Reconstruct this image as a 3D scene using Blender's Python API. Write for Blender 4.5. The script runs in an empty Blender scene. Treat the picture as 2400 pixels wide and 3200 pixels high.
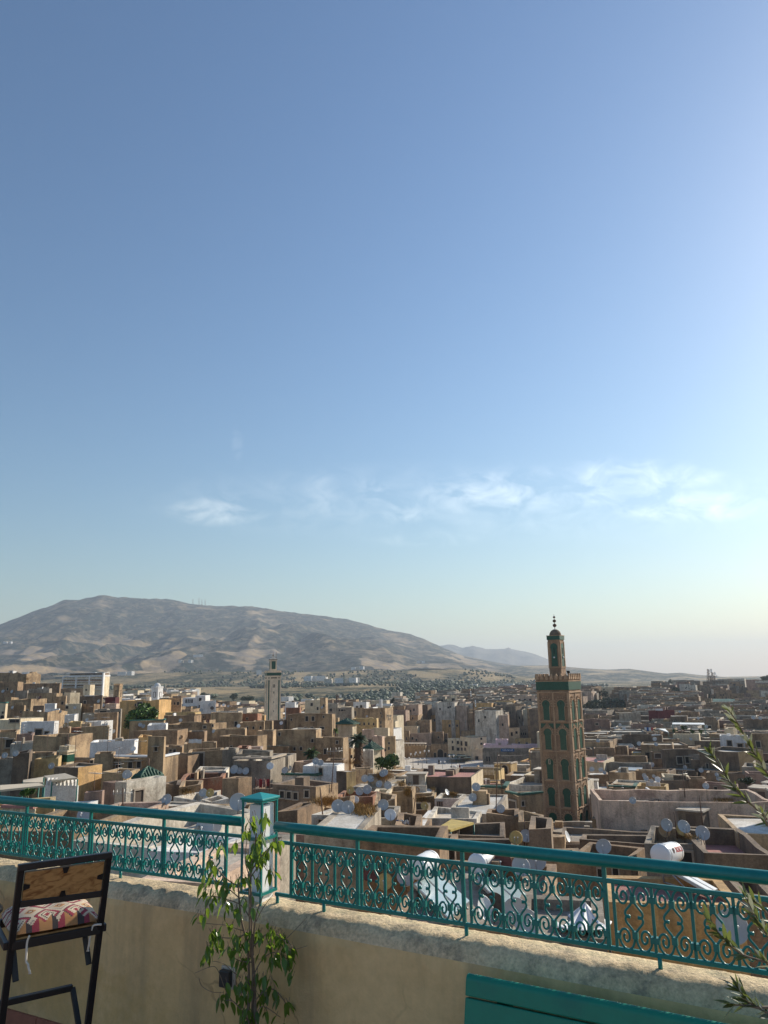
import bpy, bmesh, math, random
from mathutils import Vector, Matrix, noise as mnoise
random.seed(11)
R = math.radians
SC = bpy.context.scene
COL = SC.collection
# ------------------------------------------------------------------ camera, sky, sun, exposure
FPX = 2337.0
CAMZ = 1.9
PITCH = math.atan((2120 - 1600) / FPX)
ROLL = 0.018
_f = Vector((0, math.cos(PITCH), math.sin(PITCH)))
_u = Vector((0, -math.sin(PITCH), math.cos(PITCH)))
_r = Vector((1, 0, 0))
CR = _r * math.cos(ROLL) - _u * math.sin(ROLL)
CU = _r * math.sin(ROLL) + _u * math.cos(ROLL)
CAM = Vector((0, 0, CAMZ))
cd = bpy.data.cameras.new("camera")
cd.sensor_fit = 'VERTICAL'
cd.sensor_height = 24.0
cd.lens = 24.0 * FPX / 3200.0
cd.clip_start = 0.05
cd.clip_end = 40000
cam = bpy.data.objects.new("camera", cd)
COL.objects.link(cam)
M3 = Matrix((CR, CU, -_f)).transposed()
cam.matrix_world = Matrix.Translation(CAM) @ M3.to_4x4()
SC.camera = cam

SUN_AZ, SUN_EL = 52.0, 26.0          # azimuth clockwise from the view direction (+Y)
SUN = Vector((math.sin(R(SUN_AZ)) * math.cos(R(SUN_EL)), math.cos(R(SUN_AZ)) * math.cos(R(SUN_EL)), math.sin(R(SUN_EL))))
W = bpy.data.worlds.new("World")
SC.world = W
W.use_nodes = True
SKY_STRENGTH = 0.064
SUN_STRENGTH = 4.0
EXPOSURE = 0.7
wn = W.node_tree.nodes
wl = W.node_tree.links
wn.clear()
wo = wn.new('ShaderNodeOutputWorld')
wb = wn.new('ShaderNodeBackground')
sky = wn.new('ShaderNodeTexSky')
sky.sky_type = 'NISHITA'
sky.sun_disc = False
sky.sun_elevation = R(SUN_EL)
sky.sun_rotation = R(SUN_AZ)
sky.altitude = 300
sky.air_density = 1.5
sky.dust_density = 0.8
sky.ozone_density = 4.4
wb.inputs['Strength'].default_value = SKY_STRENGTH
wl.new(wb.outputs[0], wo.inputs['Surface'])

def pray(x, y):
    """direction through a pixel of the 2400 x 3200 photograph"""
    return (_f + CR * ((x - 1200) / FPX) + CU * ((1600 - y) / FPX))
def P(x, y, D):
    v = pray(x, y)
    return CAM + v * (D / v.y)
def proj(p):
    q = Vector(p) - CAM
    w = q.dot(_f)
    if w < 0.01: return None
    return (1200 + FPX * q.dot(CR) / w, 1600 - FPX * q.dot(CU) / w)

# thin cirrus streaks in the sky, by direction
def cirrus():
    tc = wn.new('ShaderNodeTexCoord')
    mp = wn.new('ShaderNodeMapping'); mp.inputs['Scale'].default_value = (9, 9, 17); mp.inputs['Rotation'].default_value = (0.1, 0.5, 0.0)
    nz = wn.new('ShaderNodeTexNoise'); nz.inputs['Scale'].default_value = 2.3; nz.inputs['Detail'].default_value = 10; nz.inputs['Roughness'].default_value = 0.6; nz.inputs['Distortion'].default_value = 0.7
    wl.new(tc.outputs['Generated'], mp.inputs[0]); wl.new(mp.outputs[0], nz.inputs['Vector'])
    ramp = wn.new('ShaderNodeValToRGB'); ramp.color_ramp.elements[0].position = 0.40; ramp.color_ramp.elements[1].position = 0.66
    wl.new(nz.outputs[0], ramp.inputs[0])
    total = None
    for (x, y, rx, ry, a) in [(690, 1597, 140, 42, .8), (1010, 1550, 70, 70, .55), (1165, 1540, 60, 50, .6), (1260, 1600, 80, 40, .7), (1540, 1545, 220, 65, 1.0),
                              (1700, 1520, 70, 55, .7), (1340, 1682, 150, 26, .45), (1930, 1515, 170, 75, 1.0), (2080, 1490, 140, 40, .85), (2140, 1582, 200, 45, 1.0), (742, 1385, 16, 46, .22), (1750, 1610, 90, 22, .45), (1500, 1570, 900, 110, .3)]:
        d = pray(x, y).normalized()
        ex = CR * (FPX / rx) * 0.5; ey = CU * (FPX / ry) * 0.5
        sub = wn.new('ShaderNodeVectorMath'); sub.operation = 'SUBTRACT'; sub.inputs[1].default_value = d
        wl.new(tc.outputs['Generated'], sub.inputs[0])
        acc = None
        for e in (ex, ey):
            dt = wn.new('ShaderNodeVectorMath'); dt.operation = 'DOT_PRODUCT'; dt.inputs[1].default_value = e
            wl.new(sub.outputs[0], dt.inputs[0])
            sq = wn.new('ShaderNodeMath'); sq.operation = 'MULTIPLY'; wl.new(dt.outputs['Value'], sq.inputs[0]); wl.new(dt.outputs['Value'], sq.inputs[1])
            if acc is None: acc = sq
            else:
                ad = wn.new('ShaderNodeMath'); ad.operation = 'ADD'; wl.new(acc.outputs[0], ad.inputs[0]); wl.new(sq.outputs[0], ad.inputs[1]); acc = ad
        mr = wn.new('ShaderNodeMapRange'); mr.interpolation_type = 'SMOOTHSTEP'
        mr.inputs['From Min'].default_value = 0.0; mr.inputs['From Max'].default_value = 0.45; mr.inputs['To Min'].default_value = a; mr.inputs['To Max'].default_value = 0
        wl.new(acc.outputs[0], mr.inputs[0])
        if total is None: total = mr
        else:
            mx = wn.new('ShaderNodeMath'); mx.operation = 'MAXIMUM'; wl.new(total.outputs[0], mx.inputs[0]); wl.new(mr.outputs[0], mx.inputs[1]); total = mx
    mul = wn.new('ShaderNodeMath'); mul.operation = 'MULTIPLY'
    wl.new(total.outputs[0], mul.inputs[0]); wl.new(ramp.outputs[0], mul.inputs[1])
    m2 = wn.new('ShaderNodeMath'); m2.operation = 'MULTIPLY'; m2.inputs[1].default_value = 0.75
    wl.new(mul.outputs[0], m2.inputs[0])
    # soften the very bright band of sky near the sun
    gm = wn.new('ShaderNodeGamma'); gm.inputs[1].default_value = 1.14; wl.new(sky.outputs[0], gm.inputs[0])
    mp.inputs['Location'].default_value = (12.3, 4.4, 2.5)
    mix = wn.new('ShaderNodeMix'); mix.data_type = 'RGBA'; mix.blend_type = 'ADD'
    wl.new(m2.outputs[0], mix.inputs[0]); wl.new(gm.outputs[0], mix.inputs[6]); mix.inputs[7].default_value = (5.2, 4.6, 3.6, 1)
    wl.new(mix.outputs[2], wb.inputs[0])
cirrus()

sl = bpy.data.lights.new("sun", 'SUN')
sl.energy = SUN_STRENGTH
sl.angle = R(0.5)
sl.color = (1.0, 0.90, 0.75)
so = bpy.data.objects.new("sun", sl)
so.rotation_euler = (-SUN).to_track_quat('-Z', 'Y').to_euler()
so.location = (60, 40, 80)
COL.objects.link(so)
SC.view_settings.view_transform = 'Standard'
SC.view_settings.look = 'None'
SC.view_settings.gamma = 1
SC.view_settings.exposure = EXPOSURE
SC.render.engine = 'CYCLES'
SC.cycles.use_denoising = True
SC.cycles.max_bounces = 6
SC.cycles.diffuse_bounces = 4
SC.cycles.glossy_bounces = 2
SC.cycles.transmission_bounces = 3
SC.cycles.transparent_max_bounces = 6
SC.cycles.volume_bounces = 0

# ------------------------------------------------------------------ materials
def newmat(name):
    m = bpy.data.materials.new(name); m.use_nodes = True
    nt = m.node_tree
    return m, nt.nodes, nt.links, nt.nodes['Principled BSDF']
def c4(c): return (c[0], c[1], c[2], 1)
def scal(c, k): return tuple(min(1, v * k) for v in c)

def plaster(name, base, second=None, stain=(0.07, 0.055, 0.04), amount=0.7, rough=0.95, streak=0.6, scale=1.0, bump=0.4, vary=0.22, brick=None, fine=0.25):
    """weathered render: broad patches, vertical streaks of dirt, fine grain; all in metres of real position"""
    m, n, l, b = newmat(name)
    second = second or scal(base, 0.7)
    geo = n.new('ShaderNodeNewGeometry')
    oi = n.new('ShaderNodeObjectInfo')
    off = n.new('ShaderNodeVectorMath'); off.operation = 'SCALE'; off.inputs['Scale'].default_value = 90
    cmb = n.new('ShaderNodeCombineXYZ'); l.new(oi.outputs['Random'], cmb.inputs[0]); l.new(oi.outputs['Random'], cmb.inputs[2])
    l.new(cmb.outputs[0], off.inputs[0])
    add = n.new('ShaderNodeVectorMath'); l.new(geo.outputs['Position'], add.inputs[0]); l.new(off.outputs[0], add.inputs[1])
    n1 = n.new('ShaderNodeTexNoise'); n1.inputs['Scale'].default_value = 0.45 * scale; n1.inputs['Detail'].default_value = 8; n1.inputs['Roughness'].default_value = 0.68
    l.new(add.outputs[0], n1.inputs['Vector'])
    r1 = n.new('ShaderNodeValToRGB'); r1.color_ramp.elements[0].position = 0.42; r1.color_ramp.elements[1].position = 0.56
    r1.color_ramp.elements[0].color = c4(second); r1.color_ramp.elements[1].color = c4(base)
    l.new(n1.outputs[0], r1.inputs[0])
    mp = n.new('ShaderNodeMapping'); mp.inputs['Scale'].default_value = (1.1 * scale, 1.1 * scale, 0.16 * scale)
    l.new(add.outputs[0], mp.inputs[0])
    n2 = n.new('ShaderNodeTexNoise'); n2.inputs['Scale'].default_value = 1.3; n2.inputs['Detail'].default_value = 6; n2.inputs['Roughness'].default_value = 0.65
    l.new(mp.outputs[0], n2.inputs['Vector'])
    r2 = n.new('ShaderNodeMapRange'); r2.inputs['From Min'].default_value = 0.47; r2.inputs['From Max'].default_value = 0.68; r2.inputs['To Max'].default_value = streak
    l.new(n2.outputs[0], r2.inputs[0])
    mx = n.new('ShaderNodeMix'); mx.data_type = 'RGBA'; l.new(r2.outputs[0], mx.inputs[0]); l.new(r1.outputs[0], mx.inputs[6]); mx.inputs[7].default_value = c4(stain)
    # blotches with hard edges: fallen render
    n3 = n.new('ShaderNodeTexNoise'); n3.inputs['Scale'].default_value = 0.55 * scale; n3.inputs['Detail'].default_value = 9; n3.inputs['Roughness'].default_value = 0.75
    add3 = n.new('ShaderNodeVectorMath'); add3.inputs[1].default_value = (31, 7, 13); l.new(add.outputs[0], add3.inputs[0]); l.new(add3.outputs[0], n3.inputs['Vector'])
    r3 = n.new('ShaderNodeMapRange'); r3.inputs['From Min'].default_value = 0.535; r3.inputs['From Max'].default_value = 0.62; r3.inputs['To Max'].default_value = amount
    l.new(n3.outputs[0], r3.inputs[0])
    mx2 = n.new('ShaderNodeMix'); mx2.data_type = 'RGBA'; l.new(r3.outputs[0], mx2.inputs[0]); l.new(mx.outputs[2], mx2.inputs[6]); mx2.inputs[7].default_value = c4(scal(stain, 2.0) if brick is None else brick)
    # fine grain
    n4 = n.new('ShaderNodeTexNoise'); n4.inputs['Scale'].default_value = 9 * scale; n4.inputs['Detail'].default_value = 5; n4.inputs['Roughness'].default_value = 0.7
    l.new(geo.outputs['Position'], n4.inputs['Vector'])
    r4 = n.new('ShaderNodeMapRange'); r4.inputs['From Min'].default_value = 0.3; r4.inputs['From Max'].default_value = 0.7; r4.inputs['To Min'].default_value = 1 - fine; r4.inputs['To Max'].default_value = 1 + fine
    l.new(n4.outputs[0], r4.inputs[0])
    rv = n.new('ShaderNodeMapRange'); rv.inputs['To Min'].default_value = 1 - vary; rv.inputs['To Max'].default_value = 1 + vary
    l.new(oi.outputs['Random'], rv.inputs[0])
    mm = n.new('ShaderNodeMath'); mm.operation = 'MULTIPLY'; l.new(r4.outputs[0], mm.inputs[0]); l.new(rv.outputs[0], mm.inputs[1])
    vs = n.new('ShaderNodeVectorMath'); vs.operation = 'SCALE'; l.new(mx2.outputs[2], vs.inputs[0]); l.new(mm.outputs[0], vs.inputs['Scale'])
    l.new(vs.outputs[0], b.inputs['Base Color'])
    b.inputs['Roughness'].default_value = rough
    bp = n.new('ShaderNodeBump'); bp.inputs['Strength'].default_value = bump; bp.inputs['Distance'].default_value = 0.06 / scale
    l.new(n4.outputs[0], bp.inputs['Height']); l.new(bp.outputs[0], b.inputs['Normal'])
    return m

def paint(name, col, rough=0.5, var=0.12, scale=6.0, metal=0.0, bump=0.0, dirt=None, dirt_amt=0.4):
    m, n, l, b = newmat(name)
    geo = n.new('ShaderNodeNewGeometry')
    nz = n.new('ShaderNodeTexNoise'); nz.inputs['Scale'].default_value = scale; nz.inputs['Detail'].default_value = 6; nz.inputs['Roughness'].default_value = 0.65
    l.new(geo.outputs['Position'], nz.inputs['Vector'])
    r = n.new('ShaderNodeValToRGB'); r.color_ramp.elements[0].position = 0.3; r.color_ramp.elements[1].position = 0.7
    r.color_ramp.elements[0].color = c4(scal(col, 1 - var)); r.color_ramp.elements[1].color = c4(scal(col, 1 + var))
    l.new(nz.outputs[0], r.inputs[0])
    out = r.outputs[0]
    if dirt:
        n2 = n.new('ShaderNodeTexNoise'); n2.inputs['Scale'].default_value = scale * 0.5; n2.inputs['Detail'].default_value = 8; n2.inputs['Roughness'].default_value = 0.75
        l.new(geo.outputs['Position'], n2.inputs['Vector'])
        rr = n.new('ShaderNodeMapRange'); rr.inputs['From Min'].default_value = 0.52; rr.inputs['From Max'].default_value = 0.64; rr.inputs['To Max'].default_value = dirt_amt
        l.new(n2.outputs[0], rr.inputs[0])
        mx = n.new('ShaderNodeMix'); mx.data_type = 'RGBA'; l.new(rr.outputs[0], mx.inputs[0]); l.new(out, mx.inputs[6]); mx.inputs[7].default_value = c4(dirt)
        out = mx.outputs[2]
    l.new(out, b.inputs['Base Color'])
    b.inputs['Roughness'].default_value = rough
    b.inputs['Metallic'].default_value = metal
    if bump:
        bp = n.new('ShaderNodeBump'); bp.inputs['Strength'].default_value = bump; bp.inputs['Distance'].default_value = 0.01
        l.new(nz.outputs[0], bp.inputs['Height']); l.new(bp.outputs[0], b.inputs['Normal'])
    return m

WALL = {
 'tan':    plaster('tan_plaster', (.46, .325, .19), (.28, .19, .11), brick=(.16, .105, .065), streak=.65),
 'ochre':  plaster('ochre_plaster', (.51, .37, .21), (.37, .255, .14), brick=(.27, .19, .12), streak=.45),
 'brown':  plaster('brown_earth', (.36, .238, .14), (.215, .142, .085), brick=(.36, .26, .165), streak=.65),
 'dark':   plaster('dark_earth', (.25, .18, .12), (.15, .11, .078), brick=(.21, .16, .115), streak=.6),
 'grey':   plaster('grey_render', (.36, .31, .24), (.24, .2, .155), brick=(.125, .105, .085), streak=.6),
 'white':  plaster('whitewash', (.76, .75, .73), (.66, .64, .61), brick=(.45, .4, .34), amount=.35, streak=.25, vary=.06),
 'dirty':  plaster('stained_whitewash', (.68, .62, .52), (.5, .44, .35), brick=(.22, .175, .135), amount=.65, streak=.6, vary=.1),
 'cream':  plaster('cream_plaster', (.72, .61, .43), (.6, .49, .33), brick=(.36, .28, .19), amount=.3, streak=.35, vary=.1),
 'pink':   plaster('pink_plaster', (.60, .445, .33), (.46, .33, .24), brick=(.25, .17, .135), streak=.5),
 'mauve':  plaster('mauve_plaster', (.32, .215, .165), (.215, .145, .115), brick=(.27, .19, .155), streak=.5),
 'brick':  plaster('red_brick', (.38, .18, .105), (.26, .125, .075), brick=(.38, .28, .18), scale=1.3),
 'orange': plaster('orange_plaster', (.68, .43, .19), (.54, .33, .13), brick=(.25, .15, .08), streak=.5, amount=.4, vary=.1),
 'yellow': plaster('yellow_plaster', (.54, .39, .18), (.42, .29, .13), brick=(.24, .18, .11), streak=.55),
 'maroon': plaster('maroon_panel', (.13, .028, .03), (.09, .022, .025), amount=.1, streak=.2),
 'mint':   plaster('mint_paint', (.5, .66, .58), (.42, .58, .5), amount=.15, streak=.2),
 'lilac':  plaster('lilac_plaster', (.72, .55, .58), (.64, .48, .52), amount=.2, streak=.2, vary=.06),
}
ROOF = {
 'pale':  plaster('pale_roof', (.56, .5, .41), (.4, .35, .28), brick=(.2, .17, .14), amount=.55, streak=.2),
 'white': plaster('white_roof', (.70, .67, .61), (.54, .5, .43), brick=(.35, .3, .25), amount=.4, streak=.15),
 'grey':  plaster('grey_roof', (.38, .33, .26), (.26, .22, .175), brick=(.45, .42, .38), amount=.5, streak=.2),
 'red':   plaster('red_roof', (.42, .2, .17), (.34, .16, .14), brick=(.22, .12, .1), amount=.4, streak=.2),
 'tan':   plaster('earth_roof', (.42, .33, .22), (.3, .23, .15), brick=(.2, .15, .1), amount=.5, streak=.2),
}
MDARK = paint('dark_opening', (.018, .016, .015), .6, .3)
MSHUT = paint('weathered_wood', (.10, .07, .05), .8, .3, 14)
MFRAME = paint('plaster_frame', (.42, .35, .27), .9, .2)
MTILE = paint('green_roof_tile', (.022, .09, .058), .65, .35, 5, dirt=(.12, .14, .1), dirt_amt=.4)
MZEL = paint('green_zellige', (.010, .075, .048), .3, .5, 9, dirt=(.04, .105, .075), dirt_amt=.6)
MMIN = plaster('minaret_brickwork', (.38, .245, .15), (.265, .17, .105), brick=(.22, .14, .09), amount=.4, streak=.45, vary=.0)
MMINT = plaster('minaret_trim', (.48, .33, .21), (.37, .25, .155), brick=(.35, .22, .14), amount=.3, streak=.3, vary=0)
MSTONE = plaster('pale_stone', (.80, .66, .49), (.72, .58, .42), amount=.2, streak=.3, vary=0)
MTEAL = paint('teal_gloss_paint', (.004, .195, .175), .30, .16, 30, dirt=(.008, .15, .135), dirt_amt=.6, bump=.12)
MTEALB = paint('teal_bench_paint', (.002, .215, .135), .42, .10, 14, bump=.1, dirt=(.004, .1, .09), dirt_amt=.4)
MWHITE = paint('white_paint', (.8, .8, .79), .45, .04)
MBLACK = paint('black_steel', (.008, .008, .009), .42, .25, 30)
MSTEEL = paint('galvanised_steel', (.42, .43, .43), .4, .15, 5, metal=.6)
MRUST = paint('rusty_iron', (.13, .075, .05), .8, .4, 12)
MDISH = paint('grey_dish', (.44, .44, .43), .45, .12, 4, dirt=(.36, .33, .28), dirt_amt=.5)
MDISHW = paint('white_dish', (.78, .78, .76), .4, .06, 4, dirt=(.5, .46, .4), dirt_amt=.4)
MDISHO = paint('rust_stained_dish', (.42, .28, .15), .6, .4, 5, dirt=(.26, .12, .06), dirt_amt=.8)
MDISHR = paint('rust_red_dish', (.15, .05, .035), .7, .35, 5)
MDISHY = paint('ochre_dish', (.5, .36, .13), .6, .3, 5)
MTARP = paint('white_tarpaulin', (.7, .7, .71), .55, .07, 3, bump=.2)
MAWN = paint('beige_awning', (.62, .52, .38), .8, .08, 2)
MGREENP = paint('green_metal', (.02, .16, .12), .5, .2, 5)

# ------------------------------------------------------------------ mesh helper
class MB:
    def __init__(s): s.v = []; s.f = []; s.m = []; s.mats = []; s.smooth = []
    def mi(s, mat):
        if mat not in s.mats: s.mats.append(mat)
        return s.mats.index(mat)
    def add(s, vs, fs, mat, smooth=False):
        o = len(s.v); s.v += [tuple(v) for v in vs]; k = s.mi(mat)
        for f in fs: s.f.append([i + o for i in f]); s.m.append(k); s.smooth.append(smooth)
    def box(s, c, size, mat, ax=None):
        """box centred at c; ax = (ex, ey, ez) unit axes"""
        c = Vector(c); ex, ey, ez = ax or (Vector((1, 0, 0)), Vector((0, 1, 0)), Vector((0, 0, 1)))
        a, b, d = ex * size[0] / 2, ey * size[1] / 2, ez * size[2] / 2
        vs = [c - a - b - d, c + a - b - d, c + a + b - d, c - a + b - d, c - a - b + d, c + a - b + d, c + a + b + d, c - a + b + d]
        s.add(vs, [(0, 3, 2, 1), (4, 5, 6, 7), (0, 1, 5, 4), (1, 2, 6, 5), (2, 3, 7, 6), (3, 0, 4, 7)], mat)
    def prism(s, pts, up, mat, cap=True):
        """extrude a closed polygon (counter-clockwise seen from +up) by the vector up"""
        n = len(pts); vs = [Vector(p) for p in pts] + [Vector(p) + up for p in pts]
        fs = [(i, (i + 1) % n, n + (i + 1) % n, n + i) for i in range(n)]
        if cap: fs += [tuple(range(n - 1, -1, -1)), tuple(range(n, 2 * n))]
        s.add(vs, fs, mat)
    def tube(s, pts, r, mat, seg=8, closed=False, cap=True):
        pts = [Vector(p) for p in pts]; n = len(pts); rs = r if isinstance(r, (list, tuple)) else [r] * n
        vs = []; prev = None
        for i, p in enumerate(pts):
            if closed: t = pts[(i + 1) % n] - pts[i - 1]
            else: t = pts[min(i + 1, n - 1)] - pts[max(i - 1, 0)]
            if t.length < 1e-9: t = Vector((0, 0, 1))
            t.normalize()
            if prev is None:
                a = Vector((0, 0, 1)) if abs(t.z) < .9 else Vector((1, 0, 0))
                u = t.cross(a).normalized()
            else:
                u = (prev - t * prev.dot(t))
                if u.length < 1e-6: u = t.orthogonal()
                u.normalize()
            prev = u; w = t.cross(u)
            for k in range(seg):
                an = 2 * math.pi * k / seg
                vs.append(p + (u * math.cos(an) + w * math.sin(an)) * rs[i])
        fs = []
        for i in range(n if closed else n - 1):
            j = (i + 1) % n
            for k in range(seg):
                fs.append((i * seg + k, i * seg + (k + 1) % seg, j * seg + (k + 1) % seg, j * seg + k))
        if cap and not closed: fs += [tuple(range(seg - 1, -1, -1)), tuple(range((n - 1) * seg, n * seg))]
        s.add(vs, fs, mat, True)
    def lathe(s, prof, o, axis, mat, seg=16, smooth=True):
        """profile [(r, h)] turned about axis through o"""
        o = Vector(o); axis = Vector(axis).normalized(); u = axis.orthogonal().normalized(); w = axis.cross(u)
        vs = []; fs = []
        for (r, h) in prof:
            for k in range(seg):
                a = 2 * math.pi * k / seg
                vs.append(o + axis * h + (u * math.cos(a) + w * math.sin(a)) * r)
        for i in range(len(prof) - 1):
            for k in range(seg):
                fs.append((i * seg + k, i * seg + (k + 1) % seg, (i + 1) * seg + (k + 1) % seg, (i + 1) * seg + k))
        if prof[0][0] > 1e-4: fs.append(tuple(range(seg - 1, -1, -1)))
        if prof[-1][0] > 1e-4: fs.append(tuple(range((len(prof) - 1) * seg, len(prof) * seg)))
        s.add(vs, fs, mat, smooth)
    def build(s, name, parent=None, inv=None, bevel=0):
        me = bpy.data.meshes.new(name)
        vs = s.v if inv is None else [tuple(Vector(v) - inv) for v in s.v]
        me.from_pydata(vs, [], s.f)
        for m in s.mats: me.materials.append(m)
        me.polygons.foreach_set('material_index', s.m)
        me.polygons.foreach_set('use_smooth', s.smooth)
        me.update()
        o = bpy.data.objects.new(name, me); COL.objects.link(o)
        if parent: o.parent = parent
        if bevel:
            bv = o.modifiers.new('bevel', 'BEVEL'); bv.width = bevel; bv.segments = 2; bv.limit_method = 'ANGLE'
        return o
def tag(o, label=None, cat=None, group=None, kind=None):
    if label: o['label'] = label
    if cat: o['category'] = cat
    if group: o['group'] = group
    if kind: o['kind'] = kind
    return o
def thing(name, loc, label=None, cat=None, group=None):
    o = bpy.data.objects.new(name, None); COL.objects.link(o); o.location = loc; o.empty_display_size = .3
    return tag(o, label, cat, group)
def lerp(a, b, t): return a + (b - a) * t
def smooth(t): t = max(0, min(1, t)); return t * t * (3 - 2 * t)
# ------------------------------------------------------------------ terrain
def ground_z(x, y):
    r = math.hypot(x, y)
    t = max(0.0, y)
    if t < 14: z = -10.5
    elif t < 120: z = lerp(-10.5, -34, (t - 14) / 106)
    elif t < 260: z = lerp(-34, -42, (t - 120) / 140)
    elif t < 420: z = lerp(-42, -36, (t - 260) / 160)
    elif t < 900: z = lerp(-36, -24, (t - 420) / 480)
    elif t < 1800: z = lerp(-24, -16, (t - 900) / 900)
    else: z = lerp(-16, 26, smooth((t - 1800) / 500))
    if t > 900: z = lerp(z, -28, smooth((math.degrees(math.atan2(x, y)) - 5) / 10))
    if r > 4600: z = lerp(z, -.0112 * r, smooth((r - 4600) / 2500))
    if t > 60: z += 22 * smooth((-x / max(y, 1) - .12) / .3) * smooth((t - 60) / 200) * (1 - smooth((t - 450) / 500))
    if r > 800: z += 10 * (mnoise.noise(Vector((x / 420, y / 420, 3.1)))) * smooth((r - 800) / 600)
    if r > 900: z += 9 * math.exp(-((y - 1500) / 260) ** 2 - ((x + 480) / 330) ** 2) + 13 * math.exp(-((y - 1500) / 300) ** 2 - ((x - 60) / 330) ** 2)
    return z

def landmat(name, grass, scrub, rock, patch=1.0, dot=1.0, thresh=0.5, cover=0.0, field=2.0, ztop=None):
    """dry grass with scrub, rows of dark trees and bare fields; metres of real position"""
    m, n, l, b = newmat(name)
    geo = n.new('ShaderNodeNewGeometry')
    mp = n.new('ShaderNodeMapping'); mp.inputs['Scale'].default_value = (1, .6, 1.6); l.new(geo.outputs['Position'], mp.inputs[0])
    n1 = n.new('ShaderNodeTexNoise'); n1.inputs['Scale'].default_value = .0023 * patch; n1.inputs['Detail'].default_value = 9; n1.inputs['Roughness'].default_value = .62
    l.new(mp.outputs[0], n1.inputs['Vector'])
    n2 = n.new('ShaderNodeTexNoise'); n2.inputs['Scale'].default_value = .013 * patch; n2.inputs['Detail'].default_value = 7; n2.inputs['Roughness'].default_value = .72
    l.new(mp.outputs[0], n2.inputs['Vector'])
    # separate tree crowns
    vo = n.new('ShaderNodeTexVoronoi'); vo.inputs['Scale'].default_value = .055 * dot; vo.inputs['Randomness'].default_value = .8
    l.new(geo.outputs['Position'], vo.inputs['Vector'])
    dots = n.new('ShaderNodeMapRange'); dots.inputs['From Min'].default_value = .36; dots.inputs['From Max'].default_value = .44; dots.inputs['To Min'].default_value = 1; dots.inputs['To Max'].default_value = 0
    l.new(vo.outputs['Distance'], dots.inputs[0])
    # where trees are dense
    dens = n.new('ShaderNodeMapRange'); dens.inputs['From Min'].default_value = thresh - .05; dens.inputs['From Max'].default_value = thresh + .09
    l.new(n1.outputs[0], dens.inputs[0])
    fine = n.new('ShaderNodeMapRange'); fine.inputs['From Min'].default_value = .46; fine.inputs['From Max'].default_value = .525
    l.new(n2.outputs[0], fine.inputs[0])
    a1 = n.new('ShaderNodeMath'); a1.operation = 'MULTIPLY'; l.new(dens.outputs[0], a1.inputs[0]); l.new(dots.outputs[0], a1.inputs[1])
    a2 = n.new('ShaderNodeMath'); a2.operation = 'MULTIPLY'; l.new(dens.outputs[0], a2.inputs[0]); l.new(fine.outputs[0], a2.inputs[1])
    a0 = n.new('ShaderNodeMath'); a0.operation = 'MAXIMUM'; l.new(a1.outputs[0], a0.inputs[0]); l.new(a2.outputs[0], a0.inputs[1])
    ab = n.new('ShaderNodeMath'); ab.operation = 'MULTIPLY_ADD'; l.new(dens.outputs[0], ab.inputs[0]); ab.inputs[1].default_value = cover; 
    am = n.new('ShaderNodeMath'); am.operation = 'MULTIPLY'; l.new(a0.outputs[0], am.inputs[0]); am.inputs[1].default_value = 1 - cover; l.new(am.outputs[0], ab.inputs[2])
    # open fields, sharp-edged, long across the slope
    mf = n.new('ShaderNodeMapping'); mf.inputs['Scale'].default_value = (1, .5, 3.5); l.new(geo.outputs['Position'], mf.inputs[0])
    nf = n.new('ShaderNodeTexNoise'); nf.inputs['Scale'].default_value = .0021 * patch; nf.inputs['Detail'].default_value = 2.5; nf.inputs['Distortion'].default_value = .6; l.new(mf.outputs[0], nf.inputs['Vector'])
    rf = n.new('ShaderNodeMapRange'); rf.inputs['From Min'].default_value = field; rf.inputs['From Max'].default_value = field + .025; rf.inputs['To Min'].default_value = 1; rf.inputs['To Max'].default_value = .12; l.new(nf.outputs[0], rf.inputs[0])
    fo_ = rf.outputs[0]
    if ztop:      # no ploughed fields above this height
        sz = n.new('ShaderNodeSeparateXYZ'); l.new(geo.outputs['Position'], sz.inputs[0])
        zm = n.new('ShaderNodeMapRange'); zm.inputs['From Min'].default_value = ztop; zm.inputs['From Max'].default_value = ztop * 2.2; l.new(sz.outputs[2], zm.inputs[0])
        mxz = n.new('ShaderNodeMath'); mxz.operation = 'MAXIMUM'; l.new(rf.outputs[0], mxz.inputs[0]); l.new(zm.outputs[0], mxz.inputs[1]); fo_ = mxz.outputs[0]
    a3 = n.new('ShaderNodeMath'); a3.operation = 'MULTIPLY'; l.new(ab.outputs[0], a3.inputs[0]); l.new(fo_, a3.inputs[1])
    # grass to bare rock
    gr = n.new('ShaderNodeMix'); gr.data_type = 'RGBA'; gr.inputs[6].default_value = c4(grass); gr.inputs[7].default_value = c4(rock)
    n3 = n.new('ShaderNodeTexNoise'); n3.inputs['Scale'].default_value = .006 * patch; n3.inputs['Detail'].default_value = 10; n3.inputs['Roughness'].default_value = .7
    l.new(geo.outputs['Position'], n3.inputs['Vector'])
    r3 = n.new('ShaderNodeMapRange'); r3.inputs['From Min'].default_value = .42; r3.inputs['From Max'].default_value = .6; l.new(n3.outputs[0], r3.inputs[0])
    l.new(r3.outputs[0], gr.inputs[0])
    mx = n.new('ShaderNodeMix'); mx.data_type = 'RGBA'; l.new(a3.outputs[0], mx.inputs[0]); l.new(gr.outputs[2], mx.inputs[6]); mx.inputs[7].default_value = c4(scrub)
    l.new(mx.outputs[2], b.inputs['Base Color'])
    b.inputs['Roughness'].default_value = 1.0
    b.inputs['Specular IOR Level'].default_value = 0.1
    bp = n.new('ShaderNodeBump'); bp.inputs['Strength'].default_value = .7; bp.inputs['Distance'].default_value = 14
    l.new(n2.outputs[0], bp.inputs['Height']); l.new(bp.outputs[0], b.inputs['Normal'])
    return m

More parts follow.
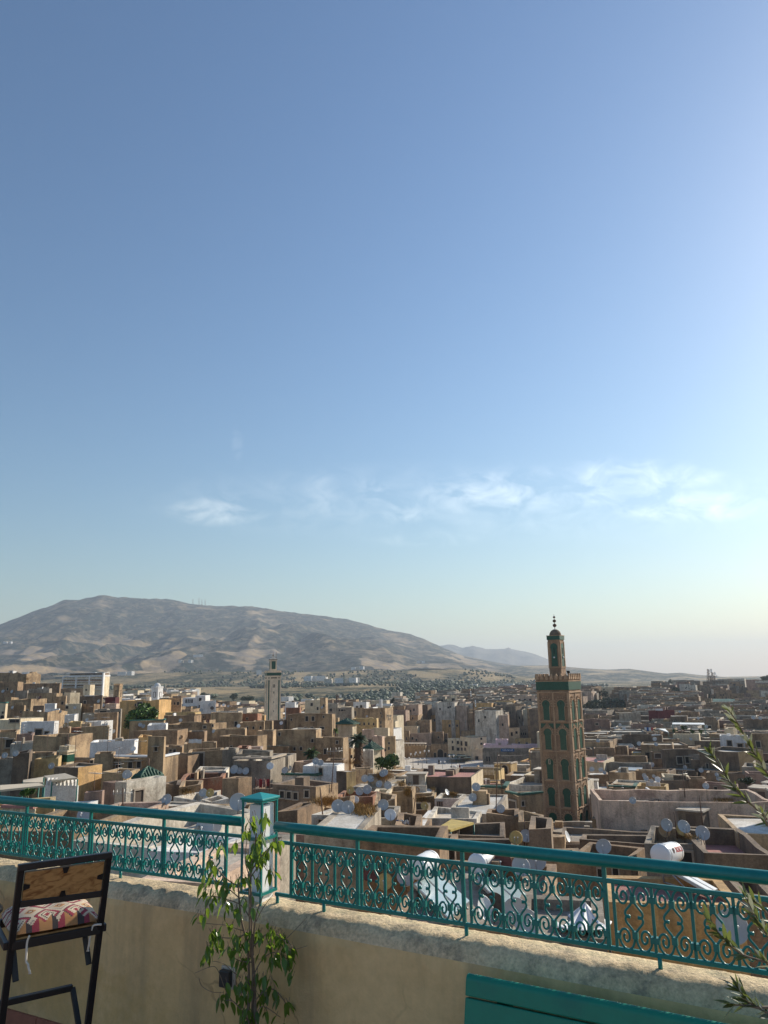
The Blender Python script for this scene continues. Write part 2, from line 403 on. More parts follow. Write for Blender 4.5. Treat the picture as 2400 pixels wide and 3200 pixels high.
def sheet(name, az0, az1, naz, rs, zf, mat):
    vs = []; fs = []
    for r in rs:
        for i in range(naz):
            a = R(lerp(az0, az1, i / (naz - 1))); x = r * math.sin(a); y = r * math.cos(a)
            vs.append((x, y, zf(x, y, r, math.degrees(a))))
    for j in range(len(rs) - 1):
        for i in range(naz - 1):
            fs.append((j * naz + i, j * naz + i + 1, (j + 1) * naz + i + 1, (j + 1) * naz + i))
    mb = MB(); mb.add(vs, fs, mat, True)
    return mb.build(name)

MLAND = landmat('dry_farmland', (.40, .29, .15), (.034, .046, .028), (.33, .26, .16), 2.6, 1.2, .43, .5, .565)
rs = [7 * 1.032 ** k for k in range(250)]
rs = [r for r in rs if r < 16000] + [16500]
# a full ring of ground, continuous to the horizon
def full_ground(x, y, r, a):
    if y < 0: return -10.5 if r < 4600 else lerp(-10.5, -.0112 * r, smooth((r - 4600) / 2500))
    return ground_z(x, y)
g = sheet('ground', -180, 180, 361, rs, full_ground, MLAND)
tag(g, kind='structure')

RIDGE1 = [(-900, 2010), (-500, 1985), (-250, 1968), (0, 1952), (48, 1933), (96, 1916), (145, 1896), (207, 1875), (289, 1867), (309, 1861), (345, 1864), (434, 1870), (530, 1875), (603, 1887), (675, 1896), (742, 1896), (771, 1892), (800, 1899), (896, 1913), (993, 1924), (1056, 1932), (1089, 1937), (1210, 1969), (1282, 1981), (1330, 2000), (1379, 2022), (1450, 2050), (1560, 2072), (1700, 2092), (1850, 2110), (2100, 2125), (2600, 2140)]
RIDGE2 = [(900, 2060), (1150, 2045), (1300, 2030), (1386, 2017), (1400, 2012), (1446, 2024), (1475, 2018), (1523, 2029), (1581, 2027), (1590, 2022), (1600, 2029), (1667, 2043), (1711, 2060), (1745, 2083), (1800, 2100), (2000, 2118), (2600, 2140)]
RIDGE3 = [(900, 2118), (1200, 2102), (1450, 2090), (1629, 2080), (1716, 2080), (1769, 2084), (1817, 2088), (1889, 2093), (1971, 2090), (2034, 2099), (2082, 2105), (2126, 2102), (2179, 2109), (2275, 2116), (2347, 2121), (2420, 2125), (2700, 2132), (3200, 2140)]
def ridge_fn(pts, r):
    tab = []
    for (x, y) in pts:
        d = pray(x, y); az = math.degrees(math.atan2(d.x, d.y)); h = CAMZ + d.z / math.hypot(d.x, d.y) * r
        tab.append((az, h))
    tab.sort()
    def f(az):
        if az <= tab[0][0]: return tab[0][1] * (1 - smooth((tab[0][0] - az) / 25))
        for (a, h), (a2, h2) in zip(tab, tab[1:]):
            if az <= a2: return lerp(h, h2, (az - a) / (a2 - a))
        return tab[-1][1]
    return f
def fbm(x, y, s, o=5):
    return mnoise.fractal(Vector((x / s, y / s, 1.7)), 1.0, 2.0, o)
def mountain(name, pts, r0, rr, r1, az0, az1, naz, nr, mat, rough, power=1.35, foot0=None, gully=0.0, spur=0.0):
    f = ridge_fn(pts, rr)
    def zf(x, y, r, az):
        top = f(az); foot = foot0 if foot0 is not None else lerp(24, -44, smooth((az - 4) / 10))
        if r <= rr:
            t = (r - r0) / (rr - r0); s = t ** power
            s = lerp(s, smooth(t), .35)
        else:
            s = 1 - smooth((r - rr) / (r1 - rr)) * 1.05
        z = foot + (top - foot) * s
        env = math.sin(min(1, max(0, (r - r0) / (rr - r0))) * math.pi) if r < rr else 0
        hgt = max(10, top - foot)
        z += env * hgt * (rough * fbm(x, y, 900) - gully * (abs(mnoise.noise(Vector((x / 330, y / 1300, 5.0)))) + .55 * abs(mnoise.noise(Vector((x / 130, y / 520, 8.0))))) )
        if spur: z += env * spur * hgt * mnoise.noise(Vector((x / 1100, y / 900, 9.0)))
        z += hgt * (.018 * fbm(x, y, 90, 5) + .014 * abs(fbm(x, y, 260, 4)))
        return z if r0 < r < r1 else foot - 30
    rsx = [lerp(r0, rr, k / nr) for k in range(nr)] + [lerp(rr, r1, k / 12) for k in range(13)]
    o = sheet(name, az0, az1, naz, rsx, zf, mat)
    return tag(o, kind='structure')
MM1 = landmat('mountain_scrub', (.40, .29, .165), (.012, .024, .02), (.21, .175, .145), 1.5, .55, .37, .66, .552, 130)
MM2 = landmat('far_mountain_rock', (.21, .18, .14), (.05, .06, .05), (.19, .17, .14), .8, .6, .52)
MM3 = landmat('hill_scrub', (.44, .33, .19), (.025, .038, .026), (.28, .23, .17), 1.6, .8, .41, .5, .6)
mountain('mountain', RIDGE1, 2300, 5600, 8200, -50, 40, 560, 190, MM1, .11, 1.5, gully=.22, spur=.14)
mountain('far_mountain', RIDGE2, 6600, 9500, 11500, -8, 40, 200, 40, MM2, .10, 1.0, foot0=-75, gully=.16)
mountain('hill', RIDGE3, 2600, 4300, 5600, -10, 50, 260, 50, MM3, .12, 1.1, foot0=-52, gully=.10)
# ------------------------------------------------------------------ the old town
TL = {'a': (0, 2080, 3.95), 'b': (400, 2080, 3.95), 'c': (800, 2080, 3.95), 'e': (1200, 2100, 3.318), 'u': (0, 2300, 3.95), 'v': (400, 2300, 3.95),
      'd': (800, 2300, 3.687), 'g': (1200, 2350, 3.318), 'h': (1800, 2080, 2.765), 'i': (1820, 2320, 2.86), 'j': (1800, 2550, 2.765), 'm': (1250, 2550, 2.765),
      'k': (800, 2500, 3.318), 'n': (0, 2400, 2.074), 'p': (0, 0, 1)}
def px(t, x, y):
    o = TL[t]; return o[0] + x / o[2], o[1] + y / o[2]
DT = [(2100, 1200), (2115, 1050), (2130, 850), (2160, 600), (2200, 420), (2250, 300), (2300, 230), (2350, 172), (2400, 138), (2450, 110), (2500, 90), (2550, 76), (2600, 64), (2650, 52), (2700, 42), (2750, 32), (2890, 23), (3000, 18)]
def depth(x, y):
    yy = y + .018 * (x - 1200)
    if yy <= DT[0][0]: d = DT[0][1]
    elif yy >= DT[-1][0]: d = DT[-1][1]
    else:
        for (a, p), (b, q) in zip(DT, DT[1:]):
            if a <= yy <= b: d = lerp(p, q, (yy - a) / (b - a)); break
    k = smooth((1000 - x) / 600) * smooth((2420 - yy) / 200)
    return d * (1 - .42 * k)
def roofz(D):
    lo, hi = 2090, 3000
    for _ in range(30):
        mid = (lo + hi) / 2
        if depth(1200, mid) > D: lo = mid
        else: hi = mid
    return P(1200, lo, D).z

HOUSES = []      # dicts: obj, box (px), D, words
def cross2(a, b): return a.x * b.y - a.y * b.x
def rowpts(a, b, step, jit, rnd):
    n = max(1, int((b - a).length / step)); out = []
    for i in range(n):
        p = a.lerp(b, i / n)
        out.append((p, rnd.uniform(-jit, jit)))
    return out
def window(o, e, nrm, c, w, h, frame=MFRAME, dark=MDARK, arch=False, lintel=False):
    """a framed opening standing on a wall: e along the wall, nrm out of it, c its centre on the wall"""
    z = Vector((0, 0, 1)); ax = (e, nrm, z); mb = MB(); t = max(.06, min(.16, w * .16))
    if arch:
        def ring(k, dw):
            pts = [c + e * (-(w / 2 + dw)) - z * (h / 2), c + e * (w / 2 + dw) - z * (h / 2)]
            for q in range(0, 9):
                an = math.pi * q / 8
                pts.append(c + e * ((w / 2 + dw) * math.cos(an)) + z * (h / 2 - w / 2 + (w / 2 + dw) * math.sin(an)))
            return [p + nrm * k for p in pts]
        inn, out = ring(.0, 0), ring(.0, t)
        mb.prism([p + nrm * .012 for p in inn], nrm * .01, dark)
        n = len(inn)
        vs = out + [p + nrm * .09 for p in out] + [p + nrm * .09 for p in inn] + inn
        fs = []
        for i in range(n):
            j = (i + 1) % n
            fs += [(i, j, n + j, n + i), (n + i, n + j, 2 * n + j, 2 * n + i), (2 * n + i, 2 * n + j, 3 * n + j, 3 * n + i)]
        mb.add(vs, fs, frame)
    else:
        mb.box(c + nrm * .012, (w, .02, h), dark, ax)
        for s in (-1, 1): mb.box(c + e * s * (w / 2 + t / 2) + nrm * .045, (t, .09, h), frame, ax)
        mb.box(c + z * (h / 2 + t / 2) + nrm * (.055 if not lintel else .2), (w + 2 * t + (.25 if lintel else 0), .11 if not lintel else .4, t), frame, ax)
        mb.box(c - z * (h / 2 + t / 2) + nrm * .07, (w + 2.4 * t, .14, t), frame, ax)
    return mb.build('window', o, o.location)

def house(t, x0, x1, yt, yb, col='tan', x2=None, th=None, D=None, roof='pale', win=(), par=.55, rwin=(), name=None, label=None, nauto=None, jit=.12, below=7.0, dep=None, hut=None, group='houses of the old town', words=None, catalog=True, cap=None, ov=None, kd=1.0, kq=1.0, fix=False, rcol=None):
    X0, Y0 = px(t, x0, yt); X1, _ = px(t, x1, yt); _, YB = px(t, x0, yb)
    if D is None: D = depth((X0 + X1) / 2, YB) * 1.03 * kd
    rnd = random.Random(int(X0 * 31 + Y0 * 17))
    X2 = px(t, x2, 0)[0] if x2 is not None else None
    if X2 is not None:
        dv = pray(X1, Y0); phi = math.degrees(math.atan2(dv.x, dv.y)); rt = (X2 - X1) / max(1, X1 - X0)
        if not fix: th = max(-66, min(-4, -(phi + math.degrees(math.atan(rt / kq)))))
    if th is None:
        dv = pray((X0 + X1) / 2, Y0); phi = math.degrees(math.atan2(dv.x, dv.y)); th = -13 + rnd.uniform(-3, 3)
        if rnd.random() < .65: th = -(phi + rnd.uniform(2, 8))
    a = R(th); e = Vector((math.cos(a), math.sin(a), 0)); n = Vector((-math.sin(a), math.cos(a), 0))
    A = P(X0, Y0, D); d1 = pray(X1, Y0); w = -cross2(A, d1) / cross2(e, d1)
    w = max(1.2, min(w, 60)); B = A + e * w
    if X2 is not None:
        d2 = pray(X2, Y0); den = cross2(n, d2); q = -cross2(B, d2) / den if abs(den) > 1e-6 else 8
        if q <= 0 or q > 18: q = 9
    else: q = dep or (rnd.uniform(2.2, 3.6) if catalog else rnd.uniform(3.5, 6.0))
    Cc = B + n * q; Dd = A + n * q
    zt = A.z; zb = P(X0, YB, D).z - below
    zb = min(zb, zt - 4)
    return house_at(A, B, Cc, Dd, e, n, zt, zb, col, roof, par, win, rwin, t, name, label, nauto, jit, hut, group, words, rnd, (X0, X1, X2 or X1, Y0, YB), D, cap, catalog, rcol=rcol)

CW = {'tan': 'tan', 'ochre': 'ochre', 'brown': 'brown', 'dark': 'dark brown', 'grey': 'grey', 'white': 'white', 'dirty': 'stained white', 'cream': 'cream', 'pink': 'pinkish', 'mauve': 'mauve', 'brick': 'brick red',
      'orange': 'orange', 'yellow': 'yellow', 'maroon': 'maroon', 'mint': 'mint green', 'lilac': 'lilac'}
def house_at(A, B, Cc, Dd, e, n, zt, zb, col, roof, par, win, rwin, t, name, label, nauto, jit, hut, group, words, rnd, pxbox, D, cap=None, catalog=True, ring_step=2.2, rcol=None):
    base = Vector((A.x, A.y, zb))
    o = thing(name or 'flat_roofed_house', base, label, 'house', group)
    mat = WALL[col]; mb = MB()
    corners = [A, B, Cc, Dd]; ring = []
    for i in range(4):
        ring += rowpts(corners[i], corners[(i + 1) % 4], ring_step, jit, rnd)
    N = len(ring); cen = (A + Cc) / 2; th = .28
    w = (B - A).length; q = (Cc - B).length
    def inset(p, k):
        u = max(k, min(w - k, (p - A).dot(e))); v = max(k, min(q - k, (p - A).dot(n)))
        r = A + e * u + n * v; return r
    vs = []
    for p, j in ring: vs.append((p.x, p.y, zb))
    for p, j in ring: vs.append((p.x, p.y, zt + j))
    for p, j in ring:
        r = inset(p, th); vs.append((r.x, r.y, zt + j - .02))
    for p, j in ring:
        r = inset(p, th); vs.append((r.x, r.y, zt - par - .3))
    fs = []
    for i in range(N):
        k = (i + 1) % N
        fs += [(i, k, N + k, N + i), (N + i, N + k, 2 * N + k, 2 * N + i), (2 * N + i, 2 * N + k, 3 * N + k, 3 * N + i)]
    mb.add(vs, fs, mat)
    if rcol:  # right wall recoloured: the sunlight on it is put into the plaster colour
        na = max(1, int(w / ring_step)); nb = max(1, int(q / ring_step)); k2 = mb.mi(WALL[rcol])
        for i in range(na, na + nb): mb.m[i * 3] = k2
    mb.build('wall', o, base)
    rb = MB(); zr = zt - par
    pts = [inset(c, th - .05) for c in corners]
    rb.prism([Vector((p.x, p.y, zr - .2)) for p in pts], Vector((0, 0, .2)), ROOF[roof])
    rb.build('roof', o, base)
    Z = Vector((0, 0, 1)); fn = -n
    if cap:
        cb = MB(); cw = .42
        for (p, r) in ((A, B), (B, Cc)):
            ax = (r - p).normalized(); mid = (p + r) / 2
            nn = Vector((ax.y, -ax.x, 0))
            cb.box(Vector((mid.x, mid.y, zt + jit * .5 + .08)) - nn * .1, ((r - p).length + .1, cw, .16), cap, (ax, nn, Z))
        cb.build('coping', o, base)
    nw = 0
    def onwall(tile, x, y, A0, ee):
        X, Y = px(tile, x, y); d = pray(X, Y)
        # A0 + ee*s meets the ray in plan
        s = -cross2(A0 - CAM, d) / cross2(ee, d)
        pt = A0 + ee * s; tt = (pt - CAM).xy.length / d.xy.length
        return s, CAMZ + d.z * tt, tt / FPX * d.length
    for wd in win:
        x, y, ww, hh = wd[:4]; k = TL[t][2]
        s, z, mpp = onwall(t, x, y, A, e)
        vis = max(.35, abs((CAM - A).normalized().dot(fn)))
        W_ = ww / k * mpp / vis; H_ = hh / k * mpp
        if -.2 < s < w + .2: window(o, e, fn, Vector((A.x, A.y, 0)) + e * s + Z * z, max(.3, W_), max(.4, H_), arch='a' in wd[4:], lintel='l' in wd[4:], dark=MSHUT if 'd' in wd[4:] else MDARK); nw += 1
    for wd in rwin:
        x, y, ww, hh = wd[:4]; k = TL[t][2]
        s, z, mpp = onwall(t, x, y, B, n)
        vis = max(.3, abs((CAM - B).normalized().dot(e)))
        if 0 < s < q: window(o, n, e, Vector((B.x, B.y, 0)) + n * s + Z * z, max(.3, ww / k * mpp / vis), max(.4, hh / k * mpp), arch='a' in wd[4:], lintel='l' in wd[4:], dark=MSHUT if 'd' in wd[4:] else MDARK); nw += 1
    if nauto is None: nauto = rnd.choice([1, 1, 2, 2, 3, 4]) if not win and not rwin else 0
    if nauto == 0 and catalog and not win and not rwin and w > 5 and words != 'x' and rnd.random() < .55: nauto = rnd.choice([1, 2])
    used = []
    for _ in range(nauto):
        s = rnd.uniform(.8, max(.9, w - .8)); z = zt - rnd.uniform(1.6, 3.6)
        if any(abs(s - u) < 1.2 for u in used) or w < 2: continue
        used.append(s); nw += 1
        window(o, e, fn, Vector((A.x, A.y, 0)) + e * s + Z * z, rnd.uniform(.6, 1.05), rnd.uniform(.85, 1.55), lintel=rnd.random() < .25)
    # low walls, kerbs and blocks built on the roof
    if w > 3 and q > 3:
        for _ in range(rnd.choice([0, 1, 2, 3])):
            s = rnd.uniform(.8, w - 1.6); v = rnd.uniform(.8, max(.9, q - 1.2)); hh = rnd.uniform(.3, 1.2); bw, bd = rnd.choice([(rnd.uniform(.4, 1.1), rnd.uniform(.4, 1)), (.22, min(q - 1, rnd.uniform(1.5, 4))), (min(w - 2, rnd.uniform(1.5, 4)), .22)])
            bw = max(.2, min(bw, (w - s - .4) )); bd = max(.2, min(bd, q - v - .3))
            pp = A + e * (s + bw / 2) + n * (v + bd / 2); kb = MB(); kb.box(Vector((pp.x, pp.y, zr + hh / 2)), (bw, bd, hh), WALL[rnd.choice(['white', 'dirty', 'grey', col, 'tan'])], (e, n, Z)); kb.build('roof_block', o, base)
    if hut is None: hut = rnd.random() < .34 and w > 4.5 and q > 4
    if hut:
        hw, hd, hh = rnd.uniform(1.8, 2.8), rnd.uniform(1.6, 2.4), rnd.uniform(1.5, 2.2)
        s = rnd.uniform(.6, w - hw - .6); v = q - hd - .6
        pp = A + e * (s + hw / 2) + n * (v + hd / 2)
        hb = MB(); hb.box(Vector((pp.x, pp.y, zr + hh / 2)), (hw, hd, hh), WALL[rnd.choice(['white', 'dirty', col, 'grey'])], (e, n, Z))
        hb.box(Vector((pp.x, pp.y, zr + hh + .06)), (hw + .25, hd + .25, .12), ROOF['pale'], (e, n, Z))
        hb.box(Vector((pp.x, pp.y, zr + .85)) - n * (hd / 2 + .01), (.7, .05, 1.6), MSHUT, (e, n, Z))
        hb.build('stair_hut', o, base)
    zc = (zt + P(pxbox[0], pxbox[4], D).z) / 2
    size = 'small ' if w < 4.5 else ('long ' if w > 14 else '')
    HOUSES.append(dict(o=o, box=pxbox, D=D, col=col, nw=nw, size=size, w=w, roof=roof, zt=zt, A=A, B=B, e=e, n=n, q=q, zr=zr, words=words, hut=hut, base=base, cat=catalog))
    return o
H = house
# ---- left quarter, far to near
H('a', -60, 330, 100, 200, 'tan', D=330, dep=9, jit=.7, nauto=0, label='long eroded earthen wall house on the skyline at far left', words='x')
H('a', -40, 222, 205, 300, 'brown', 290, D=285, nauto=0)
H('a', 290, 740, 225, 290, 'brown', D=300, roof='grey', dep=6)
H('a', 340, 610, 290, 345, 'grey', D=255, roof='white', par=.1, dep=7)
H('a', 190, 340, 308, 400, 'grey', D=230)
H('a', 340, 700, 345, 480, 'tan', D=215, roof='white', nauto=0, label='tan house wall with one round dark red opening, left quarter', words='x')
H('a', 690, 815, 380, 560, 'tan', D=205, win=[(770, 462, 24, 34)])
H('a', 790, 868, 335, 475, 'cream', 990, D=225, nauto=0, label='cream house with two tall bright wall strips facing the sun', words='x')
H('a', 1030, 1115, 240, 320, 'cream', 1172, D=290, win=[(1065, 300, 16, 16)])
H('a', 985, 1262, 375, 470, 'dark', D=215, nauto=2)
H('a', 750, 1030, 285, 330, 'brown', D=300, roof='tan')
H('a', 1300, 1425, 392, 450, 'maroon', D=232, roof='red', nauto=0, hut=False, label='maroon painted rooftop house among the brown roofs at left', words='x')
H('a', 1300, 1435, 470, 540, 'pink', 1478, D=205)
H('a', 68, 140, 395, 500, 'tan', D=205)
H('a', 140, 385, 420, 510, 'tan', D=195, dep=6)
H('a', 82, 300, 500, 650, 'tan', D=165, win=[(150, 525, 22, 25), (258, 572, 14, 16)])
H('a', -60, 72, 470, 690, 'cream', D=150, win=[(26, 648, 34, 58, 'a'), (36, 580, 12, 20)], cap=MGREENP, label='cream house with green band and dark arched window at left edge', words='x')
H('a', -60, 255, 662, 900, 'cream', D=128, win=[(45, 835, 95, 60), (180, 685, 90, 30)], roof='pale', par=.9, dep=6, label='greenish cream terrace house with wide dark window at left edge', words='x')
H('a', 280, 590, 572, 690, 'tan', D=150, jit=.3, dep=6)
H('a', 410, 545, 500, 570, 'dark', D=172, roof='grey')
H('a', 550, 680, 475, 565, 'white', D=178, nauto=0)
H('a', 262, 672, 695, 865, 'white', 728, th=-16, D=118, win=[(478, 826, 66, 68), (578, 838, 40, 42), (372, 836, 34, 30)], roof='white', label='whitewashed house with dark doors on its roof terrace, left quarter', words='x')
H('a', 732, 862, 770, 900, 'brown', D=108)
H('a', 870, 1003, 768, 890, 'brick', D=112, nauto=0)
H('a', 1003, 1110, 712, 800, 'ochre', D=120, nauto=0)
H('a', 1003, 1345, 762, 890, 'ochre', D=110, nauto=0, roof='tan')
H('a', 845, 1000, 700, 765, 'yellow', D=130, nauto=0)
H('a', 1050, 1250, 692, 745, 'white', D=135, nauto=0)
H('a', 1165, 1450, 592, 840, 'brown', D=140, nauto=1)
H('a', 808, 1000, 478, 562, 'cream', D=175, win=[(826, 516, 26, 28)])
H('a', 1000, 1160, 478, 552, 'brown', D=178)
H('a', 1165, 1320, 545, 595, 'grey', D=168, win=[(1275, 568, 70, 22)])
H('a', 1325, 1495, 545, 608, 'grey', D=165, win=[(1380, 578, 22, 22), (1470, 578, 20, 22)], roof='white')
H('a', 1020, 1165, 590, 690, 'grey', D=150, nauto=2)
H('a', 800, 920, 605, 672, 'white', 968, D=142, nauto=0)
H('a', 1480, 1600, 440, 545, 'orange', D=178, win=[(1535, 490, 16, 20)])
H('u', 412, 862, 4, 240, 'tan', D=96, nauto=0, dep=5)
H('u', 862, 1090, 20, 260, 'brown', D=100, nauto=0)
H('u', 205, 400, -12, 90, 'mauve', D=104, nauto=0)
H('u', -60, 205, -50, 70, 'tan', D=108)
H('u', -60, 200, 295, 600, 'grey', D=78, nauto=0)
H('u', 165, 365, 210, 560, 'dark', D=74, nauto=0)
H('u', 362, 670, 215, 480, 'tan', D=80, roof='tan', nauto=0)
H('u', 430, 720, 290, 470, 'yellow', D=76, roof='tan', nauto=0)
H('u', 130, 560, 100, 215, 'dirty', D=100, roof='grey', nauto=0)
H('u', 840, 1130, 300, 385, 'tan', D=84, win=[(1042, 360, 24, 50), (1130, 325, 12, 30)], roof='grey')
H('u', 1115, 1660, 85, 245, 'white', D=88, nauto=0, roof='white', dep=5, hut=False, label='white terrace walls above the tan house with three shuttered windows', words='x')
H('u', 1170, 1400, 235, 460, 'tan', D=76, nauto=0)
H('u', 1395, 2000, 265, 460, 'tan', D=77, win=[(1465, 370, 48, 72, 'l'), (1612, 358, 44, 72, 'l'), (1718, 350, 42, 70, 'l')], roof='white', cap=MWHITE, nauto=0, hut=False, label='tan house with three lintelled windows under a white terrace', words='x')
H('u', 672, 968, 380, 480, 'dark', 1262, rcol='orange', D=66, th=-33, nauto=0, par=.15, roof='grey', hut=False, label='tall sunlit orange wall beside the beige awnings', words='x')  # orange side and dark front: sun and shade set as wall colours
H('u', 1258, 1530, 455, 570, 'ochre', D=66, nauto=0, roof='tan')
H('u', 1270, 1442, 572, 690, 'mauve', 1600, D=60, nauto=0, roof='red')
H('u', 1045, 1232, 690, 880, 'mauve', 1290, D=52, nauto=0, roof='red')
H('b', -80, 385, 432, 545, 'orange', D=178, win=[(93, 485, 16, 30, 'a'), (145, 476, 50, 45), (198, 482, 16, 30, 'a')], dep=6)
H('b', 385, 500, 400, 500, 'grey', D=205)
H('b', 500, 660, 405, 545, 'tan', D=190, win=[(535, 467, 22, 28), (575, 467, 18, 28), (617, 467, 26, 35)])
H('b', 890, 1075, 435, 495, 'white', D=250, roof='white', nauto=0)
H('b', 460, 820, 577, 620, 'yellow', D=158, roof='tan', nauto=0)
H('b', 445, 820, 622, 715, 'brown', D=146, nauto=0)
H('b', 820, 1022, 600, 712, 'brown', D=152, win=[(938, 635, 14, 20), (985, 690, 24, 34)])
H('b', 1025, 1408, 585, 762, 'tan', D=142, win=[(1157, 712, 34, 32), (1333, 722, 34, 58)], nauto=0)
H('b', 1408, 1600, 600, 700, 'brick', 1655, D=145, win=[(1470, 655, 20, 24)])
H('b', 1380, 1680, 702, 820, 'tan', D=122, win=[(1473, 772, 16, 32), (1548, 768, 16, 32), (1638, 765, 12, 26)])
H('b', 450, 1042, 722, 830, 'tan', D=126, win=[(947, 760, 32, 30), (1047, 740, 14, 26)], dep=5, nauto=0)
H('b', 20, 445, 690, 770, 'ochre', D=126, cap=MGREENP, nauto=0, hut=False)
H('b', 70, 610, 808, 960, 'brown', D=106, roof='white', par=.3, nauto=0, hut=False)
H('b', 240, 470, 735, 805, 'white', D=112, roof='white', nauto=0, hut=False)
H('b', 1040, 1445, 795, 870, 'tan', D=116, roof='white', nauto=0)
H('b', 610, 945, 832, 930, 'brown', D=108, nauto=0)
H('b', 125, 262, 875, 985, 'orange', D=94, nauto=0)
H('v', 690, 1090, 95, 215, 'tan', D=92, nauto=0, par=1.0, jit=.05)
H('v', 250, 448, 12, 600, 'tan', 470, D=74, th=-14, win=[(348, 158, 30, 42, 'l')], nauto=0, hut=False, label='tall square tan tower house with a single window, left quarter', words='x')
H('v', 448, 740, 245, 600, 'brown', D=84, roof='tan', nauto=0)
H('v', 445, 660, 140, 250, 'tan', D=93, win=[(525, 222, 44, 30), (525, 185, 10, 22), (575, 185, 10, 26)])
H('v', 740, 1165, 195, 470, 'tan', D=86, nauto=0, win=[(865, 320, 110, 190, 'd')])
H('v', 1120, 1600, 10, 180, 'tan', D=98, nauto=0, win=[(1275, 140, 18, 22)])
H('v', 1165, 1330, 178, 400, 'grey', D=82, nauto=0)
H('v', 1330, 1750, 215, 330, 'grey', D=80, roof='grey', nauto=0)
H('v', 1300, 1760, 290, 500, 'grey', D=72, nauto=0, cap=MFRAME)
H('v', 1340, 1480, 135, 215, 'brick', D=88, nauto=0)
H('v', 1480, 1660, 160, 240, 'pink', D=86, win=[(1553, 195, 28, 30)])
H('v', 630, 1170, 545, 690, 'brick', D=66, roof='tan', nauto=0, jit=.2, dep=6, label='roofless house with a red brick parapet below the tan tower house', words='x')
H('v', 445, 640, 610, 800, 'dark', D=62, nauto=0)
H('v', 630, 900, 625, 780, 'tan', D=61, nauto=0, roof='tan')
H('v', 830, 1210, 440, 510, 'dirty', D=74, nauto=0, par=.2)
H('v', 1165, 1365, 515, 740, 'brown', 1530, D=58, nauto=0, hut=False)
H('v', 905, 1010, 770, 890, 'dirty', 1250, D=54, win=[(1000, 860, 30, 40)], roof='red', nauto=0)
H('v', 560, 900, 790, 880, 'dirty', D=56, nauto=0, roof='tan', jit=.35)
H('v', 240, 600, 868, 1010, 'grey', 868, D=46, th=-36, roof='pale', par=.12, nauto=0, hut=False, dep=6, label='low grey house with flat pale roof directly behind the left handrail', words='x')
H('v', 880, 1260, 935, 1000, 'ochre', D=44, roof='white', nauto=0, hut=False)
H('v', 1260, 1480, 935, 1010, 'tan', D=43, roof='tan', nauto=0)
# ---- middle
H('c', -10, 105, 620, 760, 'orange', D=165, roof='tan', nauto=0)
H('c', -40, 200, 690, 950, 'tan', D=140, nauto=1)
H('c', 100, 330, 680, 820, 'dark', D=150, nauto=0, roof='grey')
H('c', 370, 540, 522, 640, 'brick', D=165, nauto=1)
H('c', 380, 940, 600, 780, 'tan', D=150, th=-10, win=[(628, 655, 32, 55), (704, 655, 32, 50), (437, 667, 16, 20), (610, 770, 30, 22), (690, 770, 34, 22), (815, 770, 50, 18), (835, 632, 12, 14)], roof='white', nauto=0, hut=False, label='large tan house with two dark windows right of the slim cream minaret', words='x')
H('d', 10, 195, -60, 90, 'tan', 235, D=116, nauto=0)
H('d', 232, 692, -60, 300, 'tan', D=104, th=-12, win=[(445, 148, 18, 22), (520, 145, 18, 22), (797, 178, 28, 52), (270, -22, 22, 34), (650, 53, 14, 18)], nauto=0, roof='tan', hut=False, label='big blank tan house rising behind the low date palm', words='x')
H('c', 425, 735, 785, 830, 'dirty', D=112, nauto=0, roof='white', hut=False)
H('d', 690, 1005, 30, 290, 'tan', D=102, win=[(797, 178, 28, 52), (935, 72, 10, 26)], nauto=0, roof='pale', jit=.2)
H('c', 605, 790, 430, 475, 'cream', D=330, roof='white', nauto=3)
H('c', 790, 860, 400, 465, 'tan', D=330)
H('c', 360, 480, 452, 505, 'white', D=300, nauto=0)
H('c', 890, 1010, 470, 565, 'grey', D=250)
H('c', 1010, 1180, 518, 655, 'grey', D=225, win=[(1030, 552, 20, 24), (1065, 552, 35, 22), (1095, 552, 18, 22)])
H('c', 1180, 1330, 522, 650, 'tan', D=235)
H('c', 1330, 1592, 530, 790, 'tan', 1692, D=215, th=-32, win=[(1540, 588, 10, 22), (1555, 630, 12, 24), (1542, 702, 14, 32), (1542, 752, 14, 22)], rwin=[(1620, 620, 9, 22), (1640, 620, 9, 26), (1662, 620, 9, 22), (1636, 660, 8, 18), (1656, 660, 8, 18)], nauto=0, hut=False, label='tall ochre house with bracketed balcony windows on its sunlit right wall', words='x')
H('c', 1200, 1362, 452, 520, 'white', D=300, nauto=0)
H('c', 1520, 1545, 415, 475, 'white', 1560, D=330)
H('c', 940, 1012, 652, 780, 'ochre', D=178, win=[(944, 752, 12, 32), (992, 750, 12, 28)])
H('c', 1190, 1490, 660, 785, 'yellow', 1512, D=185, th=-18, win=[(1282, 720, 14, 26), (1336, 720, 18, 30), (1393, 718, 12, 26), (1453, 722, 12, 26), (1228, 685, 14, 20)], nauto=0, hut=False, label='long yellow house with four small windows beside the green pyramid roof', words='x')
H('d', 1005, 1120, 45, 140, 'dirty', D=128, win=[(1058, 97, 26, 38)])
H('d', 1003, 1095, 145, 300, 'ochre', 1140, D=118, win=[(1100, 236, 12, 26)])
H('c', 1310, 1460, 790, 900, 'pink', D=165)
H('c', 1440, 1630, 775, 880, 'cream', D=165, roof='white', par=.2)
H('d', 1350, 1452, 5, 180, 'pink', 1482, D=152, th=-26)
H('d', 1480, 1603, 10, 190, 'ochre', 1608, D=150, th=-12, win=[(1533, 83, 17, 22), (1531, 143, 17, 30), (1490, 162, 16, 20)], nauto=0)
H('d', 1228, 1350, 172, 300, 'dirty', D=122, roof='pale', nauto=0, hut=False)
H('d', -60, 372, 235, 410, 'grey', D=84, th=-8, nauto=0, jit=.05, hut=False)
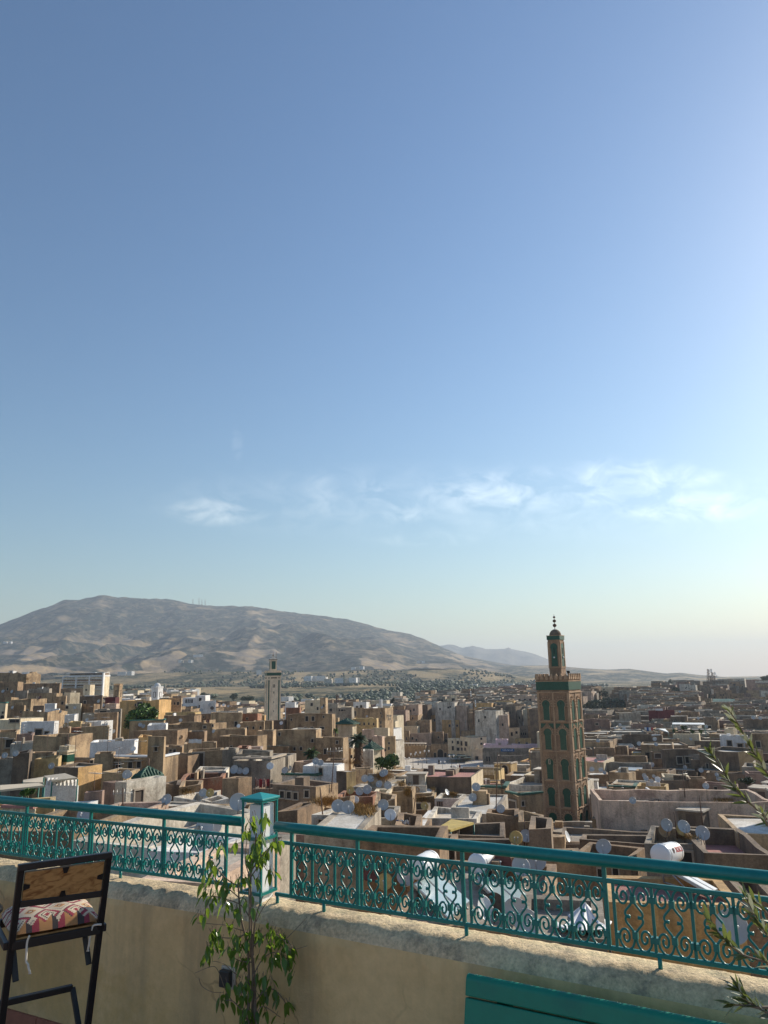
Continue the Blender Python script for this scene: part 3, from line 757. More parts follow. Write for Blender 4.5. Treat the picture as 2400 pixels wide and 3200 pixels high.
H('d', 80, 370, 130, 225, 'tan', D=100, roof='grey', nauto=0)
H('d', 300, 700, 455, 560, 'dirty', D=72, th=-20, nauto=0, roof='tan', cap=MTILE)
H('d', 412, 640, 305, 380, 'pink', D=86, roof='pale', nauto=0)
H('d', 540, 930, 345, 592, 'white', D=72, th=-12, nauto=0, roof='pale', jit=.04, hut=False, win=[(748, 410, 20, 70)], label='smooth pinkish white blank house wall behind the dark red-roofed house', words='x')
H('d', 925, 962, 400, 560, 'dark', 1150, rcol='yellow', fix=True, D=70, th=-38, nauto=0, par=.1)  # yellow side stands for sunlight, dark front for shade
H('d', 800, 1010, 290, 385, 'brown', D=92, nauto=0, roof='grey')
H('d', 1100, 1345, 390, 560, 'tan', D=80, nauto=0, roof='tan')
H('d', 190, 690, 575, 1010, 'dark', 945, rcol='tan', th=-32, D=50, win=[(305, 672, 10, 42), (384, 680, 10, 42), (461, 690, 10, 42), (590, 665, 12, 24)], roof='red', nauto=0, hut=False, label='big dark brown house with red roof and slit windows behind the white lantern post', words='x')  # side wall coloured lighter than the front, as if sunlit
H('d', -40, 190, 600, 700, 'dark', D=56, nauto=0, roof='red')
H('d', 900, 1345, 690, 790, 'brick', D=56, roof='pale', nauto=0, hut=False)
H('d', 1345, 1500, 668, 775, 'cream', D=58, roof='pale', nauto=0, hut=False)
H('d', 1110, 1590, 600, 690, 'grey', D=66, roof='pale', par=.1, nauto=0)
H('d', 680, 1100, 800, 900, 'tan', D=50, roof='tan', nauto=0, jit=.3)
H('d', 1360, 1600, 760, 950, 'tan', D=52, roof='tan', nauto=0, jit=.25)
H('d', 1500, 1800, 640, 800, 'tan', D=60, roof='tan', nauto=0)
H('d', 235, 470, 858, 1010, 'brown', D=42, roof='white', nauto=0, hut=False)
H('k', 575, 962, 150, 330, 'dirty', 1225, D=38, th=-40, roof='white', par=.08, win=[(845, 272, 40, 36), (690, 250, 60, 60)], nauto=0, hut=False, label='white-roofed house with two satellite dishes just right of the lantern post', words='x')
H('k', 1180, 1445, 195, 340, 'grey', D=40, roof='grey', nauto=0)
H('k', 1440, 1560, 265, 380, 'brown', D=38, roof='pale', nauto=0)
H('k', 205, 500, 372, 470, 'mauve', D=32, roof='grey', nauto=0)
H('k', 500, 1050, 372, 480, 'grey', D=30, th=-8, roof='white', par=.05, nauto=0, hut=False, dep=6)
H('k', 1050, 1900, 410, 640, 'brown', D=29, th=-12, nauto=0, roof='grey', hut=False)
# square and the buildings round it
H('e', 200, 352, 445, 520, 'tan', 405, D=390, win=[(217, 483, 10, 18), (245, 480, 12, 20), (298, 480, 12, 20)])
H('e', 460, 550, 450, 500, 'orange', D=410, nauto=1)
H('e', 600, 778, 497, 560, 'orange', D=400)
H('e', 780, 848, 495, 552, 'mint', 900, D=400, nauto=0, label='mint green and white block beyond the market square', words='x')
H('e', 160, 262, 615, 735, 'tan', D=350, win=[(185, 655, 10, 24), (200, 655, 10, 24), (232, 690, 12, 26)])
H('e', 265, 488, 637, 700, 'pink', D=352)
H('e', 490, 610, 622, 690, 'brown', D=354)
H('e', 610, 660, 640, 690, 'dark', D=356)
H('e', 122, 430, 768, 930, 'ochre', D=336, th=-14, roof='grey', nauto=0, hut=False, label='long ochre wall building with columned gallery along the square', words='x')
H('e', 425, 495, 765, 930, 'tan', D=335, th=-10, nauto=0)
H('e', 490, 662, 750, 930, 'tan', D=334, th=-4, win=[(585, 872, 56, 130, 'a'), (528, 875, 25, 72, 'a'), (637, 875, 25, 72, 'a')], nauto=0, hut=False, name='gate_building', label='tan gate building with one large arched doorway on the square', words='x')
H('e', 660, 790, 690, 850, 'cream', D=333, th=-10, win=[(766, 730, 18, 28), (714, 790, 18, 38), (710, 725, 12, 24), (768, 800, 24, 26)], nauto=0)
H('e', 790, 892, 668, 850, 'cream', 1062, D=326, th=-48, win=[(805, 740, 16, 42), (852, 745, 22, 42), (808, 800, 14, 26), (842, 800, 14, 26)], rwin=[(1008, 692, 16, 18), (1010, 745, 20, 18)], nauto=0, hut=False, cap=MSHUT, label='cream corner building behind the dark market awnings', words='x')
H('e', 800, 1030, 610, 672, 'tan', D=345, th=-10, nauto=2, roof='grey', words='x', label='tan rooftop storey set back above the cream corner building')
H('e', 1050, 1115, 640, 740, 'cream', D=336, win=[(1075, 692, 8, 18), (1093, 692, 8, 18)], nauto=0)
H('e', 905, 1022, 800, 950, 'cream', D=318, win=[(963, 895, 30, 38)], nauto=0)
H('e', 1020, 1600, 790, 950, 'grey', D=300, th=-13, win=[(1068, 900, 15, 46, 'a'), (1091, 900, 15, 46, 'a')], nauto=0, roof='pale', hut=False, words='x', label='grey building with twin arched windows and lilac roof terrace')
H('e', 1155, 1280, 700, 780, 'lilac', D=308, th=-13, nauto=0, hut=False)
H('e', 1030, 1640, 755, 800, 'lilac', D=305, th=-13, nauto=0, hut=False, dep=5)
H('e', 1250, 1405, 582, 680, 'cream', D=345, nauto=0)
H('e', 1405, 1640, 560, 690, 'grey', D=350, win=[(1425, 640, 12, 24), (1447, 640, 12, 24), (1468, 640, 12, 24)])
H('e', 1260, 1465, 516, 570, 'white', D=380, win=[(1410, 530, 16, 22), (1300, 535, 16, 14)])
H('e', 1360, 1520, 690, 740, 'yellow', D=330)
H('e', 1180, 1520, 870, 960, 'grey', D=230, roof='pale', nauto=0)
H('e', 1515, 1640, 832, 1110, 'grey', 1645, D=140, th=-20, nauto=0, roof='pale', hut=False, words='x', label='plain pale grey block immediately left of the tall tiled minaret')
H('g', 225, 905, 255, 480, 'dark', 1028, rcol='cream', D=98, th=-18, roof='red', par=.35, nauto=0, hut=False, words='x', label='long house with shaded front wall and pale red roof below the square')  # cream side, dark front: light and shade painted into the walls
H('g', 1140, 1312, 122, 290, 'yellow', 1378, D=128, th=-24, win=[(1252, 180, 58, 78, 'a')], rwin=[(1345, 232, 12, 30)], nauto=0, cap=MFRAME, hut=False, name='villa', words='x', label='yellow villa with large arched loggia overlooking the square')
H('g', 820, 1190, 195, 300, 'yellow', D=122, th=-18, roof='pale', nauto=0, hut=False, dep=5)
H('g', 1265, 1395, 425, 680, 'tan', 1645, D=76, th=-42, rwin=[(1438, 535, 10, 42)], win=[(1335, 560, 64, 90, 'd')], roof='pale', nauto=0, hut=False, cap=MTILE, words='x', label='tan house with broad sunlit right wall touching the tiled minaret')
H('g', 980, 1262, 372, 580, 'tan', D=80, th=-14, win=[(1055, 478, 50, 32)], roof='tan', nauto=0, cap=MTILE, hut=False)
H('g', 525, 792, 488, 640, 'dirty', D=70, th=-14, win=[(570, 540, 10, 20), (590, 540, 10, 20)], nauto=0, roof='tan', hut=False)
H('g', 865, 992, 515, 600, 'dirty', D=76, nauto=0)
H('g', 990, 1160, 570, 640, 'white', D=74, nauto=0, roof='white', hut=False)
H('g', 640, 1165, 625, 760, 'grey', D=58, th=-14, roof='white', par=.15, nauto=0, hut=False, dep=9, words='x', label='grey house with broad white sunlit roof terrace left of the minaret')
H('g', 440, 960, 690, 900, 'dirty', D=50, th=-12, roof='pale', par=.2, nauto=1, hut=False, jit=.2)
H('g', 370, 460, 690, 820, 'white', D=54, win=[(392, 720, 8, 30)], nauto=0)
H('g', 1060, 1392, 655, 960, 'brown', 1400, D=52, th=-12, win=[(1185, 810, 34, 56, 'd')], nauto=0, roof='tan', jit=.2, hut=False)
H('g', 1390, 1650, 690, 960, 'tan', D=50, th=-12, nauto=0, roof='grey', jit=.25, hut=False)
H('g', 215, 520, 480, 610, 'ochre', D=72, roof='tan', nauto=0, jit=.25, hut=False)
H('g', -20, 220, 400, 640, 'tan', D=72, roof='tan', nauto=0, jit=.2, hut=False)
H('g', 100, 450, 600, 720, 'dark', D=62, nauto=0, roof='grey')
H('g', -60, 220, 720, 870, 'grey', D=48, nauto=0, roof='grey')
H('g', 110, 450, 755, 880, 'brown', D=46, nauto=0, roof='white', par=.1)
H('g', 1500, 1700, 800, 990, 'dark', D=44, nauto=0, roof='grey', hut=False)
H('g', 700, 1250, 850, 1000, 'dark', D=45, nauto=1, roof='grey')
# ---- right
H('h', 75, 290, 465, 590, 'mauve', D=235, win=[(180, 505, 24, 14), (210, 532, 10, 10)])
H('h', 370, 405, 410, 490, 'grey', 558, D=270, th=-50, nauto=0)
H('h', 625, 700, 388, 455, 'maroon', 850, D=280, th=-55, nauto=0, roof='grey', words='x', label='large maroon-walled house on the right-hand slope')
H('h', 815, 958, 436, 490, 'dark', D=260, roof='white', par=.05, nauto=0)
H('h', 835, 1062, 592, 655, 'cream', D=195, roof='white', nauto=0, hut=False, words='x', label='cream house under the planted pergola on the right-hand slope')
H('h', 1110, 1210, 450, 560, 'dark', D=240)
H('h', 1240, 1480, 605, 690, 'white', D=185, nauto=0, roof='white')
H('h', 1280, 1358, 545, 605, 'cream', 1392, D=192, nauto=0, roof='tan', words='x', label='small cream rooftop hut with an orange roof, right of the pergola')
H('h', 1440, 1700, 462, 560, 'dark', D=225, nauto=0)
H('h', 1180, 1395, 290, 320, 'mint', D=470, roof='white', nauto=0, words='x', label='long turquoise-roofed block on the far right slope')
H('h', 1075, 1170, 285, 330, 'dark', D=480)
H('h', 1450, 1585, 122, 200, 'mauve', D=760, nauto=0, hut=False, words='x', label='large plain brown block on the right-hand skyline')
H('h', 180, 352, 188, 240, 'cream', D=640, nauto=2)
H('h', 1090, 1210, 138, 175, 'dark', D=800, nauto=0, hut=False)
H('h', 1305, 1480, 190, 255, 'dark', D=620)
H('h', 1010, 1190, 170, 235, 'tan', D=700)
H('h', 1470, 1620, 215, 290, 'tan', D=560)
H('h', 395, 742, 600, 700, 'dark', D=190, nauto=0)
H('h', 1200, 1330, 325, 410, 'tan', D=360, nauto=1)
H('h', 880, 1060, 400, 450, 'brown', D=300)
H('h', 1500, 1700, 575, 650, 'grey', D=200)
H('h', 1510, 1720, 590, 760, 'tan', D=170)
H('i', 102, 288, 52, 155, 'brown', D=172, nauto=0)
H('i', 290, 400, 40, 130, 'tan', D=178, roof='white')
H('i', 275, 572, 125, 185, 'brown', D=158, roof='white', nauto=0)
H('i', 440, 560, 90, 128, 'yellow', D=166, roof='white', par=.05, nauto=0)
H('i', 615, 738, 85, 250, 'brown', D=160, win=[(675, 120, 46, 34, 'd')], nauto=0)
H('i', 735, 1040, 68, 260, 'dark', D=152, th=-4, nauto=0, roof='grey')
H('i', 1040, 1388, 62, 275, 'dark', 1610, rcol='ochre', D=142, th=-26, win=[(1118, 210, 17, 38)], nauto=0, roof='white', hut=False, words='x', label='large dark house with orange sunlit side wall behind the olive twigs')  # side wall coloured for the sun on it, front left dark
H('i', 50, 232, 285, 420, 'brown', D=132, roof='white', par=.15, nauto=0, hut=False)
H('i', 235, 412, 265, 360, 'tan', 475, D=128, roof='white', par=.15, nauto=0)
H('i', 470, 760, 250, 340, 'tan', D=132, roof='white', nauto=0)
H('i', 160, 610, 185, 260, 'grey', D=148, roof='grey', nauto=0)
H('i', 720, 958, 302, 345, 'cream', D=122, roof='pale', par=.6, nauto=0, hut=False, words='x', label='pale cream terrace parapet, bright among dark roofs right of the minaret')
H('i', 715, 960, 340, 420, 'dark', D=120, nauto=0)
H('i', 955, 1105, 322, 420, 'brown', D=118)
H('i', 1085, 1380, 370, 480, 'mauve', D=114, win=[(1192, 415, 22, 28)], roof='red', nauto=0, hut=False)
H('i', 1105, 1480, 275, 380, 'dark', D=126, nauto=0)
H('i', 1480, 1700, 275, 440, 'mauve', D=120, nauto=1)
H('i', 480, 745, 385, 470, 'yellow', 770, D=108, roof='red', nauto=0, hut=False)
H('i', 235, 470, 400, 540, 'tan', 490, D=96, th=-14, roof='red', nauto=0, cap=MTILE, hut=False, words='x', label='tan house with green tiled eave right of the tiled minaret')
H('i', 490, 1072, 460, 560, 'grey', D=92, th=-8, nauto=0, roof='grey', jit=.15)
H('i', 880, 1130, 435, 525, 'brown', D=98, roof='grey', nauto=0)
H('i', 60, 240, 450, 700, 'dark', D=88, nauto=0, roof='grey', jit=.3)
H('i', 1000, 1700, 540, 620, 'dark', D=84, th=-10, nauto=0, dep=6)
H('i', 150, 1720, 525, 810, 'pink', D=66, th=-9, nauto=0, roof='grey', dep=7, jit=.08, par=1.2, hut=False, words='x', label='very long weathered pinkish wall crossing the right side of the view')
H('i', 85, 170, 690, 860, 'tan', D=70, nauto=0)
H('j', 585, 1062, 195, 600, 'grey', 1112, D=42, th=-26, roof='tan', win=[(942, 368, 96, 92)], nauto=0, jit=.25, hut=False, words='x', label='weathered grey house topped by four big satellite dishes')
H('j', -40, 460, 322, 640, 'brown', 600, D=44, th=-24, win=[(345, 490, 34, 80), (215, 490, 20, 40)], nauto=0, roof='grey', jit=.2, hut=False)
H('j', 30, 640, 215, 330, 'dark', D=52, nauto=0, roof='grey', hut=False)
H('j', 1105, 1720, 332, 520, 'dark', D=38, th=-12, nauto=0, roof='red', par=.9, dep=7, hut=False)
H('j', 1130, 1440, 205, 340, 'pink', D=48, th=-12, nauto=0, roof='red', hut=False)
H('j', 1430, 1720, 670, 900, 'dark', D=27, nauto=0, roof='grey', hut=False)
H('j', 285, 1440, 735, 1130, 'orange', D=23.5, th=-12, nauto=0, roof='red', par=.2, jit=.03, dep=3.0, hut=False, words='x', label='orange-walled house with red roof terrace below the right handrail', below=4)
H('m', -80, 420, 270, 600, 'brown', D=34, th=-12, nauto=0, roof='grey', hut=False, win=[(440, 330, 50, 120)])
H('m', 420, 1000, 290, 600, 'dark', D=35, th=-12, nauto=1, roof='grey', hut=False)
H('m', 985, 1560, 375, 640, 'tan', D=33, th=-12, nauto=1, roof='pale', jit=.1, hut=False)
H('m', -120, 1280, 905, 1100, 'brown', D=20, th=-14, nauto=0, roof='grey', par=.25, jit=.03, hut=False, dep=6.5, words='x', below=3, label='near brown house carrying the two white solar heaters on its roof')
H('j', -560, 260, 1010, 1150, 'grey', D=18, th=-14, nauto=0, roof='grey', par=.25, jit=.03, hut=False, dep=3, below=3)
# under the left handrail
H('n', 470, 960, 455, 700, 'dirty', D=22, th=-20, nauto=0, roof='grey', jit=.15, hut=False, dep=6)
H('n', -40, 480, 395, 620, 'tan', D=24, th=-14, nauto=1, roof='red', hut=False)
H('n', 700, 1000, 330, 500, 'mauve', D=34, nauto=1, roof='grey', hut=False)
H('n', 950, 1330, 545, 760, 'white', D=21, th=-14, nauto=0, roof='white', hut=False, jit=.05)
H('n', 560, 900, 290, 400, 'pink', D=42, nauto=0, roof='red', hut=False)
H('n', 1000, 1300, 365, 500, 'ochre', D=32, nauto=0, roof='pale', hut=False)
H('n', 1040, 1600, 460, 640, 'dirty', D=27, nauto=0, roof='white', hut=False)
H('n', 340, 500, 245, 330, 'white', D=50, nauto=0, hut=False)
H('n', -60, 350, 250, 400, 'yellow', D=44, nauto=0, roof='red', hut=False)
H('n', 1320, 1600, 600, 760, 'grey', D=19, th=-14, nauto=0, roof='grey', hut=False, par=.3)
H('n', 900, 1345, 725, 1000, 'pink', D=14, th=-16, nauto=0, roof='pale', par=.1, jit=.02, hut=False, dep=3, below=2)
# ------------------------------------------------------------------ landmarks
LAND = []        # (phrase, px, py) used to tell repeats apart
PROT = []        # protected picture boxes (x0, x1, y0, y1, D)
Z = Vector((0, 0, 1))
def face_axes(th):
    a = R(th); return Vector((math.cos(a), math.sin(a), 0)), Vector((-math.sin(a), math.cos(a), 0))
def solve_w(A, e, X, Y):
    d = pray(X, Y); return -cross2(A - CAM, d) / cross2(e, d)

def horseshoe(a, h, pinch=.78, N=14):
    """outline (u, v) of a horseshoe-arched niche, half width a, height h, foot at v = 0"""
    zc = h - a; out = [(-a * pinch, 0), (a * pinch, 0)]
    st = -.66
    for k in range(N + 1):
        t = lerp(st, math.pi - st, k / N); out.append((a * math.cos(t), zc + a * math.sin(t)))
    return out

def tiled_minaret():
    D = 100
    yA = lambda c: 1900 + c / 2.99
    A = P(1650 + 84 / 2.99, yA(770), D); e, n = face_axes(-33)
    w = solve_w(A, e, 1650 + 378 / 2.99, yA(770)); B = A + e * w
    q = solve_w(B, n, 1650 + 500 / 2.99, yA(770)); q = (q + w) / 2 if abs(q - w) < 1.5 else w
    lev = lambda c: P(1650 + (84 + (c - 770) * .064) / 2.99, yA(c), D).z
    ctr = A + e * w / 2 + n * q / 2
    zb = lev(2075) - 14
    base = Vector((ctr.x, ctr.y, zb))
    o = thing('tiled_minaret', base, 'tall brick minaret with green tiled horseshoe-arch panels and a domed lantern', 'minaret')
    ax = (e, n, Z)
    def bx(mb, u, v, z0, z1, su, sv, mat): mb.box(ctr + e * u + n * v + Z * ((z0 + z1) / 2 - ctr.z), (su, sv, z1 - z0), mat, ax)
    mb = MB(); bx(mb, 0, 0, zb, lev(770), w, q, MMIN); mb.build('shaft', o, base)
    faces = [(-n, e, q / 2, w), (e, n, w / 2, q), (n, -e, q / 2, w), (-e, -n, w / 2, q)]
    # string courses and corner strips
    cs = MB(); ps = MB()
    tiers = [(820, 1055), (1080, 1328), (1360, 1602), (1632, 1852), (1880, 2100)]
    for (nr, al, dist, fw) in faces:
        for c in [790] + [t[1] + 6 for t in tiers]:
            cs.box(ctr + nr * (dist + .05) + Z * (lev(c) - ctr.z), (fw + .2, .13, .13), MMINT, (al, nr, Z))
        for u in (-fw / 2 + .12, 0, fw / 2 - .12):
            ps.box(ctr + nr * (dist + .022) + al * u + Z * ((lev(2110) + lev(792)) / 2 - ctr.z), (.24 if u else .2, .075, lev(792) - lev(2110)), MMINT, (al, nr, Z))
    cs.build('string_course', o, base); ps.build('pilaster_strip', o, base)
    for fi, (nr, al, dist, fw) in enumerate(faces):
        for ti, (ct, cb) in enumerate(tiers):
            zt, z0 = lev(ct), lev(cb); H_ = zt - z0
            h = H_ * (.80 if ti != 4 else .86); a = fw * .122
            for s in (-1, 1):
                c0 = ctr + nr * dist + al * (s * fw * .237) + Z * (z0 - ctr.z + .08)
                pts = horseshoe(a, h)
                mb = MB(); mb.prism([c0 + al * u + Z * v + nr * .012 for u, v in pts], nr * .02, MZEL)
                p = mb.build('arch_panel', o, base)
                fr = MB()
                big = horseshoe(a * 1.18, h + a * .18)
                fr.tube([c0 + al * u + Z * v + nr * .05 for u, v in big], .065, MMINT, 6)
                zc = h - a
                # lobed archivolt
                for k in range(11):
                    t = lerp(-.25, math.pi + .25, k / 10); rr = a * (1.5 if ti in (0, 2) else 1.42)
                    rk = rr + (a * .12 if k % 2 == 0 else 0)
                    zz = Z * (zc + rk * math.sin(t) * (1.12 if ti in (0, 2) else 1)) + al * (rk * math.cos(t))
                    if abs(rk * math.cos(t)) < fw * .225: fr.box(c0 + zz + nr * .045, (.13, .14, .2), MMINT, (al * math.sin(t) - Z * math.cos(t), nr, al * math.cos(t) + Z * math.sin(t)))
                fr.box(c0 + nr * .1 - Z * .06, (a * 2.2, .2, .1), MMINT, (al, nr, Z))
                fr.build('arch_surround', p, None if False else base)
                if ti == 1:
                    gm = MB()
                    for sx in (-1, 1):
                        gm.prism([c0 + al * (sx * fw * .2) + Z * (h * .98) + nr * .013, c0 + al * (sx * fw * .2) + Z * (H_ * .99) + nr * .013, c0 + al * (sx * .12) + Z * (H_ * .99) + nr * .013, c0 + al * (sx * a * .9) + Z * (h + .45 * a) + nr * .013][::sx], nr * .02, MZEL)
                    gm.build('spandrel_tile', p, base)
                if fi == 0 and ti in (0, 2) and (ti == 0 or s == -1):
                    sl_ = MB(); sl_.box(c0 + Z * (h * .84) + nr * .05, (.1, .05, .34), MDARK, (al, nr, Z))
                    if ti == 2:
                        for sx in (-1, 1): sl_.box(c0 + Z * (h * .84) + al * sx * .09 + nr * .05, (.05, .06, .5), MSTONE, (al, nr, Z))
                        sl_.box(c0 + Z * (h * .84 + .26) + nr * .05, (.24, .06, .05), MSTONE, (al, nr, Z)); sl_.box(c0 + Z * (h * .84 - .26) + nr * .05, (.24, .06, .05), MSTONE, (al, nr, Z))
                    sl_.build('slit_window', p, base)
    # tile band, battlement
    g = MB(); bx(g, 0, 0, lev(768), lev(690), w + .16, q + .16, MZEL); g.build('tile_band', o, base)
    g = MB(); bx(g, 0, 0, lev(690), lev(682), w + .3, q + .3, MMINT)
    bx(g, 0, 0, lev(682), lev(640), w + .1, q + .1, MMIN)
    for (nr, al, dist, fw) in faces:
        for k in range(7):
            u = lerp(-fw / 2 + .2, fw / 2 - .2, k / 6)
            for (dz0, dz1, ww) in ((672, 650, .42), (650, 632, .3), (632, 618, .17)):
                g.box(ctr + nr * (dist + .1) + al * u + Z * ((lev(dz0) + lev(dz1)) / 2 - ctr.z), (ww, .2, lev(dz1) - lev(dz0)), MMINT, (al, nr, Z))
    g.build('battlement', o, base)
    # lantern
    zl = lev(640); cl = lambda c: P(1738.6, yA(c), ctr.y).z
    lw = w * .385
    L = MB(); bx(L, 0, 0, zl, cl(296), lw, lw, MMIN); bx(L, 0, 0, cl(560), cl(548), lw + .12, lw + .12, MMINT); lt = L.build('lantern_tower', o, base)
    g = MB(); bx(g, 0, 0, cl(298), cl(262), lw + .16, lw + .16, MZEL); bx(g, 0, 0, cl(262), cl(257), lw + .24, lw + .24, MMINT); g.build('tile_band', lt, base)
    for (nr, al) in ((-n, e), (e, n), (n, -e), (-e, -n)):
        c0 = ctr + nr * lw / 2 + Z * (cl(545) - ctr.z); h = cl(330) - cl(545)
        mb = MB(); mb.prism([c0 + al * u + Z * v + nr * .012 for u, v in horseshoe(lw * .3, h, .9)], nr * .02, MZEL); p = mb.build('arch_panel', lt, base)
        for sx in (-1, 1): ps = MB(); ps.box(c0 + al * sx * lw * .42 + nr * .03 + Z * h * .52, (lw * .12, .09, h * 1.08), MMINT, (al, nr, Z)); ps.build('corner_strip', lt, base)
        mb = MB(); mb.box(c0 + nr * .05 + Z * h * .66, (.07, .04, h * .26), MDARK, (al, nr, Z)); mb.build('slit_window', lt, base)
        mb = MB(); mb.lathe([(0, .16), (.08, .14), (.12, .08), (.1, 0), (.04, -.05)], c0 + nr * .06 + Z * h * .38, nr, MWHITE, 10); mb.build('lamp', lt, base)
    # ribbed dome and finial
    dm = MB(); zd = cl(258); Rr = lw * .47; vs = []; fs = []; S = 48; rows = 9
    for i in range(rows):
        t = i / (rows - 1) * math.pi / 2
        for k in range(S):
            rr = Rr * math.cos(t) * (1 + .035 * math.cos(k * 2 * math.pi / S * 16)); an = k * 2 * math.pi / S
            vs.append((ctr.x + rr * math.cos(an), ctr.y + rr * math.sin(an), zd + (cl(198) - zd) * math.sin(t)))
    for i in range(rows - 1):
        for k in range(S): fs.append((i * S + k, i * S + (k + 1) % S, (i + 1) * S + (k + 1) % S, (i + 1) * S + k))
    dm.add(vs, fs, WALL['dark'], True); dm.build('dome', lt, base)
    f = MB(); tip = lambda c: Vector((ctr.x, ctr.y, cl(c)))
    f.tube([tip(200), tip(58)], [.05, .025], MRUST, 6)
    for c, r in ((162, .27), (121, .24), (86, .17)):
        f.lathe([(0.01, -r * .85)] + [(r * math.cos(t), r * .85 * math.sin(t)) for t in [-1.2, -.8, -.4, 0, .4, .8, 1.2]] + [(.01, r * .85)], tip(c), Z, MRUST, 10)
    f.build('finial', lt, base)
    ls = MB(); pk = ctr + e * w * .38 - n * q * .1
    pk = Vector((pk.x, pk.y, lev(618)))
    ls.lathe([(.06, 0), (.05, .3), (.16, .5), (.28, .75), (.24, .75), (.05, .5)], pk - Z * .4, Z, MBLACK, 10); ls.build('loudspeaker', o, base)
    LAND.append(('the tall tiled minaret', 1760, 2400)); PROT.append((1665, 1865, 1900, 2600, D))
tiled_minaret()

def slim_minaret():
    D = 262; S = 8.85; y_ = lambda c: 2030 + c / S; x_ = lambda c: 800 + c / S
    A = P(x_(305), y_(740), D); e, n = face_axes(18); w = solve_w(A, e, x_(692), y_(740)); ctr = A + e * w / 2 + n * w / 2
    lev = lambda c: P(x_(310), y_(c), D).z
    zb = lev(2000) - 12; base = Vector((ctr.x, ctr.y, zb)); ax = (e, n, Z)
    o = thing('slim_minaret', base, 'slim cream minaret with green tile band and green vertical strips', 'minaret')
    def bx(mb, u, v, c1, c0, su, sv, mat): z0, z1 = lev(c1), lev(c0); mb.box(ctr + e * u + n * v + Z * ((z0 + z1) / 2 - ctr.z), (su, sv, z1 - z0), mat, ax)
    mb = MB(); mb.box(Vector((ctr.x, ctr.y, (zb + lev(740)) / 2)), (w, w, lev(740) - zb), MSTONE, ax); mb.build('shaft', o, base)
    mb = MB(); bx(mb, 0, 0, 742, 722, w + .25, w + .25, MSTONE); bx(mb, 0, 0, 640, 625, w + .25, w + .25, MSTONE); mb.build('cornice', o, base)
    mb = MB(); bx(mb, 0, 0, 722, 640, w + .1, w + .1, MZEL); mb.build('tile_band', o, base)
    mb = MB()
    for nr, al in ((-n, e), (e, n), (n, -e), (-e, -n)):
        for k in range(9): mb.box(ctr + nr * (w / 2) + al * lerp(-w / 2 + .2, w / 2 - .2, k / 8) + Z * ((lev(625) + lev(580)) / 2 - ctr.z), (.32, .25, lev(580) - lev(625)), MSTONE, (al, nr, Z))
    mb.build('battlement', o, base)
    for nr, al in ((-n, e), (e, n), (n, -e), (-e, -n)):
        for s in (-1, 1):
            mb = MB(); mb.box(ctr + nr * (w / 2 + .02) + al * s * w * .36 + Z * ((lev(850) + zb) / 2 - ctr.z), (w * .085, .05, lev(850) - zb), MZEL, (al, nr, Z)); mb.build('tile_strip', o, base)
            mb = MB(); mb.box(ctr + nr * (w / 2 + .04) + al * s * w * .29 + Z * ((lev(850) + zb) / 2 - ctr.z), (.1, .09, lev(850) - zb), MSTONE, (al, nr, Z)); mb.build('moulding', o, base)
        mb = MB()
        for u, ww in ((-.36, .09), (0, .44), (.36, .09)): mb.box(ctr + nr * (w / 2 + .02) + al * u * w + Z * ((lev(800) + lev(770)) / 2 - ctr.z), (w * ww, .05, lev(770) - lev(800)), MSHUT, (al, nr, Z))
        mb.build('sunk_panel', o, base)
        for (u, c0, c1) in ((-.05, 965, 1055), (.05, 965, 1055), (0, 1160, 1220), (0, 1435, 1480), (0, 1680, 1730)):
            mb = MB(); mb.box(ctr + nr * (w / 2 + .015) + al * u * w + Z * ((lev(c0) + lev(c1)) / 2 - ctr.z), (.26 if c0 < 1200 else .16, .04, lev(c0) - lev(c1)), MDARK, (al, nr, Z)); mb.build('slit_window', o, base)
    lw = w * .48
    mb = MB(); bx(mb, 0, 0, 640, 285, lw, lw, MSTONE); bx(mb, 0, 0, 285, 268, lw + .25, lw + .25, MSHUT); L = mb.build('lantern_tower', o, base)
    for nr, al in ((-n, e), (e, n), (n, -e), (-e, -n)):
        mb = MB(); mb.box(ctr + nr * (lw / 2 + .02) + Z * ((lev(320) + lev(540)) / 2 - ctr.z), (lw * .58, .05, lev(320) - lev(540)), MZEL, (al, nr, Z)); mb.build('tile_panel', L, base)
    mb = MB(); zz = lev(268); q4 = [ctr + e * a * lw * .52 + n * b * lw * .52 for a, b in ((-1, -1), (1, -1), (1, 1), (-1, 1))]; ap = Vector((ctr.x, ctr.y, lev(185)))
    mb.add([Vector((p.x, p.y, zz)) for p in q4] + [ap], [(0, 1, 4), (1, 2, 4), (2, 3, 4), (3, 0, 4), (3, 2, 1, 0)], ROOF['pale']); mb.build('roof', L, base)
    mb = MB(); mb.tube([ap - Z * .2, Vector((ap.x, ap.y, lev(70)))], .07, MRUST, 6); mb.lathe([(.01, -.25), (.25, 0), (.01, .25)], Vector((ap.x, ap.y, lev(150))), Z, MRUST, 8); mb.build('finial', L, base)
    mb = MB(); pp = ctr + e * lw * .45; mb.tube([Vector((pp.x, pp.y, lev(290))), Vector((pp.x, pp.y, lev(55)))], .06, MRUST, 6); mb.build('rod', L, base)
    LAND.append(('the slim cream minaret', 850, 2180)); PROT.append((822, 884, 2030, 2262, D))
slim_minaret()

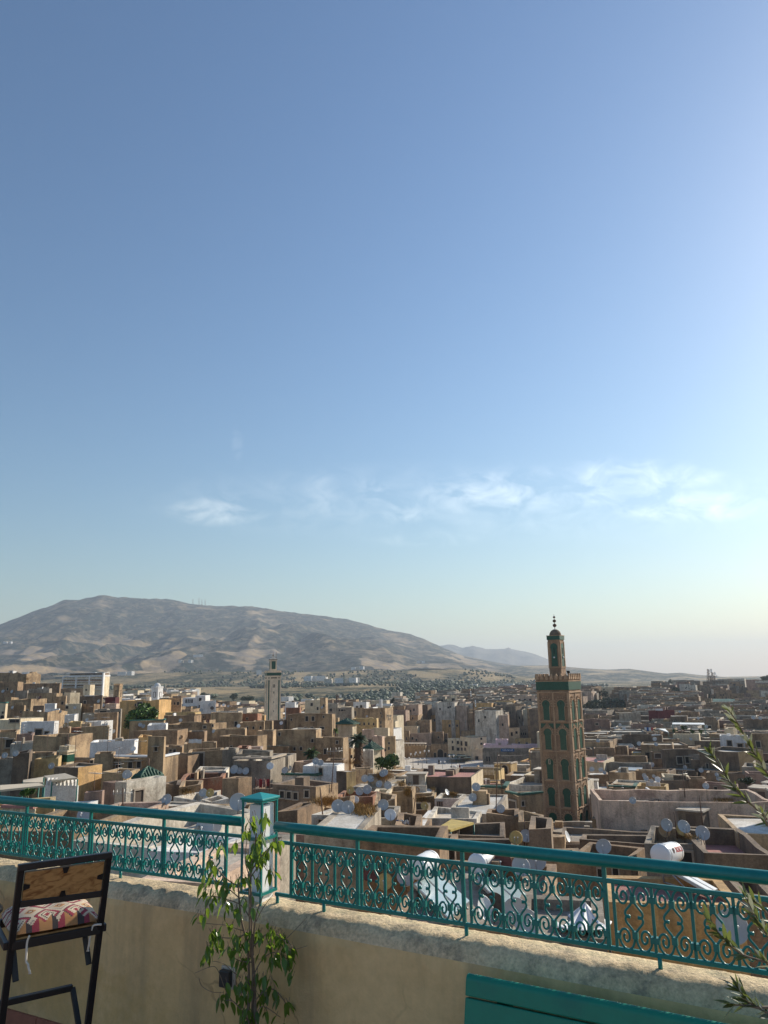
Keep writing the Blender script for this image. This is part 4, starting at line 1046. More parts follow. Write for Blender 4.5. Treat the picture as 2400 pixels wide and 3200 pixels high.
def small_minaret(t, x0, x1, yt, yb, D, mat, th, label, dome=None, band=None, top=None, cren=False):
    X0, Y0 = px(t, x0, yt); X1, YB = px(t, x1, yb); A = P(X0, Y0, D); e, n = face_axes(th); w = solve_w(A, e, X1, Y0); ctr = A + e * w / 2 + n * w / 2
    zb = P(X0, YB, D).z - 8; base = Vector((ctr.x, ctr.y, zb)); ax = (e, n, Z)
    o = thing('small_minaret', base, label, 'minaret')
    mb = MB(); mb.box(Vector((ctr.x, ctr.y, (zb + A.z) / 2)), (w, w, A.z - zb), mat, ax); mb.build('shaft', o, base)
    mb = MB(); mb.box(Vector((ctr.x, ctr.y, A.z + .1)), (w + .3, w + .3, .2), mat, ax)
    for nr, al in ((-n, e), (e, n), (n, -e), (-e, -n)):
        for k in range(5): mb.box(ctr + nr * (w / 2) + al * lerp(-w / 2 + .15, w / 2 - .15, k / 4) + Z * (A.z + .4 - ctr.z), (w / 9, .2, .45), mat, (al, nr, Z))
    mb.build('battlement', o, base)
    for nr, al in ((-n, e), (e, n)):
        if band: mb = MB(); mb.box(ctr + nr * (w / 2 + .02) + Z * (A.z - .6 - ctr.z), (w, .05, .7), band, (al, nr, Z)); mb.build('tile_band', o, base)
        mb = MB(); mb.box(ctr + nr * (w / 2 + .02) + Z * (A.z - 2.6 - ctr.z), (w * .42, .05, 2.1), MSHUT, (al, nr, Z)); mb.box(ctr + nr * (w / 2 + .045) + Z * (A.z - 2.6 - ctr.z), (w * .26, .05, 1.7), mat, (al, nr, Z)); mb.build('panel', o, base)
    if dome:
        mb = MB(); r = w * .42; mb.lathe([(r, 0), (r, r * .25)] + [(r * math.cos(t), r * .25 + r * 1.05 * math.sin(t)) for t in (.3, .6, .9, 1.2, 1.45)] + [(.02, r * 1.32)], Vector((ctr.x, ctr.y, A.z + .2)), Z, dome, 18); d_ = mb.build('dome', o, base)
        mb = MB(); mb.tube([Vector((ctr.x, ctr.y, A.z + .2 + r * 1.3)), Vector((ctr.x, ctr.y, A.z + 1.1 + r * 1.6))], .04, MRUST, 5); mb.lathe([(.01, -.12), (.12, 0), (.01, .12)], Vector((ctr.x, ctr.y, A.z + .5 + r * 1.5)), Z, MRUST, 8); mb.build('finial', o, base)
    PROT.append((X0, X1 + 10, Y0 - 15, YB, D)); LAND.append((label.split(' with')[0].replace('small', 'the small', 1), (X0 + X1) / 2, Y0))
    return o
small_minaret('u', 730, 830, 200, 350, 80, WALL['cream'], -20, 'small domed minaret with a green tile band, low among the left roofs', dome=WALL['grey'], band=MZEL)
small_minaret('b', 290, 372, 275, 370, 300, WALL['white'], -20, 'small white minaret with a pale dome near the far fields', dome=WALL['white'])
small_minaret('a', 1405, 1475, 248, 420, 255, WALL['tan'], -10, 'small plain brown square minaret left of the green tree')

def pyramid_pavilion(t, x0, x1, x2, ye, yb, ya, D, th, label, mat, over=.35, walls=True, door=None, ribs=True):
    X0, Y0 = px(t, x0, ye); X1 = px(t, x1, ye)[0]; X2 = px(t, x2, ye)[0]; YB = px(t, x0, yb)[1]
    A = P(X0, Y0, D); e, n = face_axes(th); w = solve_w(A, e, X1, Y0); B = A + e * w; q = solve_w(B, n, X2, Y0)
    if not 1 < q < 25: q = w
    Cc = B + n * q; Dd = A + n * q; ctr = (A + Cc) / 2; zb = P(X0, YB, D).z - 6; base = Vector((A.x, A.y, zb)); ax = (e, n, Z)
    o = thing('green_roofed_pavilion', base, label, 'pavilion')
    mb = MB(); c = Vector((ctr.x, ctr.y, (zb + A.z) / 2)); mb.box(c, (w, q, A.z - zb), mat, ax); mb.build('wall', o, base)
    za = P((X0 + X2) / 2, px(t, 0, ya)[1], ctr.y).z
    def lo(s, v, z): return ctr + e * s * (w / 2 + over) + n * v * (q / 2 + over) + Z * (z - ctr.z)
    rf = MB(); zz = A.z + .1
    vs = [lo(-1, -1, zz), lo(1, -1, zz), lo(1, 1, zz), lo(-1, 1, zz), Vector((ctr.x, ctr.y, za))]
    rf.add(vs, [(0, 1, 4), (1, 2, 4), (2, 3, 4), (3, 0, 4), (3, 2, 1, 0)], MTILE)
    # rows of half-round tiles
    ap = vs[4]
    for a_, b_ in ((0, 1), (1, 2), (2, 3), (3, 0)):
        L = (vs[b_] - vs[a_]).length; N = max(8, int(L / .38))
        for k in range(1, N):
            p = vs[a_].lerp(vs[b_], k / N); f = 1 - abs(2 * k / N - 1)
            top = p.lerp(p + (ap - (vs[a_] + vs[b_]) / 2), f * .985)
            if ribs: rf.tube([p + Z * .03, top + Z * .03], .07, MTILE, 5)
    r_ = rf.build('roof', o, base)
    ev = MB(); ev.box(Vector((ctr.x, ctr.y, A.z + .02)), (w + 2 * over + .06, q + 2 * over + .06, .16), MTILE, ax); ev.build('eave', r_, base)
    fi = MB(); fi.tube([ap - Z * .1, ap + Z * .6], .06, MRUST, 5); fi.build('finial', r_, base)
    if door: 
        for (f_, x, y, ww, hh) in door:
            X, Y = px(t, x, y); A0, al, nr = (A, e, -n) if f_ == 'f' else (B, n, e)
            s = solve_w(A0, al, X, Y); pt = A0 + al * s; dd = pray(X, Y); tt = (pt - CAM).xy.length / dd.xy.length
            window(o, al, nr, Vector((pt.x, pt.y, CAMZ + dd.z * tt)), ww, hh, dark=MSHUT)
    PROT.append((X0, X2, px(t, 0, ya)[1], YB, D)); LAND.append(('the ' + label.split(' beside')[0].split(' with')[0].split(' rising')[0], (X0 + X2) / 2, Y0))
    HOUSES.append(dict(o=o, box=(X0, X1, X2, px(t, 0, ya)[1], YB), D=D, words='x', cat=True, pav=True))
    return o
# white house with the steep green pyramid roof: sunlit right wall
pyramid_pavilion('v', 75, 158, 408, 522, 600, 375, 60.5, -30, 'steep green pyramid roof rising from the white sunlit house', WALL['dirty'], over=.12)
house('u', 1425, 1447, 565, 850, 'dirty', 2050, D=58, th=-30, fix=True, rwin=[(1710, 745, 88, 130, 'd')], roof='pale', par=.12, nauto=0, jit=.03, hut=False, words='x', label='white sunlit house with a grey shuttered door left of centre')
pyramid_pavilion('c', 1010, 1190, 1240, 720, 830, 648, 168, -24, 'cream pavilion with a green pyramid roof beside the long yellow house', WALL['cream'], over=.5)
pyramid_pavilion('d', 1248, 1345, 1435, 158, 250, 55, 128, -36, 'low green pyramid roof beside the tall palm tree', WALL['cream'], over=.4)

def hotel():
    t = 'a'; D = 440; X0, Y0 = px(t, 795, 140); X1, _ = px(t, 1285, 140); A = P(X0, Y0, D); e, n = face_axes(-6); w = solve_w(A, e, X1, Y0)
    YB = px(t, 0, 310)[1]; z1 = A.z; z0 = P(X0, YB, D).z - 8; q = 7; ctr = A + e * w / 2 + n * q / 2; base = Vector((A.x, A.y, z0)); ax = (e, n, Z)
    o = thing('apartment_block', base, 'long white apartment block with rows of balconies, below the mountain', 'apartment block')
    mb = MB(); mb.box(Vector((ctr.x, ctr.y, (z0 + z1) / 2)), (w, q, z1 - z0), WALL['cream'], ax); mb.build('wall', o, base)
    mb = MB(); mb.box(Vector((ctr.x, ctr.y, z1 + .25)) - n * .3, (w + .6, q + .6, .9), WALL['white'], ax); mb.box(Vector((ctr.x, ctr.y, z1 + 1.3)) + e * w * .05, (w * .9, q * .6, 1.2), WALL['dark'], ax); mb.box(Vector((ctr.x, ctr.y, z1 + 2.0)), (w * .95, q * .7, .2), WALL['white'], ax); mb.build('roof', o, base)
    fl = (z1 - P(X0, px(t, 0, 300)[1], D).z) / 5
    for k in range(5):
        for j in range(7):
            c = A + e * lerp(3, w - 3, j / 6) - n * .0; zc = z1 - fl * (k + .55)
            window(o, e, -n, Vector((c.x, c.y, zc)), w / 10, fl * .55, frame=WALL['white'])
        s = MB(); c = A + e * w / 2 - n * .7; s.box(Vector((c.x, c.y, z1 - fl * (k + 1) + .15)), (w, 1.4, .3), WALL['white'], ax)
        c2 = A + e * w / 2 - n * 1.35; s.box(Vector((c2.x, c2.y, z1 - fl * (k + 1) + .6)), (w, .1, .7), WALL['brown'] if k % 2 else WALL['cream'], ax); s.build('balcony', o, base)
    for j in range(4):
        s = MB(); c = A + e * (w * (j / 3)) - n * .75; s.box(Vector((c.x, c.y, (z0 + z1 + (1.8 if j == 3 else .2)) / 2)), (.8 if j else .6, 1.7, z1 - z0 + (1.8 if j == 3 else .2)), WALL['white'], ax); s.build('fin_wall', o, base)
    PROT.append((X0 - 20, X1, Y0 - 20, YB, D)); LAND.append(('the white apartment block', (X0 + X1) / 2, Y0 + 20))
    # smaller white modern block further right
    D = 330; A = P(*px('b', 680, 398), D); w = solve_w(A, e, px('b', 832, 0)[0], 2180); q = 9; z1 = A.z; z0 = z1 - 16; base = Vector((A.x, A.y, z0)); ctr = A + e * w / 2 + n * q / 2
    o = thing('modern_white_block', base, 'small white modern block with a square tower, left of the slim minaret', 'apartment block')
    mb = MB(); mb.box(Vector((ctr.x, ctr.y, (z0 + z1) / 2)), (w, q, z1 - z0), WALL['white'], ax); mb.build('wall', o, base)
    B = A + e * w; c = B + e * 2.2 + n * 3; zt = P(*px('b', 850, 370), D).z
    mb = MB(); mb.box(Vector((c.x, c.y, (z0 + zt) / 2)), (4.4, 6, zt - z0), WALL['white'], ax); tw = mb.build('tower', o, base)
    for k in range(2):
        for j in range(4): p = A + e * lerp(1.5, w - 1.5, j / 3); window(o, e, -n, Vector((p.x, p.y, z1 - 1.4 - 3 * k)), w / 6.5, 1.5, frame=WALL['white'])
    for k in range(3): p = c - n * 3; window(o, e, -n, Vector((p.x, p.y, zt - 1.6 - 3 * k)), 1.2, 1.4, frame=WALL['white'])
    LAND.append(('the small white modern block', 610, 2190)); PROT.append((572, 626, 2172, 2200, D))
hotel()
for ph, x, y in [('the mountain antennas', 620, 1880), ('the market square', 1450, 2398), ('the maroon rooftop house at left', 345, 2185), ('the tall tan tower house', 488, 2380), ('the large dark house at right', 2250, 2360), ('the maroon house at right', 2060, 2230),
                 ('the planted pergola', 2140, 2270), ('the very long pinkish wall', 2150, 2560), ('the pinkish white blank wall', 1020, 2420), ('the long yellow house', 1150, 2260), ('the yellow villa', 1580, 2400), ('the red-roofed house below the square', 1390, 2440),
                 ('the cream corner building', 1490, 2300), ('the tall ochre house with balconies', 1210, 2230), ('the whitewashed house with dark doors', 125, 2280), ('the white lantern post', 815, 2600), ('the house with two solar heaters', 1480, 2790), ('the white-roofed house by the lantern post', 1070, 2560),
                 ('the mint green block', 1455, 2258), ('the red brick parapet', 650, 2450), ('the orange sunlit wall', 280, 2440)]: LAND.append((ph, x, y))

# ------------------------------------------------------------------ trees and plants
MLEAF = [paint('leaf_mid', (.085, .165, .03), .6, .3, 1.5), paint('leaf_dark', (.028, .06, .018), .6, .3, 1.5), paint('leaf_light', (.17, .27, .05), .6, .3, 1.5)]
MLEAFB = [paint('dull_leaf_mid', (.05, .075, .035), .7, .3, .6), paint('dull_leaf_dark', (.03, .048, .026), .7, .3, .6), paint('dull_leaf_light', (.075, .10, .045), .7, .3, .6)]
MBARK = paint('bark', (.12, .085, .06), .9, .35, 8)
def leaf_cloud(mb, c, rad, n, size, mats, rnd, lumps=14, wts=(.5, .3, .2)):
    c = Vector(c); cl = []
    for _ in range(lumps):
        while True:
            p = Vector((rnd.uniform(-1, 1), rnd.uniform(-1, 1), rnd.uniform(-.85, 1)))
            if p.length < 1: break
        cl.append((Vector((p.x * rad[0] * .75, p.y * rad[1] * .75, p.z * rad[2] * .75)), rnd.uniform(.28, .5)))
    for _ in range(n):
        b, k = rnd.choice(cl); v = Vector((rnd.gauss(0, 1), rnd.gauss(0, 1), rnd.gauss(0, 1))).normalized() * (k * rnd.uniform(.55, 1) )
        p = c + b + Vector((v.x * rad[0], v.y * rad[1], v.z * rad[2]))
        nr = Vector((rnd.gauss(0, 1), rnd.gauss(0, 1), rnd.gauss(.6, 1))).normalized(); t = nr.orthogonal().normalized(); bt = nr.cross(t); s = size * rnd.uniform(.6, 1.3)
        m = rnd.choices(mats, wts)[0]
        mb.add([p - t * s, p + bt * s * .6, p + t * s, p - bt * s * .6], [(0, 1, 2, 3)], m)
def tree(X, Y, D, rx, rz, n, label, mats=MLEAF, name='leafy_tree', size=None, seed=1, group=None, trunk=None, cat='tree', lump=14):
    """crown centred on a pixel; rx, rz in pixels"""
    rnd = random.Random(seed); c = P(X, Y, D); m = D / FPX; rx, rz = rx * m, rz * m
    zb = c.z - rz - (trunk if trunk is not None else 3)
    o = thing(name, Vector((c.x, c.y, zb)), label, cat, group); base = Vector((c.x, c.y, zb))
    mb = MB(); tops = [c + Vector((rnd.uniform(-.5, .5) * rx, rnd.uniform(-.4, .4) * rx, rnd.uniform(-.2, .5) * rz)) for _ in range(4)]
    mid = Vector((c.x, c.y, c.z - rz * .6)); tr = max(.08, rx * .07)
    mb.tube([base, base.lerp(mid, .5) + Vector((tr * .5, 0, 0)), mid], [tr, tr * .8, tr * .6], MBARK, 7)
    for t in tops: mb.tube([mid, mid.lerp(t, .5) + Z * rz * .1, t], [tr * .5, tr * .35, tr * .12], MBARK, 5)
    mb.build('trunk', o, base)
    mb = MB(); leaf_cloud(mb, c, (rx, rx * .9, rz), n, size or rx * .09, mats, rnd, lump); mb.build('crown', o, base)
    PROT.append((X - rx / m, X + rx / m, Y - rz / m, Y + rz / m, D))
    return o
tree(443, 2236, 138, 50, 36, 3200, 'bright green leafy tree rising among the left roofs', seed=3, lump=22)
tree(415, 2254, 148, 30, 22, 1200, 'dark green leafy tree half hidden under the bright tree', mats=[MLEAF[1], MLEAF[0], MLEAF[1]], seed=4)
tree(1208, 2378, 116, 37, 25, 3000, 'dense round dark green tree beside the market square', mats=[MLEAF[0], MLEAF[1], MLEAF[0]], seed=5, size=.17, lump=26, trunk=2)
LAND.append(('the bright green tree', 440, 2230)); LAND.append(('the round tree by the square', 1208, 2378)); LAND.append(('the tall palm tree', 1118, 2330))
cy = [(1227, 2193, 480, 6, 12, 'cypress_tree', 'dark cypress rising in the middle of the far town'), (2219, 2178, 600, 5, 15, 'cypress_tree', 'slim dark cypress on the right-hand slope')]
for (X, Y, D, rx, rz, nm, lb) in cy: tree(X, Y, D, rx, rz, 700, lb, mats=[MLEAFB[1], MLEAFB[1], MLEAFB[0]], name=nm, seed=int(X), size=.5, lump=20)
for (X, Y, D, rx, rz, lb) in [(1900, 2200, 520, 62, 22, 'wide dull green tree mass right of the minaret, far slope'), (1850, 2206, 500, 36, 18, 'dark tree just right of the minaret on the far slope'), (1884, 2168, 560, 18, 12, 'shaggy palm-like tree above the wide tree mass'), (2112, 2155, 640, 17, 10, 'round tree below the far skyline houses'), (2097, 2131, 820, 9, 8, 'spiky tree standing on the right skyline'),
                              (2392, 2120, 700, 16, 10, 'rounded dark tree on the skyline at the right edge'), (730, 2177, 700, 14, 12, 'large rounded field tree left of the slim minaret'), (775, 2184, 640, 22, 10, 'broad bush mass beside the field tree'), (668, 2178, 640, 8, 6, 'small rounded tree at the field edge'), (640, 2172, 700, 16, 9, 'dark tree at the left corner of the golden field'), (2335, 2440, 92, 26, 12, 'light green shrub growing on a ruined roof behind the olive twigs')]:
    tree(X, Y, D, rx, rz, 900, lb, mats=MLEAFB, name='distant_tree', seed=int(X), size=rx * D / FPX * .1)

def frond(mb, p, d, L, droop, mats, rnd, w=.5, n=9):
    """arched palm leaf with leaflets"""
    pts = []; d = d.normalized()
    for k in range(n + 1):
        t = k / n; q = p + d * L * t + Vector((0, 0, -droop * L * t * t)); pts.append(q)
    mb.tube(pts, [lerp(.03, .008, k / n) for k in range(n + 1)], mats[0], 4, cap=False)
    sd = d.cross(Z); sd = sd.normalized() if sd.length > .01 else Vector((1, 0, 0))
    for k in range(1, n + 1):
        for s in (-1, 1):
            q = pts[k]; fw = (pts[k] - pts[k - 1]).normalized(); wl = L * w * .35 * (1 - abs(k / n - .45))
            tip = q + sd * s * wl + fw * wl * .7 - Z * wl * .35; m = rnd.choice(mats)
            mb.add([q - fw * .05, q + fw * .09, tip], [(0, 1, 2)], m); q2 = pts[k].lerp(pts[k - 1], .5)
            mb.add([q2 - fw * .05, q2 + fw * .09, tip - fw * .12], [(0, 1, 2)], m)
def palm(X, Y, D, r, hpx, label, n, skirt=True, seed=2, mats=None, trunkw=.35):
    rnd = random.Random(seed); m = D / FPX; c = P(X, Y, D); L = r * m; h = hpx * m; base = c - Z * (h + 3)
    mats = mats or [MLEAFB[0], MLEAF[1], MLEAFB[2]]
    o = thing('palm_tree', base, label, 'palm tree'); mb = MB(); mb.tube([base, base.lerp(c, .5), c], [trunkw * 1.2, trunkw, trunkw], MBARK, 9); mb.build('trunk', o, base)
    if skirt:
        mb = MB(); dm = paint('dead_frond', (.16, .11, .075), .95, .4, 4)
        for k in range(420):
            a = rnd.uniform(0, 6.283); z = rnd.uniform(0, h); rr = trunkw + L * rnd.uniform(.1, .42) * (.75 + .25 * z / h); d = Vector((math.cos(a), math.sin(a), 0))
            p = c - Z * z + d * trunkw * .7; t = c - Z * (z + rnd.uniform(.5, 1.2)) + d * rr; sd = d.cross(Z) * rnd.uniform(.04, .1)
            mb.add([p - sd, p + sd, t + sd, t - sd], [(0, 1, 2, 3)], dm)
        mb.build('dead_frond_skirt', o, base)
    mb = MB()
    for k in range(n):
        a = rnd.uniform(0, 6.283); el = rnd.uniform(-.35, 1.25); d = Vector((math.cos(a) * math.cos(el), math.sin(a) * math.cos(el), math.sin(el)))
        frond(mb, c + d * .1, d, L * rnd.uniform(.75, 1.05), rnd.uniform(.25, .55), mats, rnd, w=.9)
    mb.build('crown', o, base); PROT.append((X - r, X + r, Y - r, Y + hpx, D))
palm(1119, 2310, 114, 30, 66, 'tall palm tree with a shaggy skirt of dead fronds', 70, seed=5)
palm(972, 2356, 96, 27, 10, 'low date palm with feathery fronds before the big blank wall', 46, skirt=False, seed=8, mats=[MLEAFB[0], MLEAFB[2], MLEAF[0]], trunkw=.2)
palm(1048, 2283, 150, 11, 8, 'small bright palm top behind the clutter of the blank wall house', 26, skirt=False, seed=9, mats=[MLEAF[0], MLEAF[2], MLEAF[0]], trunkw=.15)
# ------------------------------------------------------------------ filler houses between the surveyed ones
rnd = random.Random(77)
for x0, x1, y0, y1, D in [(1270, 1500, 2380, 2422, 292), (1266, 1300, 2150, 2200, 900), (1850, 1915, 2155, 2215, 400), (615, 820, 2140, 2196, 700), (240, 420, 2060, 2150, 900), (930, 1230, 2155, 2190, 700)]: PROT.append((x0, x1, y0, y1, D))
def boxes():
    out = []
    for h in HOUSES:
        b = h['box']; out.append((b[0], max(b[1], b[2]), b[3], b[4], h['D']))
    return out + PROT
BX = boxes()
def clash(x0, x1, y0, y1, D, tol=.16):
    for (a, b, c, d, E_) in PROT:
        if E_ > D + 1 and min(x1, b) - max(x0, a) > 3 and min(y1, d) - max(y0, c) > 9: return True
    for (a, b, c, d, E_) in BX:
        if E_ > D - 2:
            ox = min(x1, b) - max(x0, a); oy = min(y1, d) - max(y0, c)
            if ox > 0 and oy > 0 and (ox * oy > tol * (b - a) * (d - c) or (ox > 4 and oy > .3 * (d - c) and ox > .18 * (b - a))): return True
        if abs(E_ - D) < 3.5 and E_ < 400 and min(x1, b) - max(x0, a) > .3 * (x1 - x0): return True
    return False
def occluded(x0, x1, y0, D):
    """is the top of this candidate already hidden by a nearer surveyed house"""
    hid = 0
    for k in range(5):
        x = lerp(x0, x1, k / 4)
        if any(a <= x <= b and c - 2 <= y0 and E_ < D for (a, b, c, d, E_) in BX): hid += 1
    return hid >= 5
fill = []; D = 44.0
while D < 470:
    x = -60 + rnd.uniform(-30, 0)
    while x < 2440:
        wpx = rnd.uniform(5, 10) * FPX / D; d2 = D * rnd.uniform(.97, 1.06)
        kz = roofz(d2)
        k = smooth((1000 - x) / 600)
        if k > 0: kz = lerp(kz, kz * .55, k * smooth((d2 - 100) / 150))
        ok = False
        for tr in range(4):
            zt = kz + rnd.uniform(-2.2, 1.4) - tr * 1.6
            v = pray(x, 2200); pt = CAM + v * (d2 / v.y); q = proj((pt.x, pt.y, zt))
            y0 = q[1]; hp = (9.5 if d2 > 120 else 5.5) * FPX / d2
            if not clash(x, x + wpx * 1.1, y0, y0 + hp, d2): ok = True; break
        if ok and 2085 < y0 < 2670 + .158 * x:
            fill.append((x, x + wpx, y0, d2, occluded(x, x + wpx * 1.1, y0, d2)))
        x += wpx * rnd.uniform(.8, 1.15)
    D *= 1.055
FCOL_L = ['tan', 'tan', 'brown', 'ochre', 'brown', 'grey', 'dirty', 'tan', 'pink', 'cream', 'orange']
FCOL_R = ['brown', 'dark', 'grey', 'brown', 'mauve', 'tan', 'dirty', 'dark', 'tan']
vis = sorted([f for f in fill if not f[4]], key=lambda f: -(f[1] - f[0]) / 1)
n_ind = max(0, 318 - len(HOUSES))
indiv = vis[:n_ind]; rest = vis[n_ind:] + [f for f in fill if f[4]]
for (x0, x1, y0, d2, _) in indiv:
    col = rnd.choice(FCOL_R if x0 > 1750 else FCOL_L)
    house('p', x0, x1, y0, y0 + 5 * FPX / d2, col, x1 + (x1 - x0) * rnd.uniform(.05, .3) if rnd.random() < .5 else None, D=d2, roof=rnd.choice(['pale', 'white', 'grey', 'tan', 'pale', 'red']), par=rnd.choice([.15, .4, .6]), catalog=False)

# the many small far houses that read as one mass
FARC = [WALL[k] for k in ('tan', 'brown', 'grey', 'dirty', 'cream', 'dark', 'pink', 'mauve', 'white')]
far = MB()
def farbox(x, y, z0, z1, w, d, th, mat, roof, wins=0, par=.35):
    e, n = face_axes(th); c = Vector((x, y, 0)); ax = (e, n, Z)
    far.box(Vector((x, y, (z0 + z1 - par) / 2)), (w - .02, d - .02, z1 - par - z0), mat, ax)
    for s in (-1, 1):
        far.box(Vector((x, y, z1 - par / 2 + .003)) + e * s * (w / 2 - .12), (.24, d, par), mat, ax)
        far.box(Vector((x, y, z1 - par / 2 + .001)) + n * s * (d / 2 - .12), (w - .48, .24, par), mat, ax)
    far.box(Vector((x, y, z1 - par + .03)), (w - .5, d - .5, .06), roof, ax)
    for k in range(wins):
        far.box(Vector((x, y, z1 - rnd.uniform(1.5, 5))) - n * (d / 2 + .01) + e * rnd.uniform(-w * .4, w * .4), (rnd.uniform(.6, 1.0), .08, rnd.uniform(.8, 1.3)), MDARK, ax)
for (x0, x1, y0, d2, _) in rest:
    p = P(x0, y0, d2); p2 = P(x1, y0, d2); w = (p2 - p).length
    farbox((p.x + p2.x) / 2, d2 + 2, p.z - 18, p.z, w, rnd.uniform(4, 7), rnd.uniform(-32, -8), rnd.choice([WALL[c] for c in (FCOL_R if x0 > 1750 else FCOL_L)]), ROOF[rnd.choice(['pale', 'white', 'grey', 'tan', 'red'])], rnd.randint(0, 2))
# right-hand slope and far centre: houses too many to count
def region(xa, xb, Da, Db, zfun, n, hmin, hmax, wmin=6, wmax=13, cols=FARC, keep=None):
    for _ in range(n):
        t = rnd.random(); D = Da * (Db / Da) ** t; X = rnd.uniform(xa, xb); v = pray(X, 2150); pt = CAM + v * (D / v.y)
        z1 = zfun(X, D) + rnd.uniform(-1.6, 1.3); q = proj((pt.x, pt.y, z1)); w = rnd.uniform(wmin, wmax)
        wp = w * FPX / D / 2
        if clash(X - wp, X + wp, q[1], q[1] + 9.5 * FPX / D, D, .2): continue
        if keep and not keep(X, q[1]): continue
        farbox(pt.x, pt.y, z1 - rnd.uniform(hmin, hmax) - 12, z1, w, rnd.uniform(5, 10), rnd.uniform(-38, -6), rnd.choice(cols), ROOF[rnd.choice(['pale', 'white', 'grey', 'tan'])], rnd.choice([0, 1, 2, 3, 5]))
flat = lambda X, D: roofz(D)
FR = [WALL[k] for k in ('brown', 'dark', 'grey', 'mauve', 'tan', 'dirty', 'brown', 'grey')]
region(1830, 2080, 360, 590, flat, 420, 9, 14, cols=FR)
region(2050, 2480, 360, 740, flat, 480, 9, 14, cols=FR)
region(1830, 2480, 180, 400, flat, 330, 9, 14, 5, 10, cols=FR)
region(1240, 1700, 320, 600, flat, 640, 9, 16, cols=[WALL[k] for k in ('grey', 'tan', 'brown', 'dirty', 'dark', 'pink', 'grey')])
region(1500, 1860, 450, 680, flat, 260, 7, 10, cols=[WALL[k] for k in ('grey', 'dirty', 'brown', 'pink', 'mauve', 'dark')])
region(400, 1240, 230, 460, lambda X, D: roofz(D) * (1 - .35 * smooth((1000 - X) / 600)), 260, 8, 12, 5, 10)
region(-60, 560, 260, 480, lambda X, D: roofz(D) * (1 - .55 * smooth((1000 - X) / 600)), 120, 8, 12, 6, 11)
region(400, 620, 420, 760, lambda X, D: roofz(D) * .78, 90, 6, 9, 6, 12, cols=[WALL[k] for k in ('white', 'dirty', 'cream', 'tan', 'grey', 'pink')])
region(820, 1240, 380, 620, lambda X, D: roofz(D) - 1.5, 110, 6, 9, 6, 12, cols=[WALL[k] for k in ('white', 'dirty', 'cream', 'tan', 'grey')])
# farmsteads on the plain and the lower slopes
for (X, Y, D) in [(18, 2005, 3300), (300, 2101, 1500), (325, 2102, 1500), (800, 2095, 1700), (620, 2046, 2900), (575, 2063, 2500), (1115, 2084, 2600), (1320, 2066, 3300), (1060, 2120, 1500), (1000, 2116, 1600), (1085, 2119, 1500), (975, 2114, 1600), (395, 2098, 1700), (1470, 2140, 1300), (1560, 2138, 1400)]:
    p = P(X, Y, D)
    for k in range(rnd.randint(1, 4)): farbox(p.x + rnd.uniform(-22, 22), p.y + rnd.uniform(-10, 10), p.z - 9, p.z + rnd.uniform(-1, 1), rnd.uniform(9, 18), 9, rnd.uniform(-30, 30), WALL[rnd.choice(['white', 'white', 'dirty'])], ROOF['white'], 2)
apts = [(655, 700, 280, 400, 'cream'), (700, 766, 248, 330, 'cream'), (778, 842, 285, 380, 'dirty'), (985, 1062, 272, 345, 'grey'), (1090, 1222, 282, 350, 'dirty'), (1100, 1186, 370, 470, 'tan'), (1186, 1240, 335, 400, 'cream'), (995, 1076, 428, 530, 'tan'), (1310, 1442, 295, 390, 'mauve'), (705, 772, 300, 395, 'grey'), (450, 560, 300, 400, 'grey'), (560, 650, 260, 340, 'grey'), (840, 890, 290, 380, 'tan'), (1370, 1580, 255, 310, 'pink'), (1245, 1305, 322, 380, 'dirty'), (590, 690, 385, 430, 'white'), (690, 780, 385, 425, 'dirty')]
for (x0, x1, y0, y1, c) in apts:
    X0, Y0 = px('e', x0, y0); X1, Y1 = px('e', x1, y1); D = max(430, min(590, depth(1200, Y1 + 6))); p = P(X0, Y0, D); p2 = P(X1, Y0, D); w = (p2 - p).length; z1 = p.z; z0 = P(X0, Y1, D).z - 6
    farbox((p.x + p2.x) / 2, D + 5, z0, z1, w, 10, rnd.uniform(-16, -4), WALL[c], ROOF['pale'], 0)
    e, n = face_axes(-10); rows = max(1, int((z1 - z0 - 4) / 3.2)); cols_ = max(2, int(w / 3))
    for i in range(rows):
        for j in range(cols_): far.box(Vector(((p.x + p2.x) / 2, D + 5, z1 - 2 - i * 3.2)) - n * 5.15 + e * lerp(-w / 2 + 1.2, w / 2 - 1.2, (j + .5) / cols_), (1.1, .4, 1.4), MDARK, (e, n, Z))
fo = far.build('distant_houses'); tag(fo, 'small far houses of the town reading as one mass on the slopes', 'houses', kind='stuff')

